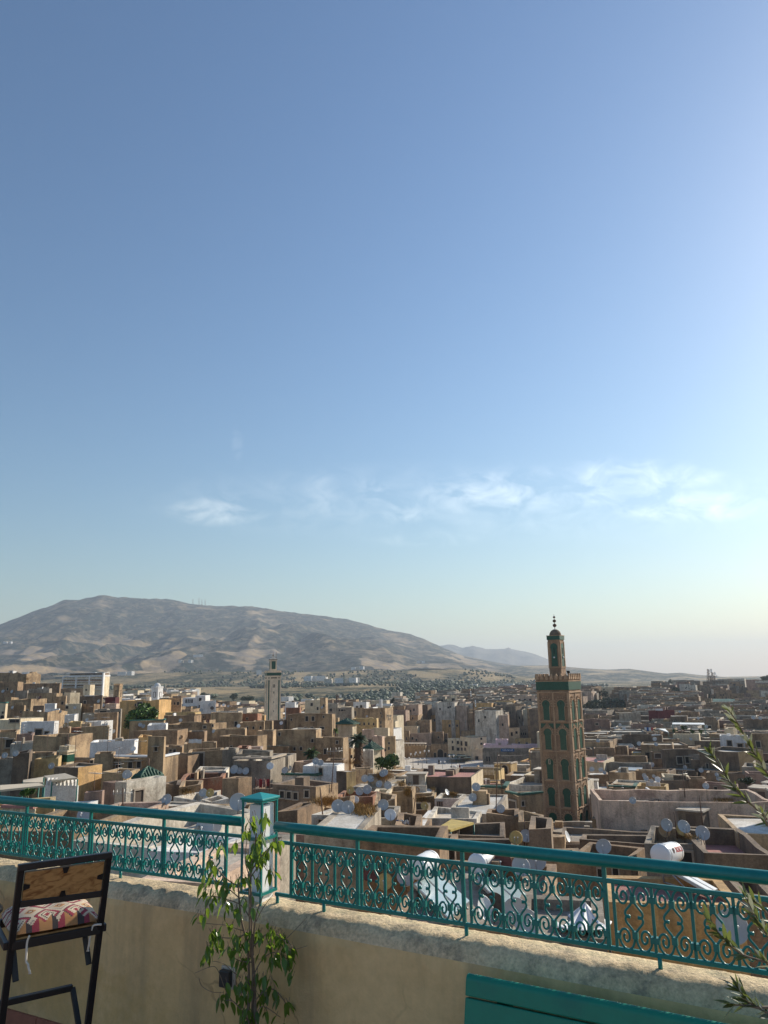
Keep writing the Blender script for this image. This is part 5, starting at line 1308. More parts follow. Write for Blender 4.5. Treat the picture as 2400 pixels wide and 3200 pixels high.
# ------------------------------------------------------------------ olive groves and field trees, one mass
ol = MB(); rr_ = random.Random(5)
def blob(p, r, mats):
    m = rr_.choice(mats); vs = []; S = 6
    for (h, k) in ((-.5, .55), (0, 1), (.55, .75)):
        for i in range(S): a = 6.283 * i / S + h; j = rr_.uniform(.75, 1.2); vs.append((p.x + r * k * j * math.cos(a), p.y + r * k * j * math.sin(a), p.z + r * .85 * h * j))
    vs += [(p.x, p.y, p.z + r * .95), (p.x, p.y, p.z - r * .7)]; fs = []
    for i in range(S):
        j = (i + 1) % S; fs += [(i, j, S + j, S + i), (S + i, S + j, 2 * S + j, 2 * S + i), (2 * S + i, 2 * S + j, 3 * S), (j, i, 3 * S + 1)]
    ol.add(vs, fs, m)
def grove(xa, xb, Da, Db, n, r0, r1, thr=.0, sc=120):
    for _ in range(n):
        X = rr_.uniform(xa, xb); D = Da * (Db / Da) ** rr_.random(); v = pray(X, 2150); pt = CAM + v * (D / v.y)
        if mnoise.noise(Vector((pt.x / sc, pt.y / (sc * 2.2), 7.7))) < thr: continue
        r = rr_.uniform(r0, r1); blob(Vector((pt.x, pt.y, ground_z(pt.x, pt.y) + r * .6)), r, MLEAFB)
grove(-100, 1900, 820, 2300, 9000, 2.2, 4.6, .06, 150)
grove(600, 1300, 760, 1100, 500, 2, 4, .12, 90)
grove(1250, 1900, 1000, 2300, 1800, 2.5, 4.5, -.05, 200)
tag(ol.build('olive_grove'), 'olive groves and scattered field trees between the town and the mountain', 'trees', kind='stuff')

# ------------------------------------------------------------------ market square
sq = MB(); c4_ = [P(1255, 2424, 268), P(1500, 2424, 268), P(1520, 2380, 330), P(1240, 2380, 330)]; zs = P(1390, 2400, 292).z
MPAVE = plaster('square_paving', (.6, .56, .5), (.5, .46, .4), amount=.2, streak=.1, bump=.1)
sq.prism([Vector((p.x, p.y, zs - .3)) for p in c4_], Vector((0, 0, .3)), MPAVE); tag(sq.build('square'), kind='structure')
def street_lamp(X, Yb, Yt, label):
    D = 290; b = P(X, Yb, D); h = P(X, Yt, D).z - b.z; o = thing('street_lamp', b, label, 'street lamp', 'street lamps of the market square')
    mb = MB(); mb.lathe([(.22, 0), (.22, .3), (.1, .5), (.07, 1), (.06, h)], b, Z, MBLACK, 8); mb.build('post', o, b)
    mb = MB(); 
    for s in (-1, 1): mb.tube([b + Z * h * .9, b + Z * h * .95 + Vector((s * .5, 0, 0)), b + Z * (h + .05) + Vector((s * .8, 0, 0))], .05, MBLACK, 5)
    mb.build('arm', o, b)
    for s in (-1, 1): mb = MB(); mb.lathe([(.12, 0), (.28, .35), (.3, .6), (.05, .85)], b + Z * (h - .1) + Vector((s * .8, 0, 0)), Z, MDISHW, 8); mb.build('lantern', o, b)
for X, Yb, Yt, lb in [(1334, 2386, 2350, 'tall lamp at the left end of the gate wall'), (1307, 2390, 2355, 'lamp near the left corner of the square'), (1291, 2400, 2360, 'lamp in front of the ochre gallery wall, left'), (1320, 2404, 2375, 'short lamp at the left edge of the square'), (1384, 2415, 2384, 'lamp standing in the open paving of the square'), (1412, 2398, 2365, 'tall double lamp before the awnings'), (1416, 2418, 2398, 'double-headed low lamp nearest the walking person'), (1425, 2416, 2397, 'double-headed low lamp right beside another'), (1272, 2402, 2372, 'lamp by the round dark tree')]: street_lamp(X, Yb, Yt, lb)

def person_small(X, Y, col, label):
    D = 286; b = P(X, Y, D); o = thing('person', b, label, 'person'); sk = paint('skin', (.28, .16, .1), .6, .1)
    mb = MB(); mb.lathe([(.10, 0), (.11, .08), (.09, .4), (.15, .8), (.18, 1.0), (.2, 1.3), (.17, 1.42), (.07, 1.48), (.065, 1.54), (.1, 1.62), (.105, 1.7), (.07, 1.78), (.01, 1.8)], b, Z, sk, 10)
    for s in (-1, 1): mb.tube([b + Vector((s * .17, 0, 1.38)), b + Vector((s * .25, -.03, 1.1)), b + Vector((s * .24, -.12, .86)), b + Vector((s * .24, -.15, .78))], [.06, .05, .04, .03], sk, 6)
    mb.build('body', o, b)
    mb = MB(); mb.lathe([(.27, .12), (.25, .5), (.22, .95), (.23, 1.3), (.19, 1.44), (.08, 1.5)], b, Z, col, 12)
    for s in (-1, 1): mb.tube([b + Vector((s * .18, 0, 1.4)), b + Vector((s * .26, -.03, 1.1)), b + Vector((s * .25, -.12, .9))], [.09, .085, .08], col, 7)
    mb.build('robe', o, b)
    mb = MB(); mb.lathe([(.11, 1.66), (.115, 1.72), (.08, 1.8), (.01, 1.83)], b, Z, MBLACK, 8); mb.build('hair', o, b)
person_small(1437, 2404.5, paint('dark_red_cloth', (.12, .02, .02), .9), 'person in a dark red robe walking across the market square')
person_small(1372, 2388.5, paint('black_cloth', (.02, .02, .025), .9), 'person in black near the foot of the big gate arch')

def awning(t, pts, D, mat, label, name='awning', posts=True, cat='awning', thick=.12, drop=2.6):
    """sloping sheet through four pixels, on posts; pts: front-left, front-right, back-right, back-left with depth factors"""
    v = [P(*px(t, x, y), D * k) for x, y, k in pts]; b = Vector((v[0].x, v[0].y, min(p.z for p in v) - drop)); o = thing(name, b, label, cat)
    nr = (v[1] - v[0]).cross(v[3] - v[0]).normalized()
    if nr.z < 0: nr = -nr; v = [v[0], v[3], v[2], v[1]]
    mb = MB(); mb.prism([p - nr * thick for p in v], nr * thick, mat); mb.build('canopy', o, b)
    if posts:
        for p in v: mb = MB(); mb.tube([Vector((p.x, p.y, b.z)), p - nr * thick], .05, MGREENP, 6); mb.build('post', o, b)
    return o
MDAWN = paint('dark_green_canvas', (.02, .05, .05), .9, .25, 2)
for i, (x0, x1, y0, y1) in enumerate([(655, 745, 848, 866), (695, 775, 868, 886), (748, 850, 852, 872), (790, 905, 876, 890)]):
    awning('e', [(x0, y1, .99), (x1, y1, .985), (x1 - 12, y0, 1.03), (x0 + 12, y0, 1.035)], 312, MDAWN, ['dark market awning, leftmost under the cream building', 'dark market awning, lower left one over the stalls', 'dark market awning with the highest ridge, middle of the row', 'dark market awning, rightmost over the shaded stalls'][i])
awning('u', [(0, 665, .97), (545, 608, .96), (480, 578, 1.02), (0, 605, 1.03)], 52, MAWN, 'long beige awning at the left edge above the green-framed terrace', drop=3.2)
awning('u', [(285, 570, .98), (540, 572, .97), (540, 502, 1.03), (285, 542, 1.04)], 62, MAWN, 'pale beige awning with green side, half hidden behind another')
awning('u', [(640, 548, .97), (955, 512, .95), (800, 458, 1.02), (540, 492, 1.04)], 58, MAWN, 'beige awning with green trim above the crenellated white wall')
LAND.append(('the beige awnings', 150, 2435))
awning('h', [(832, 505, .98), (1112, 508, .96), (1105, 494, 1.05), (835, 492, 1.06)], 206, MDISHW, 'wide white pergola roof on thin posts with plants beneath', 'pergola', cat='pergola', drop=5)
awning('h', [(712, 545, .99), (800, 575, .97), (770, 545, 1.02), (690, 545, 1.03)], 200, MDISHW, 'tilted white sheet roof left of the planted pergola')
awning('g', [(545, 790, .97), (690, 805, .96), (930, 730, 1.03), (700, 695, 1.05)], 46, paint('yellowed_sheet', (.42, .31, .08), .7, .25, 2), 'sagging yellow plastic sheet over the junk-strewn terrace')
awning('i', [(320, 245, .99), (530, 250, .98), (540, 215, 1.03), (335, 210, 1.04)], 142, MSTEEL, 'grey corrugated sheet roof right of the tiled minaret')
def garden_green(t, x, y, D, r, n, seed, label):
    X, Y = px(t, x, y); tree(X, Y, D, r, r * .6, n, label, name='potted_shrub', seed=seed, size=.16, cat='shrub', trunk=.6, lump=8)
for i, (x, y, r) in enumerate([(855, 565, 9), (930, 535, 12), (1000, 570, 10), (1075, 568, 10)]):
    garden_green('h', x, y, 203, r, 260, i, ['first shrub from the left under the white pergola', 'tallest dark shrub under the white pergola', 'third shrub from the left under the white pergola', 'rightmost shrub under the white pergola'][i])
garden_green('u', 345, 690, 49, 18, 500, 21, 'leafy plant behind the green posts of the left awning terrace')

# crenellated white wall, balustrade, laundry
def crenel():
    D = 57; A = P(*px('u', 565, 650), D); e, n = face_axes(-14); w = solve_w(A, e, px('u', 955, 0)[0], 2460); zt = P(*px('u', 650, 640), D).z; zb = zt - 3.4; b = Vector((A.x, A.y, zb))
    o = thing('crenellated_wall', b, 'white crenellated parapet wall beside the orange sunlit wall', 'wall'); c = A + e * w / 2
    mb = MB(); mb.box(Vector((c.x, c.y, zt - .45)), (w, .3, 1.3), WALL['white'], (e, n, Z)); mb.build('parapet', o, b)
    mb = MB(); mb.box(Vector((c.x, c.y, zb + .9)), (w - .02, .34, 2.4), WALL['brown'], (e, n, Z)); mb.build('wall_base', o, b)
    mb = MB(); N = 8
    for k in range(N):
        p = A + e * (w * (k + .5) / N); mb.box(Vector((p.x, p.y, zt + .35)), (w / N * .5, .28, .32), WALL['white'], (e, n, Z)); mb.box(Vector((p.x, p.y, zt + .6)), (w / N * .25, .26, .2), WALL['white'], (e, n, Z))
    mb.build('merlon', o, b); LAND.append(('the crenellated white wall', 190, 2465))
crenel()
def balustrade(t, x0, x1, yt, yb, D, label, mat, n, th=-14):
    A = P(*px(t, x0, yt), D); e, nn = face_axes(th); w = solve_w(A, e, px(t, x1, 0)[0], A.z + 2400); z0 = P(*px(t, x0, yb), D).z; h = A.z - z0; b = Vector((A.x, A.y, z0)); o = thing('balustrade', b, label, 'balustrade')
    mb = MB(); c = A + e * w / 2; mb.box(Vector((c.x, c.y, A.z)), (w, .35, .16), ROOF['red'] if mat is MFRAME else MFRAME, (e, nn, Z)); mb.build('coping', o, b)
    mb = MB(); mb.box(Vector((c.x, c.y, z0 - .3)), (w, .35, .6), WALL['yellow'], (e, nn, Z)); mb.build('plinth', o, b)
    for k in range(n):
        p = A + e * (w * (k + .5) / n); mb = MB(); mb.lathe([(.09, 0), (.06, h * .2), (.1, h * .5), (.05, h * .8), (.09, h * .96)], Vector((p.x, p.y, z0)), Z, WALL['cream'], 8); mb.build('baluster', o, b)
balustrade('n', 20, 250, 246, 290, 43, 'balustrade with terracotta coping seen under the left handrail', MFRAME, 18)
balustrade('g', 820, 1140, 160, 235, 116, 'pale balustrade of the terrace overlooking the market square', WALL['cream'], 22)
def laundry(t, x0, x1, y0, y1, cols, label, seed=1, dk=.96, D=None):
    rnd_ = random.Random(seed); X0, Y0 = px(t, x0, y0); X1, Y1 = px(t, x1, y1); D = D or depth(X0, Y1) * dk; A = P(X0, Y0, D); B = P(X1, Y0, D); h = A.z - P(X0, Y1, D).z
    o = thing('laundry', A, label, 'laundry'); mb = MB(); mb.tube([A, A.lerp(B, .5) - Z * .08, B], .012, MBLACK, 4); mb.build('line', o, A)
    for s in (A, B): mb = MB(); mb.tube([s - Z * (h + .6), s + Z * .1], .03, MRUST, 5); mb.build('pole', o, A)
    n = len(cols); m = 10
    for k, c in enumerate(cols):
        a, b = A.lerp(B, (k + .06) / n), A.lerp(B, (k + .94) / n); vs = []; fs = []; hh = h * rnd_.uniform(.75, 1.05)
        for i in range(m + 1):
            for j in range(5):
                p = a.lerp(b, i / m) - Z * (hh * j / 4 + .02 + .05 * math.sin(i * .9) * (i / m)); p.y += .07 * math.sin(i * 1.7 + k) * (.3 + j / 4); vs.append(p)
        for i in range(m):
            for j in range(4): fs.append((i * 5 + j, i * 5 + j + 1, i * 5 + j + 6, i * 5 + j + 5))
        mb = MB(); mb.add(vs, fs, c, True); ob = mb.build('cloth', o, A); sd = ob.modifiers.new('thick', 'SOLIDIFY'); sd.thickness = .015
MRED = paint('red_cloth', (.42, .06, .06), .9, .3, 6); MWCL = paint('white_cloth', (.7, .7, .69), .9, .06); MBLU = paint('blue_cloth', (.05, .12, .3), .9, .2); MSTR = paint('striped_cloth', (.5, .28, .22), .9, .5, 14)
laundry('d', -10, 160, 492, 590, [MSTR, MRED, MSTR, MRED], 'red and white striped clothes on a line left of the pinkish white wall', D=52)
laundry('v', 740, 920, 37, 100, [MWCL], 'white bed sheet hung on a terrace among the left houses', D=86)
laundry('h', 590, 665, 533, 565, [MWCL, MBLU, MWCL, MRED], 'washing with blue and white pieces left of the tilted white roof', D=198)
laundry('k', 1445, 1590, 205, 245, [MBLU, MWCL, MWCL], 'blue and white cloths hung beside the grey roof block', D=39)

# ------------------------------------------------------------------ dry grass growing on old roofs
MDRY = [paint('dry_grass', (.42, .25, .08), .95, .3, 3), paint('dry_grass_dark', (.26, .16, .06), .95, .3, 3)]
bpy.context.view_layer.update(); DG = bpy.context.evaluated_depsgraph_get()
def hit(X, Y):
    d = pray(X, Y).normalized(); ok, loc, nr, i, ob, m = SC.ray_cast(DG, CAM + d * 6, d, distance=3000)
    return (loc, nr, ob) if ok else (None, None, None)
gr = MB(); r2 = random.Random(9)
for (t, x, y, rx, ry, n, s) in [('d', 820, 770, 130, 40, 800, .35), ('d', 1150, 830, 90, 30, 500, .3), ('d', 1480, 480, 110, 40, 700, .4), ('d', 1250, 880, 120, 40, 500, .3), ('g', 245, 425, 34, 40, 350, .35), ('g', 400, 500, 90, 25, 400, .3), ('g', 700, 450, 70, 25, 350, .3), ('g', 505, 385, 24, 16, 150, .3), ('g', 180, 330, 40, 25, 250, .35), ('g', 30, 215, 60, 40, 400, .4), ('d', 1120, 310, 110, 25, 450, .3), ('v', 720, 690, 90, 40, 300, .25), ('i', 1260, 520, 110, 16, 300, .3), ('j', 960, 190, 90, 20, 200, .2), ('a', 330, 165, 50, 30, 250, .8)]:
    for _ in range(int(n * 1.7)):
        X, Y = px(t, x + r2.gauss(0, rx * .5), y + r2.gauss(0, ry * .5)); loc, nr, ob = hit(X, Y)
        if loc is None or loc.y < 30 or nr.z < -.1: continue
        d = Vector((r2.gauss(0, .5), r2.gauss(0, .5), 1)).normalized(); L = s * r2.uniform(.35, 1.15); sd = Vector((r2.gauss(0, 1), r2.gauss(0, 1), 0)).normalized() * .016
        gr.add([loc - sd, loc + sd, loc + d * L + sd * .3, loc + d * L - sd * .3], [(0, 1, 2, 3)], r2.choice(MDRY))
tag(gr.build('dry_grass'), 'dry orange grass growing on old roofs and walls', 'grass', kind='stuff')

# ------------------------------------------------------------------ satellite dishes, set on whatever roof or wall the town has there
DMAT = {'g': MDISH, 'w': MDISHW, 'o': MDISHO, 'r': MDISHR, 'y': MDISHY, 'k': MSHUT}
PROTO = {}
def dish_proto(k):
    o = thing('satellite_dish', (0, 0, 0)); col = DMAT[k]
    mb = MB(); prof = [(0.001, 0.02)] + [(r, .02 + .2 * r * r) for r in (.25, .5, .75, .92)] + [(1.0, .235), (1.03, .22), (1.0, .2), (.75, .10), (.4, .02), (0.001, -.01)]
    mb.lathe(prof, (0, 0, 0), (0, -1, 0), col, 24); mb.build('reflector', o)
    mb = MB(); mb.tube([(0, -.2, -1.0), (0, -.75, -.55), (0, -1.0, -.12)], .035, MSTEEL, 5); mb.lathe([(.03, -.08), (.09, -.05), (.09, .12), (.05, .16)], (0, -1.0, -.08), (0, 1, .12), MDISHW, 8); mb.build('feed_arm', o)
    mb = MB(); mb.box((0, .09, -.1), (.22, .16, .42), MSTEEL); mb.tube([(0, .15, -.25), (0, .22, -.6), (0, .2, -1.0)], .06, MSTEEL, 6); mb.build('bracket', o)
    mb = MB(); mb.tube([(0, .2, -1.0), (0, .2, -1.9)], .05, MRUST, 6); mb.build('mast', o)
    return o
DISHES = [('a', 38, 318, 48), ('a', 150, 320, 52), ('a', 925, 520, 40), ('a', 1218, 440, 40), ('a', 1270, 490, 52), ('a', 810, 737, 58, 'o'), ('a', 1400, 812, 46), ('a', 1075, 670, 40), ('a', 155, 518, 38), ('a', 745, 570, 34), ('a', 495, 395, 44, 'r'),
 ('b', 650, 675, 40), ('b', 905, 550, 38), ('b', 1010, 480, 36), ('b', 1037, 525, 40, 'k'), ('b', 985, 685, 34, 'r'), ('b', 1058, 810, 40), ('b', 1365, 745, 38, 'w'), ('b', 152, 730, 46), ('b', 192, 750, 46), ('b', 1180, 485, 40, 'w'), ('b', 1240, 500, 34), ('b', 655, 885, 34, 'o'),
 ('c', 503, 465, 45), ('c', 313, 710, 40, 'w'), ('c', 817, 518, 30), ('c', 1370, 625, 24),
 ('u', 60, 240, 60), ('u', 195, 215, 45), ('u', 637, 370, 70), ('u', 1568, 475, 100), ('u', 1645, 160, 45, 'w'),
 ('v', 75, 160, 50, 'w'), ('v', 15, 480, 60), ('v', 1315, 415, 96), ('v', 1375, 430, 70), ('v', 1455, 435, 80), ('v', 928, 700, 82), ('v', 1015, 705, 62, 'y'), ('v', 482, 788, 120), ('v', 1358, 818, 110),
 ('d', 163, 347, 75, 'w'), ('d', 335, 397, 72), ('d', 385, 372, 42), ('d', 690, 290, 70), ('d', 745, 310, 48), ('d', 1255, 490, 75), ('d', 1320, 495, 60), ('d', 1363, 525, 50, 'o'), ('d', 1463, 433, 72), ('d', 1420, 555, 55), ('d', 1520, 570, 60), ('d', 1090, 628, 60, 'y'), ('d', 1190, 640, 50), ('d', 1283, 618, 92), ('d', 1140, 740, 86, 'w'), ('d', 945, 810, 70), ('d', 1057, 825, 62), ('d', 1465, 795, 90), ('d', 1547, 912, 66, 'w'),
 ('g', 340, 392, 60, 'o'), ('g', 650, 418, 44, 'w'), ('g', 955, 365, 80), ('g', 922, 473, 78), ('g', 420, 563, 75, 'y'), ('g', 1210, 590, 54), ('g', 62, 655, 56, 'w'), ('g', 40, 345, 60), ('g', 1475, 875, 110), ('g', 1370, 890, 76, 'y'), ('g', 8, 215, 42),
 ('h', 545, 675, 34), ('h', 680, 635, 32), ('h', 478, 695, 30), ('h', 415, 545, 28), ('h', 380, 510, 22), ('h', 1125, 525, 26), ('h', 990, 635, 26), ('h', 690, 680, 32), ('h', 1055, 455, 22), ('h', 1590, 455, 28), ('h', 895, 398, 20), ('h', 1530, 450, 30), ('h', 340, 540, 20), ('h', 190, 650, 30),
 ('i', 85, 240, 40), ('i', 120, 165, 28), ('i', 165, 245, 38), ('i', 197, 270, 30), ('i', 620, 200, 38), ('i', 552, 296, 36), ('i', 566, 322, 44), ('i', 637, 302, 26), ('i', 618, 345, 30), ('i', 672, 332, 46, 'w'), ('i', 915, 222, 34), ('i', 1060, 250, 38), ('i', 1022, 248, 34, 'k'), ('i', 1200, 290, 34), ('i', 1216, 324, 38), ('i', 1102, 392, 42), ('i', 448, 520, 52),
 ('j', 240, 270, 115), ('j', 780, 80, 95), ('j', 760, 130, 95, 'o'), ('j', 928, 95, 100), ('j', 912, 122, 92, 'y'), ('j', 1090, 150, 108), ('j', 1340, 960, 240),
 ('m', 1085, 175, 95), ('m', 1000, 190, 64, 'y'), ('m', 1440, 180, 84, 'w'), ('m', 720, 800, 150, 'w'), ('m', 1000, 830, 180), ('m', 60, 535, 80), ('m', 1040, 440, 85), ('m', 1185, 395, 100), ('m', 890, 405, 80, 'r'), ('m', 815, 770, 140, 'k'), ('m', 1090, 930, 110),
 ('k', 1180, 765, 92, 'r'), ('k', 1335, 850, 88, 'y'), ('k', 1545, 800, 84), ('n', 555, 305, 62), ('n', 1330, 390, 38), ('n', 1375, 375, 40)]
DN = []
EDGE = {(1440, 180): 62, (650, 418): 55, (720, 800): 48}
for dsh in DISHES:
    t, x, y, dm = dsh[:4]; k = dsh[4] if len(dsh) > 4 else 'g'; X, Y = px(t, x, y); dpx = dm / TL[t][2]
    loc, nr, ob = hit(X + dpx * .1, Y + dpx * .8)
    if loc is None or loc.y > 700 or loc.y < 9: continue
    D = loc.y - .35; r = max(.28, min(.62, dpx * D / FPX / 2 * 1.03)); c = P(X, Y, D)
    if nr.z < .5: D = loc.y - r * .7 - .1; c = P(X, Y, D)
    if k not in PROTO: o = PROTO[k] = dish_proto(k)
    else:
        s = PROTO[k]; o = s.copy(); COL.objects.link(o)
        for ch in s.children: cc = ch.copy(); COL.objects.link(cc); cc.parent = o
    o.location = c; o.scale = (r, r, r); yaw = EDGE.get((x, y), r2.uniform(-26, 14)); o.rotation_euler = (R(-r2.uniform(18, 30)), 0, R(yaw))
    # the mast reaches the surface below
    ok, l2, *_r = SC.ray_cast(DG, c + Vector((0, .2, 0)), Vector((0, 0, -1)), distance=12)
    gap = (c.z - l2.z) if ok else (c.z - loc.z)
    if gap > 2.6: gap = r * 1.5
    for ch in o.children:
        if ch.name.startswith('mast'): ch.location.z = 0; ch.scale.z = 1; L = max(.2, gap / r); f = max(.5, (L - .9)); ch.scale.z = f / .9; ch.location.z = -1.0 + 1.0 * (f / .9); ch.rotation_euler = (0, 0, 0)
    o['category'] = 'satellite dish'; o['group'] = 'satellite dishes on the roofs'; DN.append((o, X, Y, k, r))
# dishes of the prototype colours that were never placed do not exist

# ------------------------------------------------------------------ masts and aerials
def mast(X0, Y0, X1, Y1, label, D=None, kind='pole', rad=.035):
    """pole from a foot pixel to a top pixel"""
    if D is None:
        loc, nr, ob = hit(X0, Y0)
        if loc is None: return
        D = loc.y - .15
    a = P(X0, Y0, D); b = P(X1, Y1, D); a.z -= .3
    o = thing('aerial_mast', a, label, 'aerial'); mb = MB(); mb.tube([a, a.lerp(b, .5), b], [rad, rad, rad * .7], MRUST, 6); mb.build('pole', o, a)
    L = (b - a).length
    if kind == 'yagi':
        mb = MB(); c = b - Z * .3; mb.tube([c - Vector((.5, .2, 0)), c + Vector((.5, .2, 0))], .012, MSTEEL, 4)
        for k in range(6): p = c + Vector((-.45 + .18 * k, -.18 + .07 * k, 0)); mb.tube([p - Z * .22, p + Z * .22], .008, MSTEEL, 4)
        mb.build('yagi', o, a)
    if kind == 'tower':
        mb = MB(); w = rad * 4
        for s in range(3): an = 2.1 * s; d = Vector((math.cos(an), math.sin(an), 0)) * w; mb.tube([a + d, b + d * .5], rad * .5, MRUST, 4)
        for k in range(14):
            p = a.lerp(b, k / 14); q = a.lerp(b, (k + 1) / 14); d1 = Vector((math.cos(2.1 * (k % 3)), math.sin(2.1 * (k % 3)), 0)) * w; d2_ = Vector((math.cos(2.1 * ((k + 1) % 3)), math.sin(2.1 * ((k + 1) % 3)), 0)) * w; mb.tube([p + d1, q + d2_], rad * .35, MRUST, 4)
        mb.build('lattice', o, a)
        for k in range(3): mb = MB(); mb.box(b - Z * L * (.04 + .1 * k) + Vector((w * 1.6, 0, 0)), (w * .8, w * .6, L * .08), MDISHW); mb.build('antenna_panel', o, a)
    return o
q_ = lambda t, x, y: px(t, x, y)
for (t, x0, y0, x1, y1, lb, kd) in [('d', 868, 585, 906, 120, 'tall thin aerial leaning before the pinkish white wall', 'yagi'), ('g', 1158, 600, 1178, 0, 'taller left pole of the two dark poles before the yellow villa', 'p'), ('g', 1225, 420, 1197, 0, 'right pole of the two dark poles before the yellow villa', 'p'), ('h', 325, 680, 320, 560, 'thin dark pole on the roofs right of the minaret', 'p'), ('i', 915, 460, 893, 250, 'aerial with crossed arms in front of the cream terrace parapet', 'yagi'), ('i', 1075, 755, 1045, 470, 'thin aerial rising in front of the very long pinkish wall', 'p'), ('i', 845, 805, 820, 620, 'short pole beside the four big dishes', 'p'),
                                    ('u', 1522, 860, 1515, 640, 'rusty television aerial before the white green-roofed house', 'yagi'), ('d', 775, 900, 738, 590, 'thin mast on the dark brown red-roofed house', 'p'), ('g', 1455, 970, 1455, 690, 'thin mast beside the big grey dish left of the minaret', 'p'), ('g', 305, 590, 330, 420, 'rusted pole carrying the brown dish', 'p'), ('d', 1277, 480, 1265, 310, 'thin pole between the palm and the dishes', 'p'), ('j', 870, 140, 852, 0, 'pole with a side arm above the topped dish house', 'p'), ('c', 800, 480, 800, 370, 'thin pole on the far roofs beyond the tan house', 'p')]:
    X0, Y0 = q_(t, x0, y0); X1, Y1 = q_(t, x1, y1); mast(X0, Y0, X1, Y1, lb, kind=kd)
AER = []
r5 = random.Random(41)
for h in [h for h in HOUSES if h.get('A') is not None and 26 < h['D'] < 190 and not occluded(h['box'][0], h['box'][1], h['box'][3] + 4, h['D'])]:
    if len(AER) >= 26 or r5.random() < .35: continue
    p = h['A'] + h['e'] * h['w'] * r5.uniform(.15, .85) + h['n'] * h['q'] * r5.uniform(.3, .8); b = Vector((p.x, p.y, h['zr'])); hh = r5.uniform(1.6, 3.4); t_ = b + Z * hh + Vector((r5.uniform(-.15, .15), 0, 0))
    X, Y = proj(t_)
    if any(x0 - 4 < X < x1 + 4 and y0 < Y < y1 and DD > b.y for (x0, x1, y0, y1, DD) in PROT[:3]): continue
    o = thing('aerial_mast', b, None, 'aerial', 'aerials on the roofs'); mb = MB(); mb.tube([b - Z * .1, t_], .019, MRUST, 5); mb.build('pole', o, b)
    kind = r5.random(); mb = MB(); a = r5.uniform(0, 3.14); d = Vector((math.cos(a), math.sin(a), 0)); s_ = d.cross(Z)
    if kind < .75:
        mb.tube([t_ - d * .6 - Z * .1, t_ + d * .6 - Z * .1], .012, MSTEEL, 4)
        for k in range(7): q = t_ + d * (-.55 + .18 * k) - Z * .1; mb.tube([q - s_ * (.35 - .03 * k), q + s_ * (.35 - .03 * k)], .007, MSTEEL, 4)
    else:
        for k in range(3): q = t_ - Z * (.1 + .28 * k); mb.tube([q - s_ * (.5 - .1 * k), q + s_ * (.5 - .1 * k)], .013, MSTEEL, 4)
    mb.build('aerial_arms', o, b); AER.append((o, X, Y))
mast(*q_('e', 887, 400), *q_('e', 880, 195), 'tall slender lattice tower in the hazy far town', D=420, kind='tower', rad=.16)
mast(*q_('e', 932, 540), *q_('e', 925, 290), 'nearer dark lattice tower right of the mint green block', D=300, kind='tower', rad=.13)
mast(*q_('c', 1000, 470), *q_('c', 1000, 360), 'short dark tower on the skyline behind the tan house', D=420, kind='tower', rad=.3)
for (x0, y1, lb) in [(603, 1872, 'leftmost of the four mountain-top antennas'), (622, 1868, 'tallest of the four mountain-top antennas'), (631, 1873, 'third of the four mountain-top antennas from the left'), (641, 1873, 'rightmost of the four mountain-top antennas')]: mast(x0, 1893, x0, y1, lb, D=5560, kind='p', rad=2.2)
for (x, y0, y1, r_, lb) in [(1143, 138, 30, .45, 'tallest antenna of the group on the right skyline'), (1163, 138, 85, .3, 'shortest antenna of the group on the right skyline'), (1178, 138, 58, .4, 'second tallest antenna of the group on the right skyline'), (1197, 138, 85, .35, 'rightmost antenna of the group on the right skyline')]: mast(*q_('h', x, y0), *q_('h', x - 1, y1), lb, D=800, kind='tower', rad=r_)

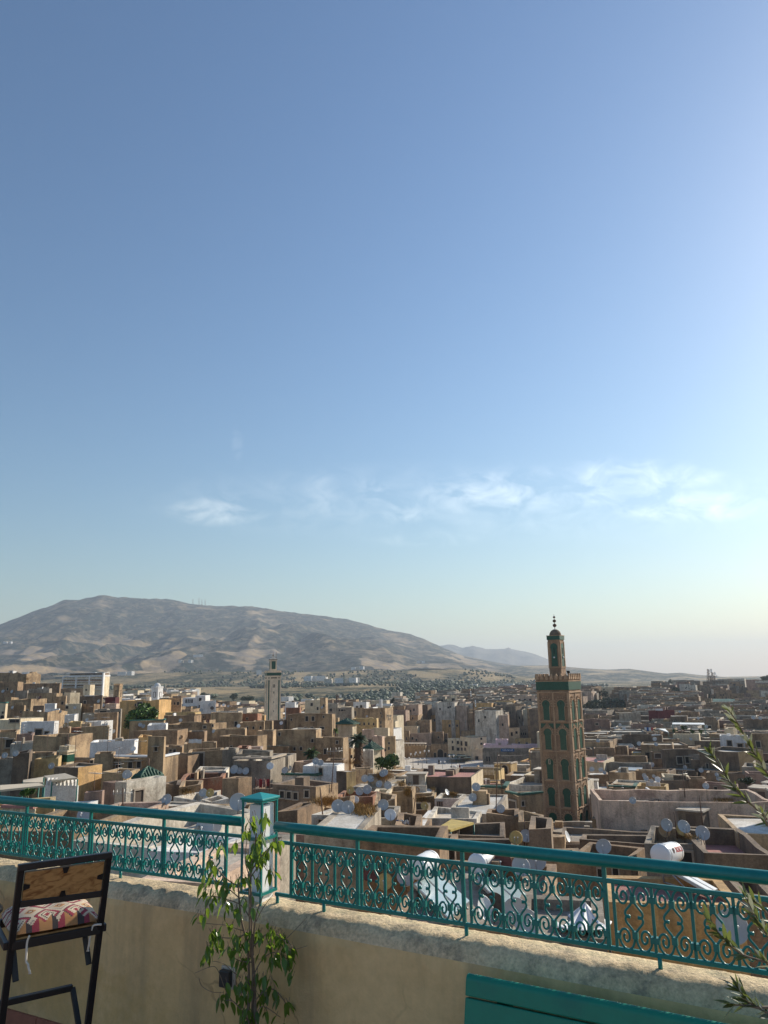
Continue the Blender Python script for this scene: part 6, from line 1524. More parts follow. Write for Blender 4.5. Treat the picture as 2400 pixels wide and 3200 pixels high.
# ------------------------------------------------------------------ solar water heaters
MGLASS = paint('collector_glass', (.42, .52, .52), .12, .06, 1)
MTANK = paint('white_tank', (.74, .74, .74), .3, .04, 4)
def heater(ca, cb, r, foot, label, logo=False, wd=2.0):
    """tank from centre ca to cb, collector sloping down to foot (centre of its lower edge)"""
    o = thing('solar_water_heater', foot, label, 'solar water heater', 'solar water heaters on the roofs'); ax = (cb - ca).normalized(); L = (cb - ca).length; mid = (ca + cb) / 2
    mb = MB(); mb.lathe([(.01, -.04), (r * .6, -.03), (r * .93, 0), (r, .04), (r, L - .04), (r * .93, L), (r * .6, L + .03), (.01, L + .04)], ca, ax, MTANK, 32); tk = mb.build('tank', o, foot)
    for s in (.12, .88): mb = MB(); mb.lathe([(r + .004, -.02), (r + .012, 0), (r + .004, .02)], ca.lerp(cb, s), ax, MSTEEL, 32); mb.build('strap', tk, foot)
    top = mid - Z * (r + .08); dn = (foot - top).normalized(); sl = (foot - top).length; up = ax.cross(dn).normalized()
    if up.z < 0: up = -up
    for s in (-1, 1):
        c = top + dn * sl / 2 + ax * s * wd / 4; mb = MB(); mb.box(c, (wd / 2 - .05, sl, .08), MSTEEL, (ax, dn, up)); p = mb.build('collector', o, foot)
        mb = MB(); mb.box(c + up * .043, (wd / 2 - .13, sl - .1, .012), MGLASS if not logo else MTANK, (ax, dn, up)); mb.build('glass', p, foot)
    fb = MB()
    for s in (-.8, .8):
        a = mid + ax * s * L / 2 - Z * r * .9; b = Vector((a.x, a.y, foot.z - .15)); f = foot + ax * s * wd / 2.2 - Z * .1
        fb.tube([a, b], .025, MSTEEL, 6); fb.tube([b, f], .025, MSTEEL, 6); fb.tube([a, b.lerp(f, .5)], .02, MSTEEL, 6)
    fb.build('stand', o, foot)
    if logo:
        # lettering wrapped on the tank
        cu = bpy.data.curves.new('lettering', 'FONT'); cu.body = 'BOSCH'; cu.size = r * .75; cu.extrude = .004; cu.align_x = 'CENTER'; cu.align_y = 'CENTER'; cu.resolution_u = 3
        ob = bpy.data.objects.new('lettering_source', cu); COL.objects.link(ob); bpy.context.view_layer.update()
        me = bpy.data.meshes.new_from_object(ob.evaluated_get(bpy.context.evaluated_depsgraph_get())); bpy.data.objects.remove(ob)
        toc = (CAM - mid); toc -= ax * toc.dot(ax); f0 = toc.normalized(); 
        side = ax if ax.x > 0 else -ax; up0 = side.cross(-f0).normalized(); up0 = up0 if up0.z > 0 else -up0
        for v in me.vertices:
            an = v.co.y / r; d = f0 * math.cos(an + .15) + up0 * math.sin(an + .15); v.co = mid + side * (v.co.x + L * .2) + d * (r + .006 + v.co.z) - foot
        me.materials.append(paint('red_lettering', (.5, .02, .02), .5)); lo = bpy.data.objects.new('lettering', me); COL.objects.link(lo); lo.parent = tk
        em = MB(); cc = mid + side * (-L * .2) + (f0 * math.cos(.15) + up0 * math.sin(.15)) * (r + .008); loop = [cc + (side * math.cos(t) + up0 * math.sin(t)) * r * .26 for t in [6.283 * k / 16 for k in range(16)]]
        em.tube(loop, .008, MRUST, 4, closed=True); em.tube([cc - side * r * .12 - up0 * r * .2, cc - side * r * .12 + up0 * r * .2], .008, MRUST, 4); em.tube([cc + side * r * .12 - up0 * r * .2, cc + side * r * .12 + up0 * r * .2], .008, MRUST, 4); em.tube([cc - side * r * .12, cc + side * r * .12], .008, MRUST, 4); em.build('emblem', tk, foot)
    return o
heater(P(*q_('m', 140, 455), 23.0), P(*q_('m', 270, 385), 24.2), .30, P(*q_('m', 515, 820), 20.4), 'white solar water heater on the near roof, left one with the shaded collector', wd=1.9)
heater(P(*q_('m', 660, 415), 24.0), P(*q_('m', 790, 360), 25.2), .29, P(*q_('m', 1055, 790), 21.2), 'white solar water heater on the near roof, right one beside round dishes', wd=1.9)
heater(P(*q_('j', 725, 335), 25.6), P(*q_('j', 850, 310), 26.9), .32, P(*q_('j', 1190, 655), 24.0), 'white solar water heater with red lettering on the red roof terrace', logo=True, wd=1.0)

def tent():
    o_ = P(*q_('j', 0, 960), 19); o = thing('tarpaulin_tent', o_, 'white tarpaulin tent with a peak behind the right railing', 'tarpaulin'); pk = P(*q_('m', 1600, 745), 19.5); vs = []; fs = []; N = 40
    rim = [P(*q_('m', 1330, 870), 20.5), P(*q_('m', 1350, 960), 18.2), P(*q_('m', 1560, 985), 17.4), P(*q_('m', 1800, 960), 18.0), P(*q_('m', 1830, 900), 20), P(*q_('m', 1620, 850), 22)]
    n = len(rim); M_ = 8
    for i in range(n * 6):
        a, b, t = rim[i // 6], rim[(i // 6 + 1) % n], (i % 6) / 6; rp = a.lerp(b, t)
        for j in range(M_ + 1):
            s = j / M_; p = pk.lerp(rp, s); sag = math.sin(s * math.pi) * (.10 + .16 * math.sin(t * math.pi)); p.z -= sag; p.z += .05 * mnoise.noise(Vector((p.x * 2, p.y * 2, 0))); vs.append(p)
    T = n * 6
    for i in range(T):
        for j in range(M_): fs.append((i * (M_ + 1) + j, i * (M_ + 1) + j + 1, ((i + 1) % T) * (M_ + 1) + j + 1, ((i + 1) % T) * (M_ + 1) + j))
    mb = MB(); mb.add(vs, fs, MTARP, True); s = mb.build('sheet', o, o_); sd = s.modifiers.new('thick', 'SOLIDIFY'); sd.thickness = .02
    for p in (pk, rim[1], rim[3]): mb = MB(); mb.tube([Vector((p.x, p.y, o_.z - 1.5)), p - Z * .03], .03, MRUST, 6); mb.build('pole', o, o_)
tent()
def gallery():
    """row of short columns and a thin roof on the ochre wall by the square"""
    D = 336; A = P(*q_('e', 122, 768), D); e, n = face_axes(-14); w = solve_w(A, e, q_('e', 430, 0)[0], 2330); b = A.copy(); o = thing('gallery', b, 'long open gallery of short columns on top of the ochre wall by the square', 'gallery'); h = P(*q_('e', 122, 745), D).z - A.z
    mb = MB(); c = A + e * w / 2 + n * 1; mb.box(Vector((c.x, c.y, A.z + h + .15)), (w, 3, .3), ROOF['pale'], (e, n, Z)); mb.build('roof', o, b)
    for k in range(10): p = A + e * (w * (k + .2) / 10) + n * .25; mb = MB(); mb.box(Vector((p.x, p.y, A.z + h / 2 + .05)), (.5, .5, h), WALL['cream'], (e, n, Z)); mb.build('column', o, b)
gallery()
def banner():
    D = 294; A = P(*q_('e', 1210, 795), D); e, n = face_axes(-13); w = solve_w(A, e, q_('e', 1350, 0)[0], 2340); h = A.z - P(*q_('e', 1210, 824), D).z; b = A - Z * h; o = thing('shop_sign', b, 'blue sign board with pale lettering on the grey building', 'sign'); c = A + e * w / 2 - Z * h / 2
    mb = MB(); mb.box(c, (w, .15, h), paint('sign_blue', (.03, .12, .3), .6, .1), (e, n, Z)); mb.build('board', o, b)
    mb = MB()
    for k in range(9): mb.box(c + e * lerp(-w * .35, w * .35, k / 8) - n * .08 + Z * h * .05 * (-1) ** k, (w * .05, .02, h * (.14 + .1 * (k % 3))), MWHITE, (e, n, Z))
    mb.build('lettering', o, b)
banner()
HAZE = 1.0e-4
# ------------------------------------------------------------------ the roof terrace in the foreground
def at_z(X, Y, z):
    d = pray(X, Y); return CAM + d * ((z - CAMZ) / d.z)
RZ = CAMZ - .72
RL0, RL1 = at_z(0, 2499, RZ), at_z(752, 2567, RZ)
RR0, RR1 = at_z(868, 2583, RZ), at_z(2400, 2743, RZ)
def on_plane(X, Y, A, e):
    """point of the vertical plane through A along e that a pixel sees"""
    d = pray(X, Y); s = -cross2(A - CAM, d) / cross2(e, d); p = A + e * s; t = (p - CAM).xy.length / d.xy.length
    return Vector((p.x, p.y, CAMZ + d.z * t)), s
eL = (RL1 - RL0).normalized(); eR = (RR1 - RR0).normalized()
nL = Vector((eL.y, -eL.x, 0)); nR = Vector((eR.y, -eR.x, 0))      # towards the camera
joint = (RL1 + RR0) / 2
WT = CAMZ - 1.075
# wall
def wallmat():
    m = plaster('terrace_wall_plaster', (.80, .555, .27), (.68, .46, .21), stain=(.4, .29, .16), amount=.6, streak=.75, scale=2.0, bump=.2, vary=0, brick=(.6, .39, .15), fine=.08)
    # hairline cracks
    n, l = m.node_tree.nodes, m.node_tree.links; b = n['Principled BSDF']; src = b.inputs['Base Color'].links[0].from_socket
    geo = n.new('ShaderNodeNewGeometry'); nz = n.new('ShaderNodeTexNoise'); nz.inputs['Scale'].default_value = 4; nz.inputs['Detail'].default_value = 5; l.new(geo.outputs['Position'], nz.inputs['Vector'])
    mxv = n.new('ShaderNodeMix'); mxv.data_type = 'VECTOR'; mxv.inputs[0].default_value = .18; l.new(geo.outputs['Position'], mxv.inputs[4]); l.new(nz.outputs['Color'], mxv.inputs[5])
    vo = n.new('ShaderNodeTexVoronoi'); vo.feature = 'DISTANCE_TO_EDGE'; vo.inputs['Scale'].default_value = 2.2; l.new(mxv.outputs[1], vo.inputs['Vector'])
    r = n.new('ShaderNodeMapRange'); r.inputs['From Min'].default_value = .004; r.inputs['From Max'].default_value = .013; r.inputs['To Min'].default_value = 1; r.inputs['To Max'].default_value = 0; l.new(vo.outputs['Distance'], r.inputs[0])
    n2 = n.new('ShaderNodeTexNoise'); n2.inputs['Scale'].default_value = 1.7; l.new(geo.outputs['Position'], n2.inputs['Vector']); r2_ = n.new('ShaderNodeMapRange'); r2_.inputs['From Min'].default_value = .48; r2_.inputs['From Max'].default_value = .6; r2_.inputs['To Max'].default_value = .55; l.new(n2.outputs[0], r2_.inputs[0])
    mu = n.new('ShaderNodeMath'); mu.operation = 'MULTIPLY'; l.new(r.outputs[0], mu.inputs[0]); l.new(r2_.outputs[0], mu.inputs[1])
    mx = n.new('ShaderNodeMix'); mx.data_type = 'RGBA'; l.new(mu.outputs[0], mx.inputs[0]); l.new(src, mx.inputs[6]); mx.inputs[7].default_value = (.3, .2, .1, 1); l.new(mx.outputs[2], b.inputs['Base Color'])
    return m
MWALL = wallmat()
MCONC = plaster('rough_concrete_coping', (.78, .60, .37), (.66, .5, .3), stain=(.16, .13, .10), amount=.6, streak=.3, scale=7, bump=.9, vary=0, brick=(.2, .17, .13), fine=.3)
MCONC2 = plaster('outer_render', (.4, .36, .3), (.3, .27, .22), amount=.5, scale=2, vary=0)
MTERRA = paint('terracotta_tile', (.34, .13, .08), .7, .2, 8)
def parapet():
    a0 = joint - eL * 6.2; a1 = joint + eR * 4.2
    path = []
    for k in range(340): path.append((a0.lerp(joint, k / 340), nL))
    for k in range(300): path.append((joint.lerp(a1, k / 299), nR))
    # profile: offset towards the camera, height
    prof = [(-.075, WT - .02)] + [(-.075 + .02 * (1 - math.cos(t)), WT - .02 + .02 * math.sin(t)) for t in (.5, 1.0, 1.57)]
    prof += [(x, WT - .4 * (x + .04) ** 2) for x in (-.035, -.015, .005, .02, .035)] + [(.035 + .085 * math.sin(t), WT - .002 - .105 + .105 * math.cos(t)) for t in (.2, .45, .7, .95, 1.2, 1.4, 1.57)] + [(.122, WT - .14), (.123, WT - .25), (.123, WT - .5), (.123, 0)]
    n = len(prof); o = thing('parapet_wall', Vector((joint.x, joint.y, 0)), 'low ochre plastered terrace wall with a rough sunlit concrete top', 'wall'); b = o.location.copy()
    vs = []
    for i, (p, nn) in enumerate(path):
        # ease the bend
        bl = smooth((i - 320) / 40); nn = nL.lerp(nR, bl).normalized()
        for j, (u, z) in enumerate(prof):
            q = Vector((p.x, p.y, 0)) + nn * u
            d = 0
            if 0 < j < n - 1: d = .007 * mnoise.noise(Vector((q.x * 4, q.y * 4, z * 4))) + .006 * mnoise.noise(Vector((q.x * 20, q.y * 20, z * 20))) + .004 * mnoise.noise(Vector((q.x * 55, q.y * 55, z * 55)))
            if j >= n - 3: d *= .4
            up = 1 if 3 <= j <= 10 else .3
            vs.append((q.x + nn.x * d * (1 - up * .5), q.y + nn.y * d * (1 - up * .5), z + d * up))
    def strip(j0, j1, mat, nm):
        mb = MB(); v2 = []; fs = []; m = j1 - j0 + 1
        for i in range(len(path)): v2 += vs[i * n + j0: i * n + j1 + 1]
        for i in range(len(path) - 1):
            for j in range(m - 1): fs.append((i * m + j, i * m + j + 1, (i + 1) * m + j + 1, (i + 1) * m + j))
        mb.add(v2, fs, mat, True); return mb.build(nm, o, b)
    strip(0, 13, MCONC, 'coping'); strip(13, n - 1, MWALL, 'plaster_face')
    mb = MB(); fs = []; v2 = []
    for p, nn in path: q = Vector((p.x, p.y, 0)) - nn * .075; v2 += [(q.x, q.y, WT - .02), (q.x, q.y, -9)]
    for i in range(len(path) - 1): fs.append((2 * i, 2 * i + 2, 2 * i + 3, 2 * i + 1))
    mb.add(v2, fs, MCONC2); mb.build('outer_face', o, b)
    bb = MB()
    for (A, B, nn, ee) in ((a0, joint, nL, eL), (joint, a1, nR, eR)):
        N = int((B - A).length / .3)
        for k in range(N):
            p = A + ee * .3 * (k + .5); bb.box(Vector((p.x, p.y, .05)) + nn * .130, (.294, .016, .10), MTERRA, (ee, nn, Z))
    bb.build('baseboard', o, b)
parapet()
fl = MB(); fl.prism([Vector((-8, -4, -.2)), Vector((7, -4, -.2)), Vector((7, 1.2, -.2)), Vector((joint.x + eR.x * 4 , joint.y + eR.y * 4, -.2)), Vector((joint.x, joint.y, -.2)), Vector((joint.x - eL.x * 5.2, joint.y - eL.y * 5.2, -.2)), Vector((-8, 5, -.2))], Vector((0, 0, .2)), paint('terrace_tile', (.48, .27, .17), .7, .15, 4))
tag(fl.build('terrace_floor'), kind='structure')

# railing
HU, HB = CAMZ - .792, CAMZ - 1.033
SC_T = [(.30, .5), (.275, .54), (.30, .59), (.40, .66), (.465, .72), (.478, .80), (.455, .88), (.39, .95), (.29, .985), (.18, .95), (.10, .87), (.10, .77), (.17, .70), (.265, .69), (.335, .74), (.345, .82), (.285, .87), (.215, .845), (.20, .785), (.245, .765)]
def spline(pts, k=3):
    out = []
    for i in range(len(pts) - 1):
        p0, p1, p2, p3 = pts[max(i - 1, 0)], pts[i], pts[i + 1], pts[min(i + 2, len(pts) - 1)]
        for s in range(k):
            t = s / k
            out.append(tuple(.5 * ((2 * p1[c]) + (-p0[c] + p2[c]) * t + (2 * p0[c] - 5 * p1[c] + 4 * p2[c] - p3[c]) * t * t + (-p0[c] + 3 * p1[c] - 3 * p2[c] + p3[c]) * t ** 3) for c in range(len(p1))))
    out.append(tuple(pts[-1])); return out
SCURVE = spline(list(reversed(SC_T)) + [(u, 1 - v) for u, v in SC_T[1:]], 3)
def railing(A, e, bars, posts, feet, s0, s1, label):
    base = Vector((A.x, A.y, WT)); o = thing('metal_railing', base, label, 'railing'); nn = Vector((e.y, -e.x, 0)); ax = (e, nn, Z)
    def pt(s, z): return Vector((A.x, A.y, 0)) + e * s + Z * z
    mb = MB(); mb.tube([pt(lerp(s0, s1, k / 20), RZ) for k in range(21)], .0245, MTEAL, 20); mb.build('top_rail', o, base)
    for nm, z in (('upper_bar', HU), ('lower_bar', HB)):
        mb = MB(); mb.box(pt((s0 + s1) / 2, z), (s1 - s0, .014, .017), MTEAL, ax); mb.build(nm, o, base, bevel=.003)
    for s in posts: mb = MB(); mb.box(pt(s, (RZ + HB) / 2 - .006), (.016, .016, RZ - HB), MTEAL, ax); mb.build('post', o, base, bevel=.003)
    for s in bars:
        if min(abs(s - p) for p in posts) < .012: continue
        mb = MB(); mb.box(pt(s, (HU + HB) / 2), (.0118, .0118, HU - HB - .005), MTEAL, ax); mb.build('baluster', o, base, bevel=.003)
    for s in feet: mb = MB(); mb.tube([pt(s, WT - .02), pt(s, HB)], .0085, MTEAL, 8); mb.build('foot', o, base)
    bs = sorted(bars)
    for a, b in zip(bs, bs[1:]):
        w = b - a
        if w < .06: continue
        mb = MB(); h = HU - HB
        for mir in (0, 1):
            mb.tube([pt(a + w * (u if not mir else 1 - u), HB + h * v) for u, v in SCURVE], .0046, MTEAL, 7)
            u = .30 if not mir else .70; ui = .40 if not mir else .60
            mb.tube([pt(a + w * u, HB + h * .5), pt(a + w * ui, HB + h * .5)], [.0055, .0075], MTEAL, 7)
            for v in (.79, .21):   # collars on the bars
                mb.box(pt(a + w * (.045 if not mir else .955), HB + h * v), (.02, .022, .022), MTEAL, ax)
        for v in (.76, .24): mb.box(pt(a + w * .5, HB + h * v), (.02, .018, .026), MTEAL, ax)
        mb.build('scroll_pair', o, base)
    return o
def sl(xs, A, e, y): return [on_plane(x, y, A, e)[1] for x in xs]
barsR = sl([911, 976, 1046, 1118, 1130, 1203, 1285, 1362, 1446, 1468, 1567, 1667, 1778, 1887, 1911, 2029, 2150, 2280], RR0, eR, 2720)
dlast = barsR[-1] - barsR[-2]; barsR += [barsR[-1] + dlast * k for k in (1.0, 1.13, 2.1, 3.1, 4.1)]
postsR = sl([911, 1118, 1446, 1887], RR0, eR, 2720) + [barsR[18]]
feetR = [on_plane(x, y, RR0, eR)[1] for x, y in [(867, 2810), (1012, 2845), (1458, 2916), (2063, 3012)]]
railing(RR0, eR, barsR, postsR, feetR, -.01, barsR[-1] + .1, 'turquoise scrollwork railing on the terrace wall right of the white lantern post')
barsL = sl([34, 70, 84, 130, 176, 227, 279, 289, 340, 393, 448, 508, 518, 579, 639, 708], RL0, eL, 2610)
d0 = barsL[2] - barsL[1]
barsL = [barsL[0] - .13 * k for k in range(14, 0, -1)] + barsL
postsL = sl([78, 281, 511, 708], RL0, eL, 2610); postsL += [barsL[10], barsL[6], barsL[2]]
feetL = [on_plane(x, y, RL0, eL)[1] for x, y in [(128, 2690), (376, 2740), (714, 2795)]]; feetL += [barsL[9], barsL[4], barsL[0]]
railing(RL0, eL, barsL, postsL, feetL, barsL[0] - .1, (RL1 - RL0).dot(eL) + .01, 'turquoise scrollwork railing on the terrace wall left of the white lantern post')

# lantern post
def lantern_post():
    S = .122; e = (eL + eR).normalized(); n = Vector((-e.y, e.x, 0)); D = 4.02
    Bc = P(814, 2797, D); zt = P(814, 2506, D).z; zb = Bc.z; za = P(819, 2484, D + .07).z; Bc = Vector((Bc.x, Bc.y, 0)); ctr = Bc - e * S / 2 + n * S / 2
    base = Vector((ctr.x, ctr.y, WT)); o = thing('lantern_post', base, 'white square lantern post in a turquoise metal cage between the two railings', 'lantern post'); ax = (e, n, Z)
    mb = MB(); pc = ctr + e * .006 + n * .008; mb.box(Vector((pc.x, pc.y, (WT - .05 + zt - .02) / 2)), (.088, .088, zt - .02 - WT + .05), MWHITE, ax); mb.build('pillar', o, base, bevel=.003)
    for u, v in ((-1, -1), (1, -1), (1, 1), (-1, 1)):
        c = ctr + e * u * S / 2 + n * v * S / 2; mb = MB(); mb.box(Vector((c.x, c.y, (zt + zb) / 2 - .03 * (v < 0 and u > 0))), (.0105, .0105, zt - zb + .06 * (v < 0 and u > 0)), MTEAL, ax); mb.build('cage_bar', o, base, bevel=.002)
    for z in (zt, zb, lerp(zb, zt, .585)):
        mb = MB()
        for d, l, k in ((e, n, 1), (n, e, 1)):
            for s in (-1, 1): c = ctr + l * s * S / 2; mb.box(Vector((c.x, c.y, z)), ((S + .013, .012, .014) if d is e else (.012, S - .0135, .0138)), MTEAL, ax)
        mb.build('ring', o, base)
    mb = MB(); k = S / 2 + .012; q4 = [ctr + e * u * k + n * v * k for u, v in ((-1, -1), (1, -1), (1, 1), (-1, 1))]
    lo = [Vector((p.x, p.y, zt + .004)) for p in q4]; mi = [Vector((p.x, p.y, zt + .014)) for p in q4]; ap = Vector((ctr.x, ctr.y, za + .012))
    mb.add(lo + mi + [ap], [(3, 2, 1, 0), (0, 1, 5, 4), (1, 2, 6, 5), (2, 3, 7, 6), (3, 0, 4, 7), (4, 5, 8), (5, 6, 8), (6, 7, 8), (7, 4, 8)], paint('sunlit_cap_paint', (.01, .27, .26), .4, .08)); mb.build('cap', o, base, bevel=.002)  # cap paler than the cage: sunlight is mixed into its colour
lantern_post()

# ------------------------------------------------------------------ folding bar chair
def chair():
    zt = CAMZ - .74; TLw, TRw = at_z(66, 2712, zt), at_z(340, 2674, zt); wv = TRw - TLw; wd = wv.length; e = wv.normalized(); s = Vector((-e.y, e.x, 0))     # s: away from the camera
    def bottom(T, X):
        lo, hi = -.3, 1.2
        for _ in range(40):
            mid = (lo + hi) / 2; b = Vector((T.x, T.y, 0)) + s * mid; a = T; pq = None
            for k in range(60):
                q = a.lerp(b, k / 59); pr = proj(q)
                if pr[1] > 3200: break
                pq = pr
            if pq[0] > X: lo = mid
            else: hi = mid
        return (lo + hi) / 2
    Lm = (bottom(TLw, 10) + bottom(TRw, 268)) / 2
    BL, BR = Vector((TLw.x, TLw.y, 0)) + s * Lm, Vector((TRw.x, TRw.y, 0)) + s * Lm
    base = (BL + BR) / 2; o = thing('folding_bar_chair', base, 'tall folding bar chair with black steel frame and wooden back, patterned cushion on it', 'chair')
    def pl(T, B, Y):
        lo, hi = 0, 1
        for _ in range(40):
            m = (lo + hi) / 2
            if proj(T.lerp(B, m))[1] < Y: lo = m
            else: hi = m
        return T.lerp(B, lo)
    ty = lambda y: 2640 + y / 3.95; tx = lambda x: x / 3.95
    t_ = .026
    pd = (BL - TLw).normalized(); fr = e.cross(pd).normalized(); axp = (e, fr, pd)
    def bar(a, b, mat=MBLACK, w=t_, h=t_, name='bar', par=o, bev=.003):
        d = (b - a); L = d.length; d.normalize(); u = e - d * e.dot(d); u = u.normalized() if u.length > .2 else d.cross(Z).normalized(); v = d.cross(u)
        mb = MB(); mb.box((a + b) / 2, (w, h, L), mat, (u, v, d)); return mb.build(name, par, base, bevel=bev)
    bar(TLw, BL, name='leg'); bar(TRw, BR, name='leg')
    bar(TLw - e * t_ / 2 - pd * .002, TRw + e * t_ / 2 - pd * .002, name='top_bar', w=.027, h=.027)
    ml, mr = pl(TLw, BL, ty(735)), pl(TRw, BR, ty(590)); bar(ml + e * t_ / 2, mr - e * t_ / 2, name='back_bar')
    # wooden panel between the bars
    MW = woodmat(); c4p = [TLw + e * .017 + pd * .02, TRw - e * .017 + pd * .02, mr - e * .017 - pd * .013, ml + e * .017 - pd * .013]
    mb = MB(); mb.prism([p + fr * -.007 for p in c4p][::-1] if (c4p[1] - c4p[0]).cross(c4p[3] - c4p[0]).dot(fr) < 0 else [p + fr * -.007 for p in c4p], fr * .014, MW); pan = mb.build('wooden_back', o, base, bevel=.002)
    for a, d in (((c4p[0] + c4p[1]) / 2, pd), ((c4p[2] + c4p[3]) / 2, -pd), ((c4p[0] + c4p[3]) / 2, e), ((c4p[1] + c4p[2]) / 2, -e)):
        mb = MB(); sd = d.cross(fr); out = -fr if fr.dot(CAM - a) < 0 else fr; pts = [a - sd * .014 + out * .0085, a + sd * .014 + out * .0085, a + sd * .007 + d * .024 + out * .0085, a - sd * .007 + d * .024 + out * .0085]; mb.prism(pts, out * .003, MBLACK); mb.build('fixing_tab', pan, base)
    # seat frame
    sl_, sr_ = pl(TLw, BL, ty(1220)), pl(TRw, BR, ty(1060)); zs = (sl_.z + sr_.z) / 2; sl_.z = sr_.z = zs; SD = .36
    for a, b in ((sl_, sr_), (sl_ + s * SD, sr_ + s * SD)): bar(a, b, name='seat_rail', w=.03, h=.035)
    for a in (sl_ - e * .02, sr_ + e * .02): bar(a, a + s * SD, name='seat_rail', w=.02, h=.03)
    mb = MB(); mc = (sl_ + sr_) / 2 + s * SD / 2; mb.box(mc + Z * .018, (wd * .96, SD, .012), MW, (e, s, Z)); mb.build('seat', o, base)
    # stubs under the seat and the footrest
    for (x0, y0, x1, y1) in ((1045, 1085, 1098, 1480), (155, 1250, 195, 1690)):
        D = (sr_ if x0 > 600 else sl_).y + .05; bar(P(tx(x0), ty(y0), D), P(tx(x1), ty(y1), D - .02), name='hinge_leg', w=.024, h=.012)
    f0 = P(tx(895), ty(1760), pl(TRw, BR, 3080).y + .13); f1 = f0 - e * wd * .98
    bar(f1, f0, name='footrest')
    for f, B, T in ((f0, BR, TRw), (f1, BL, TLw)): bar(f, B.lerp(T, .26), name='footrest_arm', w=.022, h=.022)
    for B in (BL, BR): mb = MB(); mb.box(B + Z * .012, (.034, .034, .024), MBLACK, (e, s, Z)); mb.build('foot_cap', o, base)
    # cushion, a thing of its own lying on the seat
    cb = Vector((mc.x, mc.y, zs + .025)); cu = thing('seat_cushion', cb, 'kilim cushion in red, cream and black tied to the bar chair', 'cushion'); N = 26; vs = []; fs = []
    Wc, Dc = wd * 1.03, SD * 1.08
    def cpt(i, j, top):
        u, v = i / N * 2 - 1, j / N * 2 - 1; ru = 1 - .05 * v * v; rv = 1 - .05 * u * u
        hgt = ((1 - abs(u) ** 3.2) * (1 - abs(v) ** 3.2)) ** .55
        z = .012 + (.062 * hgt if top else -.010 * hgt) + (.008 * mnoise.noise(Vector((u * 2, v * 2, 3))) if top else 0)
        return mc + e * u * ru * Wc / 2 + s * v * rv * Dc / 2 + Z * (zs + .026 + z - mc.z)
    for top in (True, False):
        o0 = len(vs)
        for i in range(N + 1):
            for j in range(N + 1): vs.append(cpt(i, j, top))
        for i in range(N):
            for j in range(N):
                f = (o0 + i * (N + 1) + j, o0 + (i + 1) * (N + 1) + j, o0 + (i + 1) * (N + 1) + j + 1, o0 + i * (N + 1) + j + 1); fs.append(f if top else f[::-1])
    mb = MB(); mb.add(vs, fs, kilim(), True); co = mb.build('cover', cu, cb)
    uv = co.data.uv_layers.new(name='weave'); 
    for lp in co.data.loops:
        p = co.data.vertices[lp.vertex_index].co + cb - mc; uv.data[lp.index].uv = (p.dot(e) / Wc + .5, p.dot(s) / Dc + .5)
    MTIE = paint('tie_tape', (.62, .58, .5), .95, .1, 20)
    Dl, Dr_ = sl_.y - .03, sr_.y - .03
    for D, pts in ((Dl, [(365, 1120), (340, 1185), (330, 1250), (326, 1350), (322, 1440), (345, 1475), (352, 1520), (368, 1570)]), (Dr_, [(1252, 985), (1200, 985), (1150, 1000), (1130, 1060), (1108, 1150), (1100, 1220), (1085, 1290)])):
        mb = MB(); sp = spline(pts, 3); mb.tube([P(tx(x), ty(y), D) for x, y in sp], .0042, MTIE, 6)
        x, y = pts[-1]
        for k in range(5): mb.tube([P(tx(x), ty(y), D), P(tx(x - 14 + 7 * k), ty(y + 26), D)], [.003, .0025], MTIE, 4)
        mb.build('tie', cu, cb)
    return e, s
def woodmat():
    m, n, l, b = newmat('varnished_pine'); tc = n.new('ShaderNodeNewGeometry'); mp = n.new('ShaderNodeMapping'); mp.inputs['Rotation'].default_value = (0, 0, R(-32)); mp.inputs['Scale'].default_value = (4, 22, 30); l.new(tc.outputs['Position'], mp.inputs[0])
    nz = n.new('ShaderNodeTexNoise'); nz.inputs['Scale'].default_value = 1.6; nz.inputs['Detail'].default_value = 7; nz.inputs['Distortion'].default_value = 1.4; l.new(mp.outputs[0], nz.inputs['Vector'])
    r = n.new('ShaderNodeValToRGB'); r.color_ramp.elements[0].position = .3; r.color_ramp.elements[0].color = (.22, .095, .028, 1); r.color_ramp.elements[1].position = .55; r.color_ramp.elements[1].color = (.47, .26, .095, 1); l.new(nz.outputs[0], r.inputs[0])
    n2 = n.new('ShaderNodeTexNoise'); n2.inputs['Scale'].default_value = 9; n2.inputs['Detail'].default_value = 2; l.new(tc.outputs['Position'], n2.inputs['Vector']); rr = n.new('ShaderNodeMapRange'); rr.inputs['From Min'].default_value = .62; rr.inputs['From Max'].default_value = .74; rr.inputs['To Max'].default_value = .75; l.new(n2.outputs[0], rr.inputs[0])
    mx = n.new('ShaderNodeMix'); mx.data_type = 'RGBA'; l.new(rr.outputs[0], mx.inputs[0]); l.new(r.outputs[0], mx.inputs[6]); mx.inputs[7].default_value = (.12, .05, .015, 1); l.new(mx.outputs[2], b.inputs['Base Color']); b.inputs['Roughness'].default_value = .45
    return m
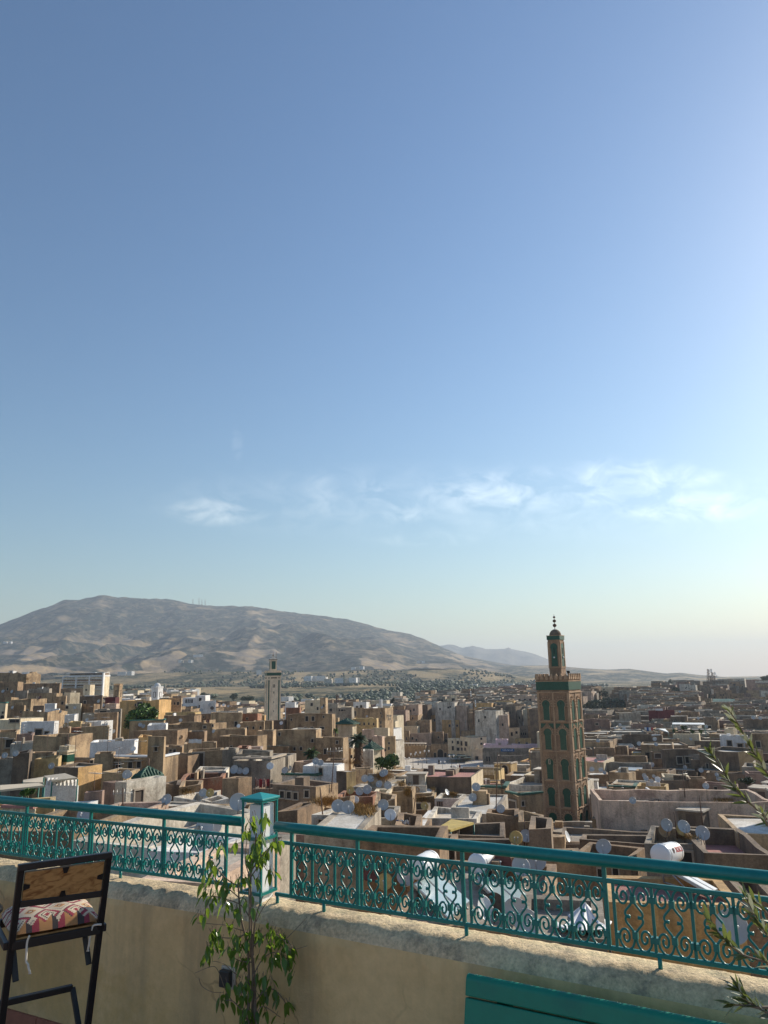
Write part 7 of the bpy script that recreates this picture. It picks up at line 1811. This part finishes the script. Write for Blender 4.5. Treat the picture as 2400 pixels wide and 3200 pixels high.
def kilim():
    """woven diamonds: crimson, cream, black and ochre, laid out in the cover's own UV"""
    m, n, l, b = newmat('kilim_weave'); uvn = n.new('ShaderNodeUVMap'); uvn.uv_map = 'weave'
    def M(op, a, c=None, v=None):
        q = n.new('ShaderNodeMath'); q.operation = op
        if hasattr(a, 'links'): l.new(a, q.inputs[0])
        else: q.inputs[0].default_value = a
        if c is not None:
            if hasattr(c, 'links'): l.new(c, q.inputs[1])
            else: q.inputs[1].default_value = c
        return q.outputs[0]
    # stepped coordinates, like woven knots
    sx = n.new('ShaderNodeSeparateXYZ'); l.new(uvn.outputs[0], sx.inputs[0])
    q = lambda s, k: M('DIVIDE', M('FLOOR', M('MULTIPLY', s, k)), k)
    u, v = q(sx.outputs[0], 64.0), q(sx.outputs[1], 64.0)
    fu = M('ABSOLUTE', M('SUBTRACT', M('FRACT', M('ADD', M('MULTIPLY', u, 3.1), .3)), .5)); fv = M('ABSOLUTE', M('SUBTRACT', M('FRACT', M('ADD', M('MULTIPLY', v, 3.1), .1)), .5))
    dm = M('ADD', fu, fv)         # 0 centre .. 1 corner
    ramp = n.new('ShaderNodeValToRGB'); ramp.color_ramp.interpolation = 'CONSTANT'; cr = ramp.color_ramp
    stops = [(0, (.28, .035, .055)), (.10, (.62, .52, .38)), (.18, (.05, .045, .045)), (.22, (.54, .45, .33)), (.32, (.29, .035, .06)), (.44, (.05, .045, .045)), (.47, (.56, .46, .34)), (.62, (.25, .22, .2)), (.65, (.52, .43, .31)), (.78, (.42, .2, .08)), (.88, (.05, .045, .045)), (.93, (.6, .48, .33))]
    cr.elements[0].position = 0; cr.elements[0].color = c4(stops[0][1]); cr.elements[1].position = stops[-1][0]; cr.elements[1].color = c4(stops[-1][1])
    for p, c in stops[1:-1]: el = cr.elements.new(p); el.color = c4(c)
    l.new(dm, ramp.inputs[0])
    # border of ochre and black teeth along the front edge
    tooth = M('ABSOLUTE', M('SUBTRACT', M('FRACT', M('MULTIPLY', u, 7.0)), .5)); edge = M('LESS_THAN', v, M('ADD', .03, M('MULTIPLY', tooth, .15)))
    r2_ = n.new('ShaderNodeValToRGB'); r2_.color_ramp.interpolation = 'CONSTANT'; r2_.color_ramp.elements[0].color = (.40, .2, .08, 1); r2_.color_ramp.elements[1].color = (.05, .04, .04, 1); r2_.color_ramp.elements[1].position = .5; el = r2_.color_ramp.elements.new(.75); el.color = (.28, .04, .06, 1); l.new(M('FRACT', M('MULTIPLY', u, 3.5)), r2_.inputs[0])
    mx = n.new('ShaderNodeMix'); mx.data_type = 'RGBA'; l.new(edge, mx.inputs[0]); l.new(ramp.outputs[0], mx.inputs[6]); l.new(r2_.outputs[0], mx.inputs[7])
    l.new(mx.outputs[2], b.inputs['Base Color']); b.inputs['Roughness'].default_value = .95
    wv = n.new('ShaderNodeTexNoise'); wv.inputs['Scale'].default_value = 160; l.new(uvn.outputs[0], wv.inputs['Vector']); bp = n.new('ShaderNodeBump'); bp.inputs['Strength'].default_value = .5; bp.inputs['Distance'].default_value = .004; l.new(wv.outputs[0], bp.inputs['Height']); l.new(bp.outputs[0], b.inputs['Normal'])
    return m
CE, CS = chair()

# wrought-iron table at the left edge
def table():
    D = 4.35; tp = P(-215, 2868, D); base = Vector((tp.x, tp.y, 0)); o = thing('bistro_table', base, 'black wrought-iron table with curved legs, cut off by the left edge', 'table')
    mb = MB(); mb.lathe([(.0, tp.z - .012), (.33, tp.z - .012), (.345, tp.z), (.33, tp.z + .012), (0, tp.z + .012)], base, Z, MBLACK, 40); mb.build('table_top', o, base)
    for k in range(3):
        a = R(-48 + 120 * k); d = Vector((math.cos(a), math.sin(a), 0)); sp = spline([(.30, tp.z - .02), (.31, tp.z - .14), (.25, tp.z - .30), (.17, tp.z - .46), (.16, tp.z - .6), (.24, tp.z - .78), (.30, 0)], 4)
        mb = MB(); mb.tube([base + d * r + Z * z for r, z in sp], .009, MBLACK, 8); mb.build('leg', o, base)
    mb = MB(); mb.tube([base + Vector((math.cos(t), math.sin(t), 0)) * .165 + Z * (tp.z - .54) for t in [6.283 * k / 28 for k in range(28)]], .008, MBLACK, 6, closed=True); mb.build('ring', o, base)
table()

# bench against the wall, lower right
def bench():
    A = joint + nR * .27; A.z = 0; tl, s0 = on_plane(1462, 3049, A, eR); base = Vector((tl.x, tl.y, 0)); o = thing('slatted_bench', base, 'teal painted wooden bench with broad back slats against the terrace wall', 'bench'); L = 1.75
    down = (-Z * .97 + nR * .22).normalized(); fr = eR.cross(down).normalized(); fr = fr if fr.dot(nR) > 0 else -fr
    rowz = [(0.0, .045, .05), (.052, .10, 0), (.157, .10, 0), (.262, .10, 0)]
    mb = MB()
    p = tl + down * .012; N = 10; prof = [(.020 * math.cos(t), .022 * math.sin(t)) for t in [math.pi * k / N for k in range(N + 1)]]
    ring0 = [p + fr * a - down * b for a, b in prof] + [p + down * .052 - fr * .02, p + down * .052 + fr * .02]
    mb.prism(ring0 if eR.dot((ring0[1] - ring0[0]).cross(ring0[2] - ring0[0])) > 0 else ring0[::-1], eR * L, MTEALB); mb.build('back_slat', o, base, bevel=.004)
    for k in range(3):
        mb = MB(); c = tl + eR * L / 2 + down * (.070 + .104 * k + .05); mb.box(c, (L, .036, .100), MTEALB, (eR, fr, -down)); mb.build('back_slat', o, base, bevel=.004)
    q = tl + down * .40; sz = .44
    for k in range(4): mb = MB(); c = Vector((q.x, q.y, sz)) + eR * L / 2 + nR * (.06 + .105 * k); mb.box(c, (L, .10, .03), MTEALB, (eR, nR, Z)); mb.build('seat_slat', o, base, bevel=.004)
    for s in (.14, L - .14):
        c0 = tl + eR * s - fr * .04; mb = MB(); mb.box(c0 + down * .27, (.05, .04, .46), MTEALB, (eR, fr, -down)); mb.build('back_post', o, base)
        for v in (.05, .38): mb = MB(); c = Vector((q.x, q.y, sz / 2 - .01)) + eR * s + nR * v; mb.box(c, (.05, .05, sz - .02), MTEALB, (eR, nR, Z)); mb.build('leg', o, base)
bench()

# socket on the wall
def socket():
    A = joint + nL * .126; A.z = 0; p, s = on_plane(560 + 455 / 2.91, 2440 + 1785 / 2.91, A, eL); o = thing('power_socket', p, 'dark outdoor power socket on a pale plate behind the potted fig', 'socket')
    mb = MB(); mb.box(p + nL * .004, (.085, .012, .095), paint('socket_plate', (.5, .45, .38), .6), (eL, nL, Z)); mb.build('plate', o, p, bevel=.003)
    mb = MB(); mb.box(p + nL * .022 - eL * .004, (.062, .03, .075), paint('socket_cover', (.03, .033, .035), .4), (eL, nL, Z)); mb.build('cover', o, p, bevel=.005)
socket()

# ------------------------------------------------------------------ weeping fig and olive twigs
def leafmat(name, col, trans, rough=.25, spec=.5):
    m, n, l, b = newmat(name); oi = n.new('ShaderNodeNewGeometry'); rnd_ = n.new('ShaderNodeMapRange'); rnd_.inputs['To Min'].default_value = .6; rnd_.inputs['To Max'].default_value = 1.5; l.new(oi.outputs['Random Per Island'], rnd_.inputs[0])
    v = n.new('ShaderNodeVectorMath'); v.operation = 'SCALE'; v.inputs[0].default_value = col; l.new(rnd_.outputs[0], v.inputs['Scale']); l.new(v.outputs[0], b.inputs['Base Color']); b.inputs['Roughness'].default_value = rough
    t = n.new('ShaderNodeBsdfTranslucent'); t.inputs[0].default_value = c4(trans); mx = n.new('ShaderNodeMixShader'); mx.inputs[0].default_value = .35; out = n['Material Output']; l.new(b.outputs[0], mx.inputs[1]); l.new(t.outputs[0], mx.inputs[2]); l.new(mx.outputs[0], out.inputs['Surface'])
    return m
MFIG = leafmat('fig_leaf', (.062, .135, .025), (.33, .48, .05), .22); MOLV = leafmat('olive_leaf', (.085, .115, .05), (.18, .22, .05), .38); MOLS = leafmat('olive_leaf_silver', (.34, .37, .29), (.3, .32, .2), .45)
MSTEM = paint('fig_stem', (.20, .15, .105), .85, .25, 30)
def leaf(mb, p, d, nr, L, w, mat, curl=.25, n=7, back=None):
    """pointed leaf from p along d, folded along the midrib, its tip curling down"""
    d = d.normalized(); sd = d.cross(nr).normalized(); nr = sd.cross(d).normalized(); vs = []; fs = []
    for k in range(n + 1):
        t = k / n; c = p + d * L * t - Z * (curl * L * t * t); wd = w * (math.sin(math.pi * min(1, t * .93 + .05)) ** .8) * (1 - .45 * t) * 1.25 if t < 1 else 0.0
        vs += [c - sd * wd + nr * wd * .3, c, c + sd * wd + nr * wd * .3]
    for k in range(n):
        a = k * 3; fs += [(a, a + 1, a + 4, a + 3), (a + 1, a + 2, a + 5, a + 4)]
    mb.add(vs, fs, mat, True)
def fig():
    rnd_ = random.Random(31); D0 = 3.72; pp = lambda x, y, dz=0: P(560 + x / 2.91, 2440 + y / 2.91, D0 + dz)
    foot = pp(670, 2600); base = Vector((foot.x, foot.y, 0)); o = thing('weeping_fig', base, 'slender weeping fig with drooping glossy leaves before the lantern post', 'plant')
    st = [([(690, 2600), (690, 2212), (685, 1900), (668, 1600), (650, 1200), (648, 950), (655, 780), (690, 640), (700, 480)], .0085), ([(640, 2600), (632, 2212), (635, 1800), (620, 1500), (565, 1260), (540, 1000), (545, 880)], .007), ([(655, 2600), (665, 2000), (672, 1500), (700, 1230), (760, 1050)], .005), ([(650, 1600), (640, 1300), (635, 1000), (625, 850)], .005),
          ([(660, 1400), (600, 1370), (480, 1330), (400, 1310), (165, 1293)], .0028), ([(610, 1390), (520, 1425), (400, 1425), (330, 1390)], .003), ([(540, 1060), (470, 1000), (380, 930), (300, 900)], .003), ([(545, 960), (440, 900), (330, 780), (300, 720)], .003), ([(640, 1240), (560, 1130), (430, 1080), (280, 1060), (230, 1230)], .003), ([(665, 1520), (760, 1420), (850, 1380), (960, 1460), (1020, 1580)], .0032), ([(670, 1780), (760, 1620), (880, 1560), (1000, 1640)], .003), ([(970, 1440), (1050, 1360), (1164, 1240)], .002), ([(980, 1450), (1020, 1500), (1060, 1530), (1164, 1500)], .002), ([(690, 2000), (800, 1890), (900, 1930), (980, 2040)], .003), ([(480, 2000), (420, 1900), (350, 1720), (290, 1690), (140, 1750)], .002), ([(640, 2212), (560, 2080), (480, 2000), (400, 2000)], .003), ([(700, 1280), (760, 1160), (850, 1040)], .0022), ([(655, 820), (740, 700), (830, 600), (910, 600)], .003), ([(650, 880), (740, 760), (800, 820)], .003), ([(690, 2150), (760, 2050), (920, 2150)], .0025), ([(560, 1790), (480, 1730), (400, 1660), (300, 1640)], .002), ([(180, 1800), (210, 1870), (300, 1920), (400, 1925)], .0016), ([(690, 760), (760, 560), (790, 400)], .003), ([(660, 1650), (560, 1640), (480, 1600)], .0028), ([(650, 900), (600, 720), (620, 520)], .003)]
    mb = MB(); k = 0
    for pts, r in st:
        sp = spline([(x, y, .06 * mnoise.noise(Vector((x / 140, y / 160, r * 900)))) for x, y in pts], 4); N = len(sp); mb.tube([pp(x, y, dz) for x, y, dz in sp], [r * (1 - .55 * i / N) for i in range(N)], MSTEM, 7)
    mb.build('stem', o, base)
    CL = [(640, 400, 6), (690, 380, 5), (790, 370, 8), (620, 520, 8), (740, 560, 10), (700, 640, 14), (790, 680, 12), (640, 720, 8), (730, 750, 9), (880, 580, 8), (920, 620, 6), (830, 850, 8), (520, 620, 3), (380, 640, 3), (290, 780, 5), (320, 820, 3), (220, 960, 3), (300, 930, 8), (410, 950, 10), (460, 980, 6), (580, 930, 7), (520, 950, 4), (650, 870, 5), (720, 950, 4), (260, 1080, 5), (340, 1100, 5), (390, 1060, 4), (270, 1180, 4), (230, 1260, 3), (180, 1260, 2), (430, 1180, 8), (510, 1210, 7), (600, 1110, 3), (650, 1120, 3), (680, 1190, 4), (470, 1320, 3), (400, 1340, 3), (330, 1400, 8), (310, 1480, 7), (380, 1490, 5), (260, 1570, 6), (270, 1620, 3), (500, 1420, 5), (650, 1430, 8), (740, 1420, 8), (830, 1370, 8), (880, 1420, 6), (940, 1440, 6), (540, 1510, 9), (480, 1540, 6), (620, 1520, 6), (780, 1510, 6), (960, 1530, 6), (1020, 1580, 8), (1000, 1650, 7), (920, 1630, 7), (850, 1650, 4), (730, 1620, 5), (490, 1620, 5), (570, 1680, 8), (620, 1660, 5), (1010, 1720, 5), (1010, 1820, 3), (770, 1800, 4), (710, 1790, 4), (600, 1850, 8), (640, 1880, 6), (540, 1900, 5), (480, 1900, 4), (560, 1980, 6), (640, 1990, 5), (420, 2000, 4), (380, 2020, 3), (830, 1910, 5), (890, 1930, 5), (770, 1960, 5), (720, 1980, 4), (910, 2020, 3), (980, 2050, 5), (760, 2060, 5), (560, 2140, 7), (610, 2120, 6), (720, 2110, 4), (640, 2180, 6), (920, 2200, 3), (780, 2160, 4), (600, 2300, 8), (720, 2300, 8)]
    mb = MB(); tw = mb
    for (x, y, c) in CL:
        for _ in range(max(1, int(c * .74 + rnd_.random()))):
            q = pp(x + rnd_.gauss(0, 20), y - 40 + rnd_.gauss(0, 24), rnd_.gauss(0, .04)); a = rnd_.uniform(0, 6.283)
            d = Vector((math.cos(a) * .55, math.sin(a) * .55, -rnd_.uniform(.5, 1.3))); nr = Vector((math.cos(a) * .8 + rnd_.gauss(0, .4), math.sin(a) * .8 + rnd_.gauss(0, .4), .7))
            L = rnd_.uniform(.036, .056); leaf(mb, q, d, nr, L, L * .225, MFIG, curl=rnd_.uniform(.05, .4)); tw.tube([q - d.normalized() * .014 + Z * .008, q], .0011, MSTEM, 4, cap=False)
    mb.build('foliage', o, base);     pt = MB(); pt.lathe([(.11, .0), (.15, .26), (.16, .27), (.16, .30), (.14, .30), (.13, .25), (.01, .25)], base, Z, MTERRA, 24); pt.build('pot', o, base)
fig()
def olive():
    rnd_ = random.Random(17); qq = lambda x, y, D: P(2080 + x / 2.169, 2180 + y / 2.169, D)
    tr = Vector((1.72, 2.1, 0)); o = thing('olive_tree', tr, 'olive tree reaching silvery twigs in from the right edge', 'olive tree')
    mb = MB(); mb.tube([tr, tr + Vector((.03, 0, .5)), tr + Vector((-.02, .03, 1.1)), tr + Vector((.03, 0, 1.7)), tr + Vector((.0, .02, 2.1))], [.035, .03, .025, .018, .01], MBARK, 9)
    ST = [([(760, 600), (694, 520), (640, 430), (590, 360), (550, 280), (500, 190), (460, 130), (430, 90)], 2.2), ([(780, 900), (694, 830), (600, 740), (540, 690), (480, 630), (450, 590), (410, 530), (380, 480), (330, 410), (300, 370)], 2.15), ([(770, 1850), (694, 1800), (600, 1770), (520, 1740), (450, 1690), (400, 1640), (340, 1570), (290, 1500)], 2.0), ([(760, 1700), (694, 1620), (640, 1540), (600, 1470), (560, 1390), (530, 1330)], 2.1), ([(780, 2200), (694, 2140), (620, 2100), (560, 2060), (520, 2010), (495, 1980)], 1.95), ([(780, 1000), (700, 880), (660, 780)], 2.1), ([(620, 2100), (540, 2085), (460, 2085)], 1.95), ([(760, 1560), (700, 1480), (650, 1420), (600, 1370)], 2.15)]
    fo = MB()
    for pts, D in ST:
        sp = spline(pts, 4); P3 = [qq(x, y, D) for x, y in sp]; N = len(P3); root = Vector((tr.x, tr.y, max(.6, min(1.95, P3[0].z - .15)))); mb.tube([root, root.lerp(P3[0], .6) + Z * .03] + P3, [.008, .005] + [lerp(.0032, .0012, k / N) for k in range(N)], MSTEM, 6)
        for k in range(2, N):
            d0 = (P3[k] - P3[k - 1]).normalized()
            for s in (-1, 1):
                if rnd_.random() < .3: continue
                a = rnd_.uniform(0, 6.283); sd = Vector((rnd_.gauss(0, 1), rnd_.gauss(0, 1), rnd_.gauss(0, 1))); sd = (sd - d0 * sd.dot(d0)).normalized(); d = d0 * rnd_.uniform(.6, 1.1) + sd * rnd_.uniform(.3, .8)
                L = rnd_.uniform(.03, .048); leaf(fo, P3[k], d, Vector((rnd_.gauss(0, .6), rnd_.gauss(0, .6), 1)), L, L * .115, MOLS if rnd_.random() < .28 else MOLV, curl=.08, n=5)
    mb.build('branches', o, tr); fo.build('foliage', o, tr)
    pt = MB(); pt.lathe([(.14, .0), (.2, .36), (.21, .38), (.21, .42), (.18, .42), (.01, .36)], tr, Z, MTERRA, 24); pt.build('pot', o, tr)
olive()
# ------------------------------------------------------------------ haze: one even body of air round camera and scene
hz = MB(); hz.box((0, 0, 290), (34000, 34000, 740), MWHITE); ho = hz.build('haze'); tag(ho, kind='stuff')
hm = bpy.data.materials.new('air'); hm.use_nodes = True; hn = hm.node_tree.nodes; hl = hm.node_tree.links; hn.clear()
hout = hn.new('ShaderNodeOutputMaterial'); hv = hn.new('ShaderNodeVolumePrincipled'); hv.inputs['Color'].default_value = (.68, .79, .93, 1); hv.inputs['Density'].default_value = HAZE; hv.inputs['Anisotropy'].default_value = .2
hl.new(hv.outputs[0], hout.inputs['Volume']); ho.data.materials.clear(); ho.data.materials.append(hm)
ho['label'] = 'thin pale haze lying over the town and the mountain'

# ------------------------------------------------------------------ labels that tell the repeats apart
ORD = ['nearest', 'second', 'third', 'fourth', 'fifth', 'sixth', 'seventh', 'eighth', 'ninth', 'tenth', 'eleventh', 'twelfth', 'thirteenth', 'fourteenth', 'fifteenth', 'sixteenth', 'seventeenth']
NUM = {0: 'windowless', 1: 'one-window', 2: 'two-window', 3: 'three-window', 4: 'four-window', 5: 'five-window'}
def place_all(items, prefix):
    """items: (obj, X, Y, phrase); gives each the nearest landmark, the side it lies on and its rank there"""
    groups = {}
    for o, X, Y, ph in items:
        best = min(LAND, key=lambda L: (L[1] - X) ** 2 + ((L[2] - Y) * 2.2) ** 2)
        dx, dy = X - best[1], (Y - best[2]) * 2.2
        side = ('right of' if dx > 0 else 'left of') if abs(dx) > abs(dy) else ('below' if dy > 0 else 'above')
        groups.setdefault((best[0], side), []).append((math.hypot(dx, dy), o, ph))
    for (lm, side), l in groups.items():
        l.sort(key=lambda q: q[0])
        for k, (d, o, ph) in enumerate(l):
            r = ('nearest' if len(l) > 1 else 'just') if k == 0 else ORD[min(k, 16)]
            lb = ph + ', ' + r + ' ' + side + ' ' + lm
            if len(lb.split()) > 16: print('LONG', lb)
            o['label'] = lb if len(lb.split()) <= 16 else lb.replace(' house,', ',').replace('satellite dish', 'dish').replace('left quarter', '').replace('the small', 'small').replace(' with two lintelled', '')
items = []
for h in HOUSES:
    if h.get('words') == 'x': continue
    b = h['box']; w = h['size'] + CW[h['col']] + ' ' + NUM.get(h['nw'], 'many-windowed') + ' house'
    items.append((h['o'], (b[0] + b[2]) / 2, (b[3] + min(b[4], b[3] + 60)) / 2, w))
place_all(items, '')
DW = {'g': 'grey', 'w': 'white', 'o': 'rust-stained', 'r': 'dark red', 'y': 'ochre', 'k': 'dark'}
place_all([(o, X, Y, DW[k] + ' satellite dish') for o, X, Y, k, r in DN], '')
place_all([(o, X, Y, 'thin television aerial') for o, X, Y in AER], '')
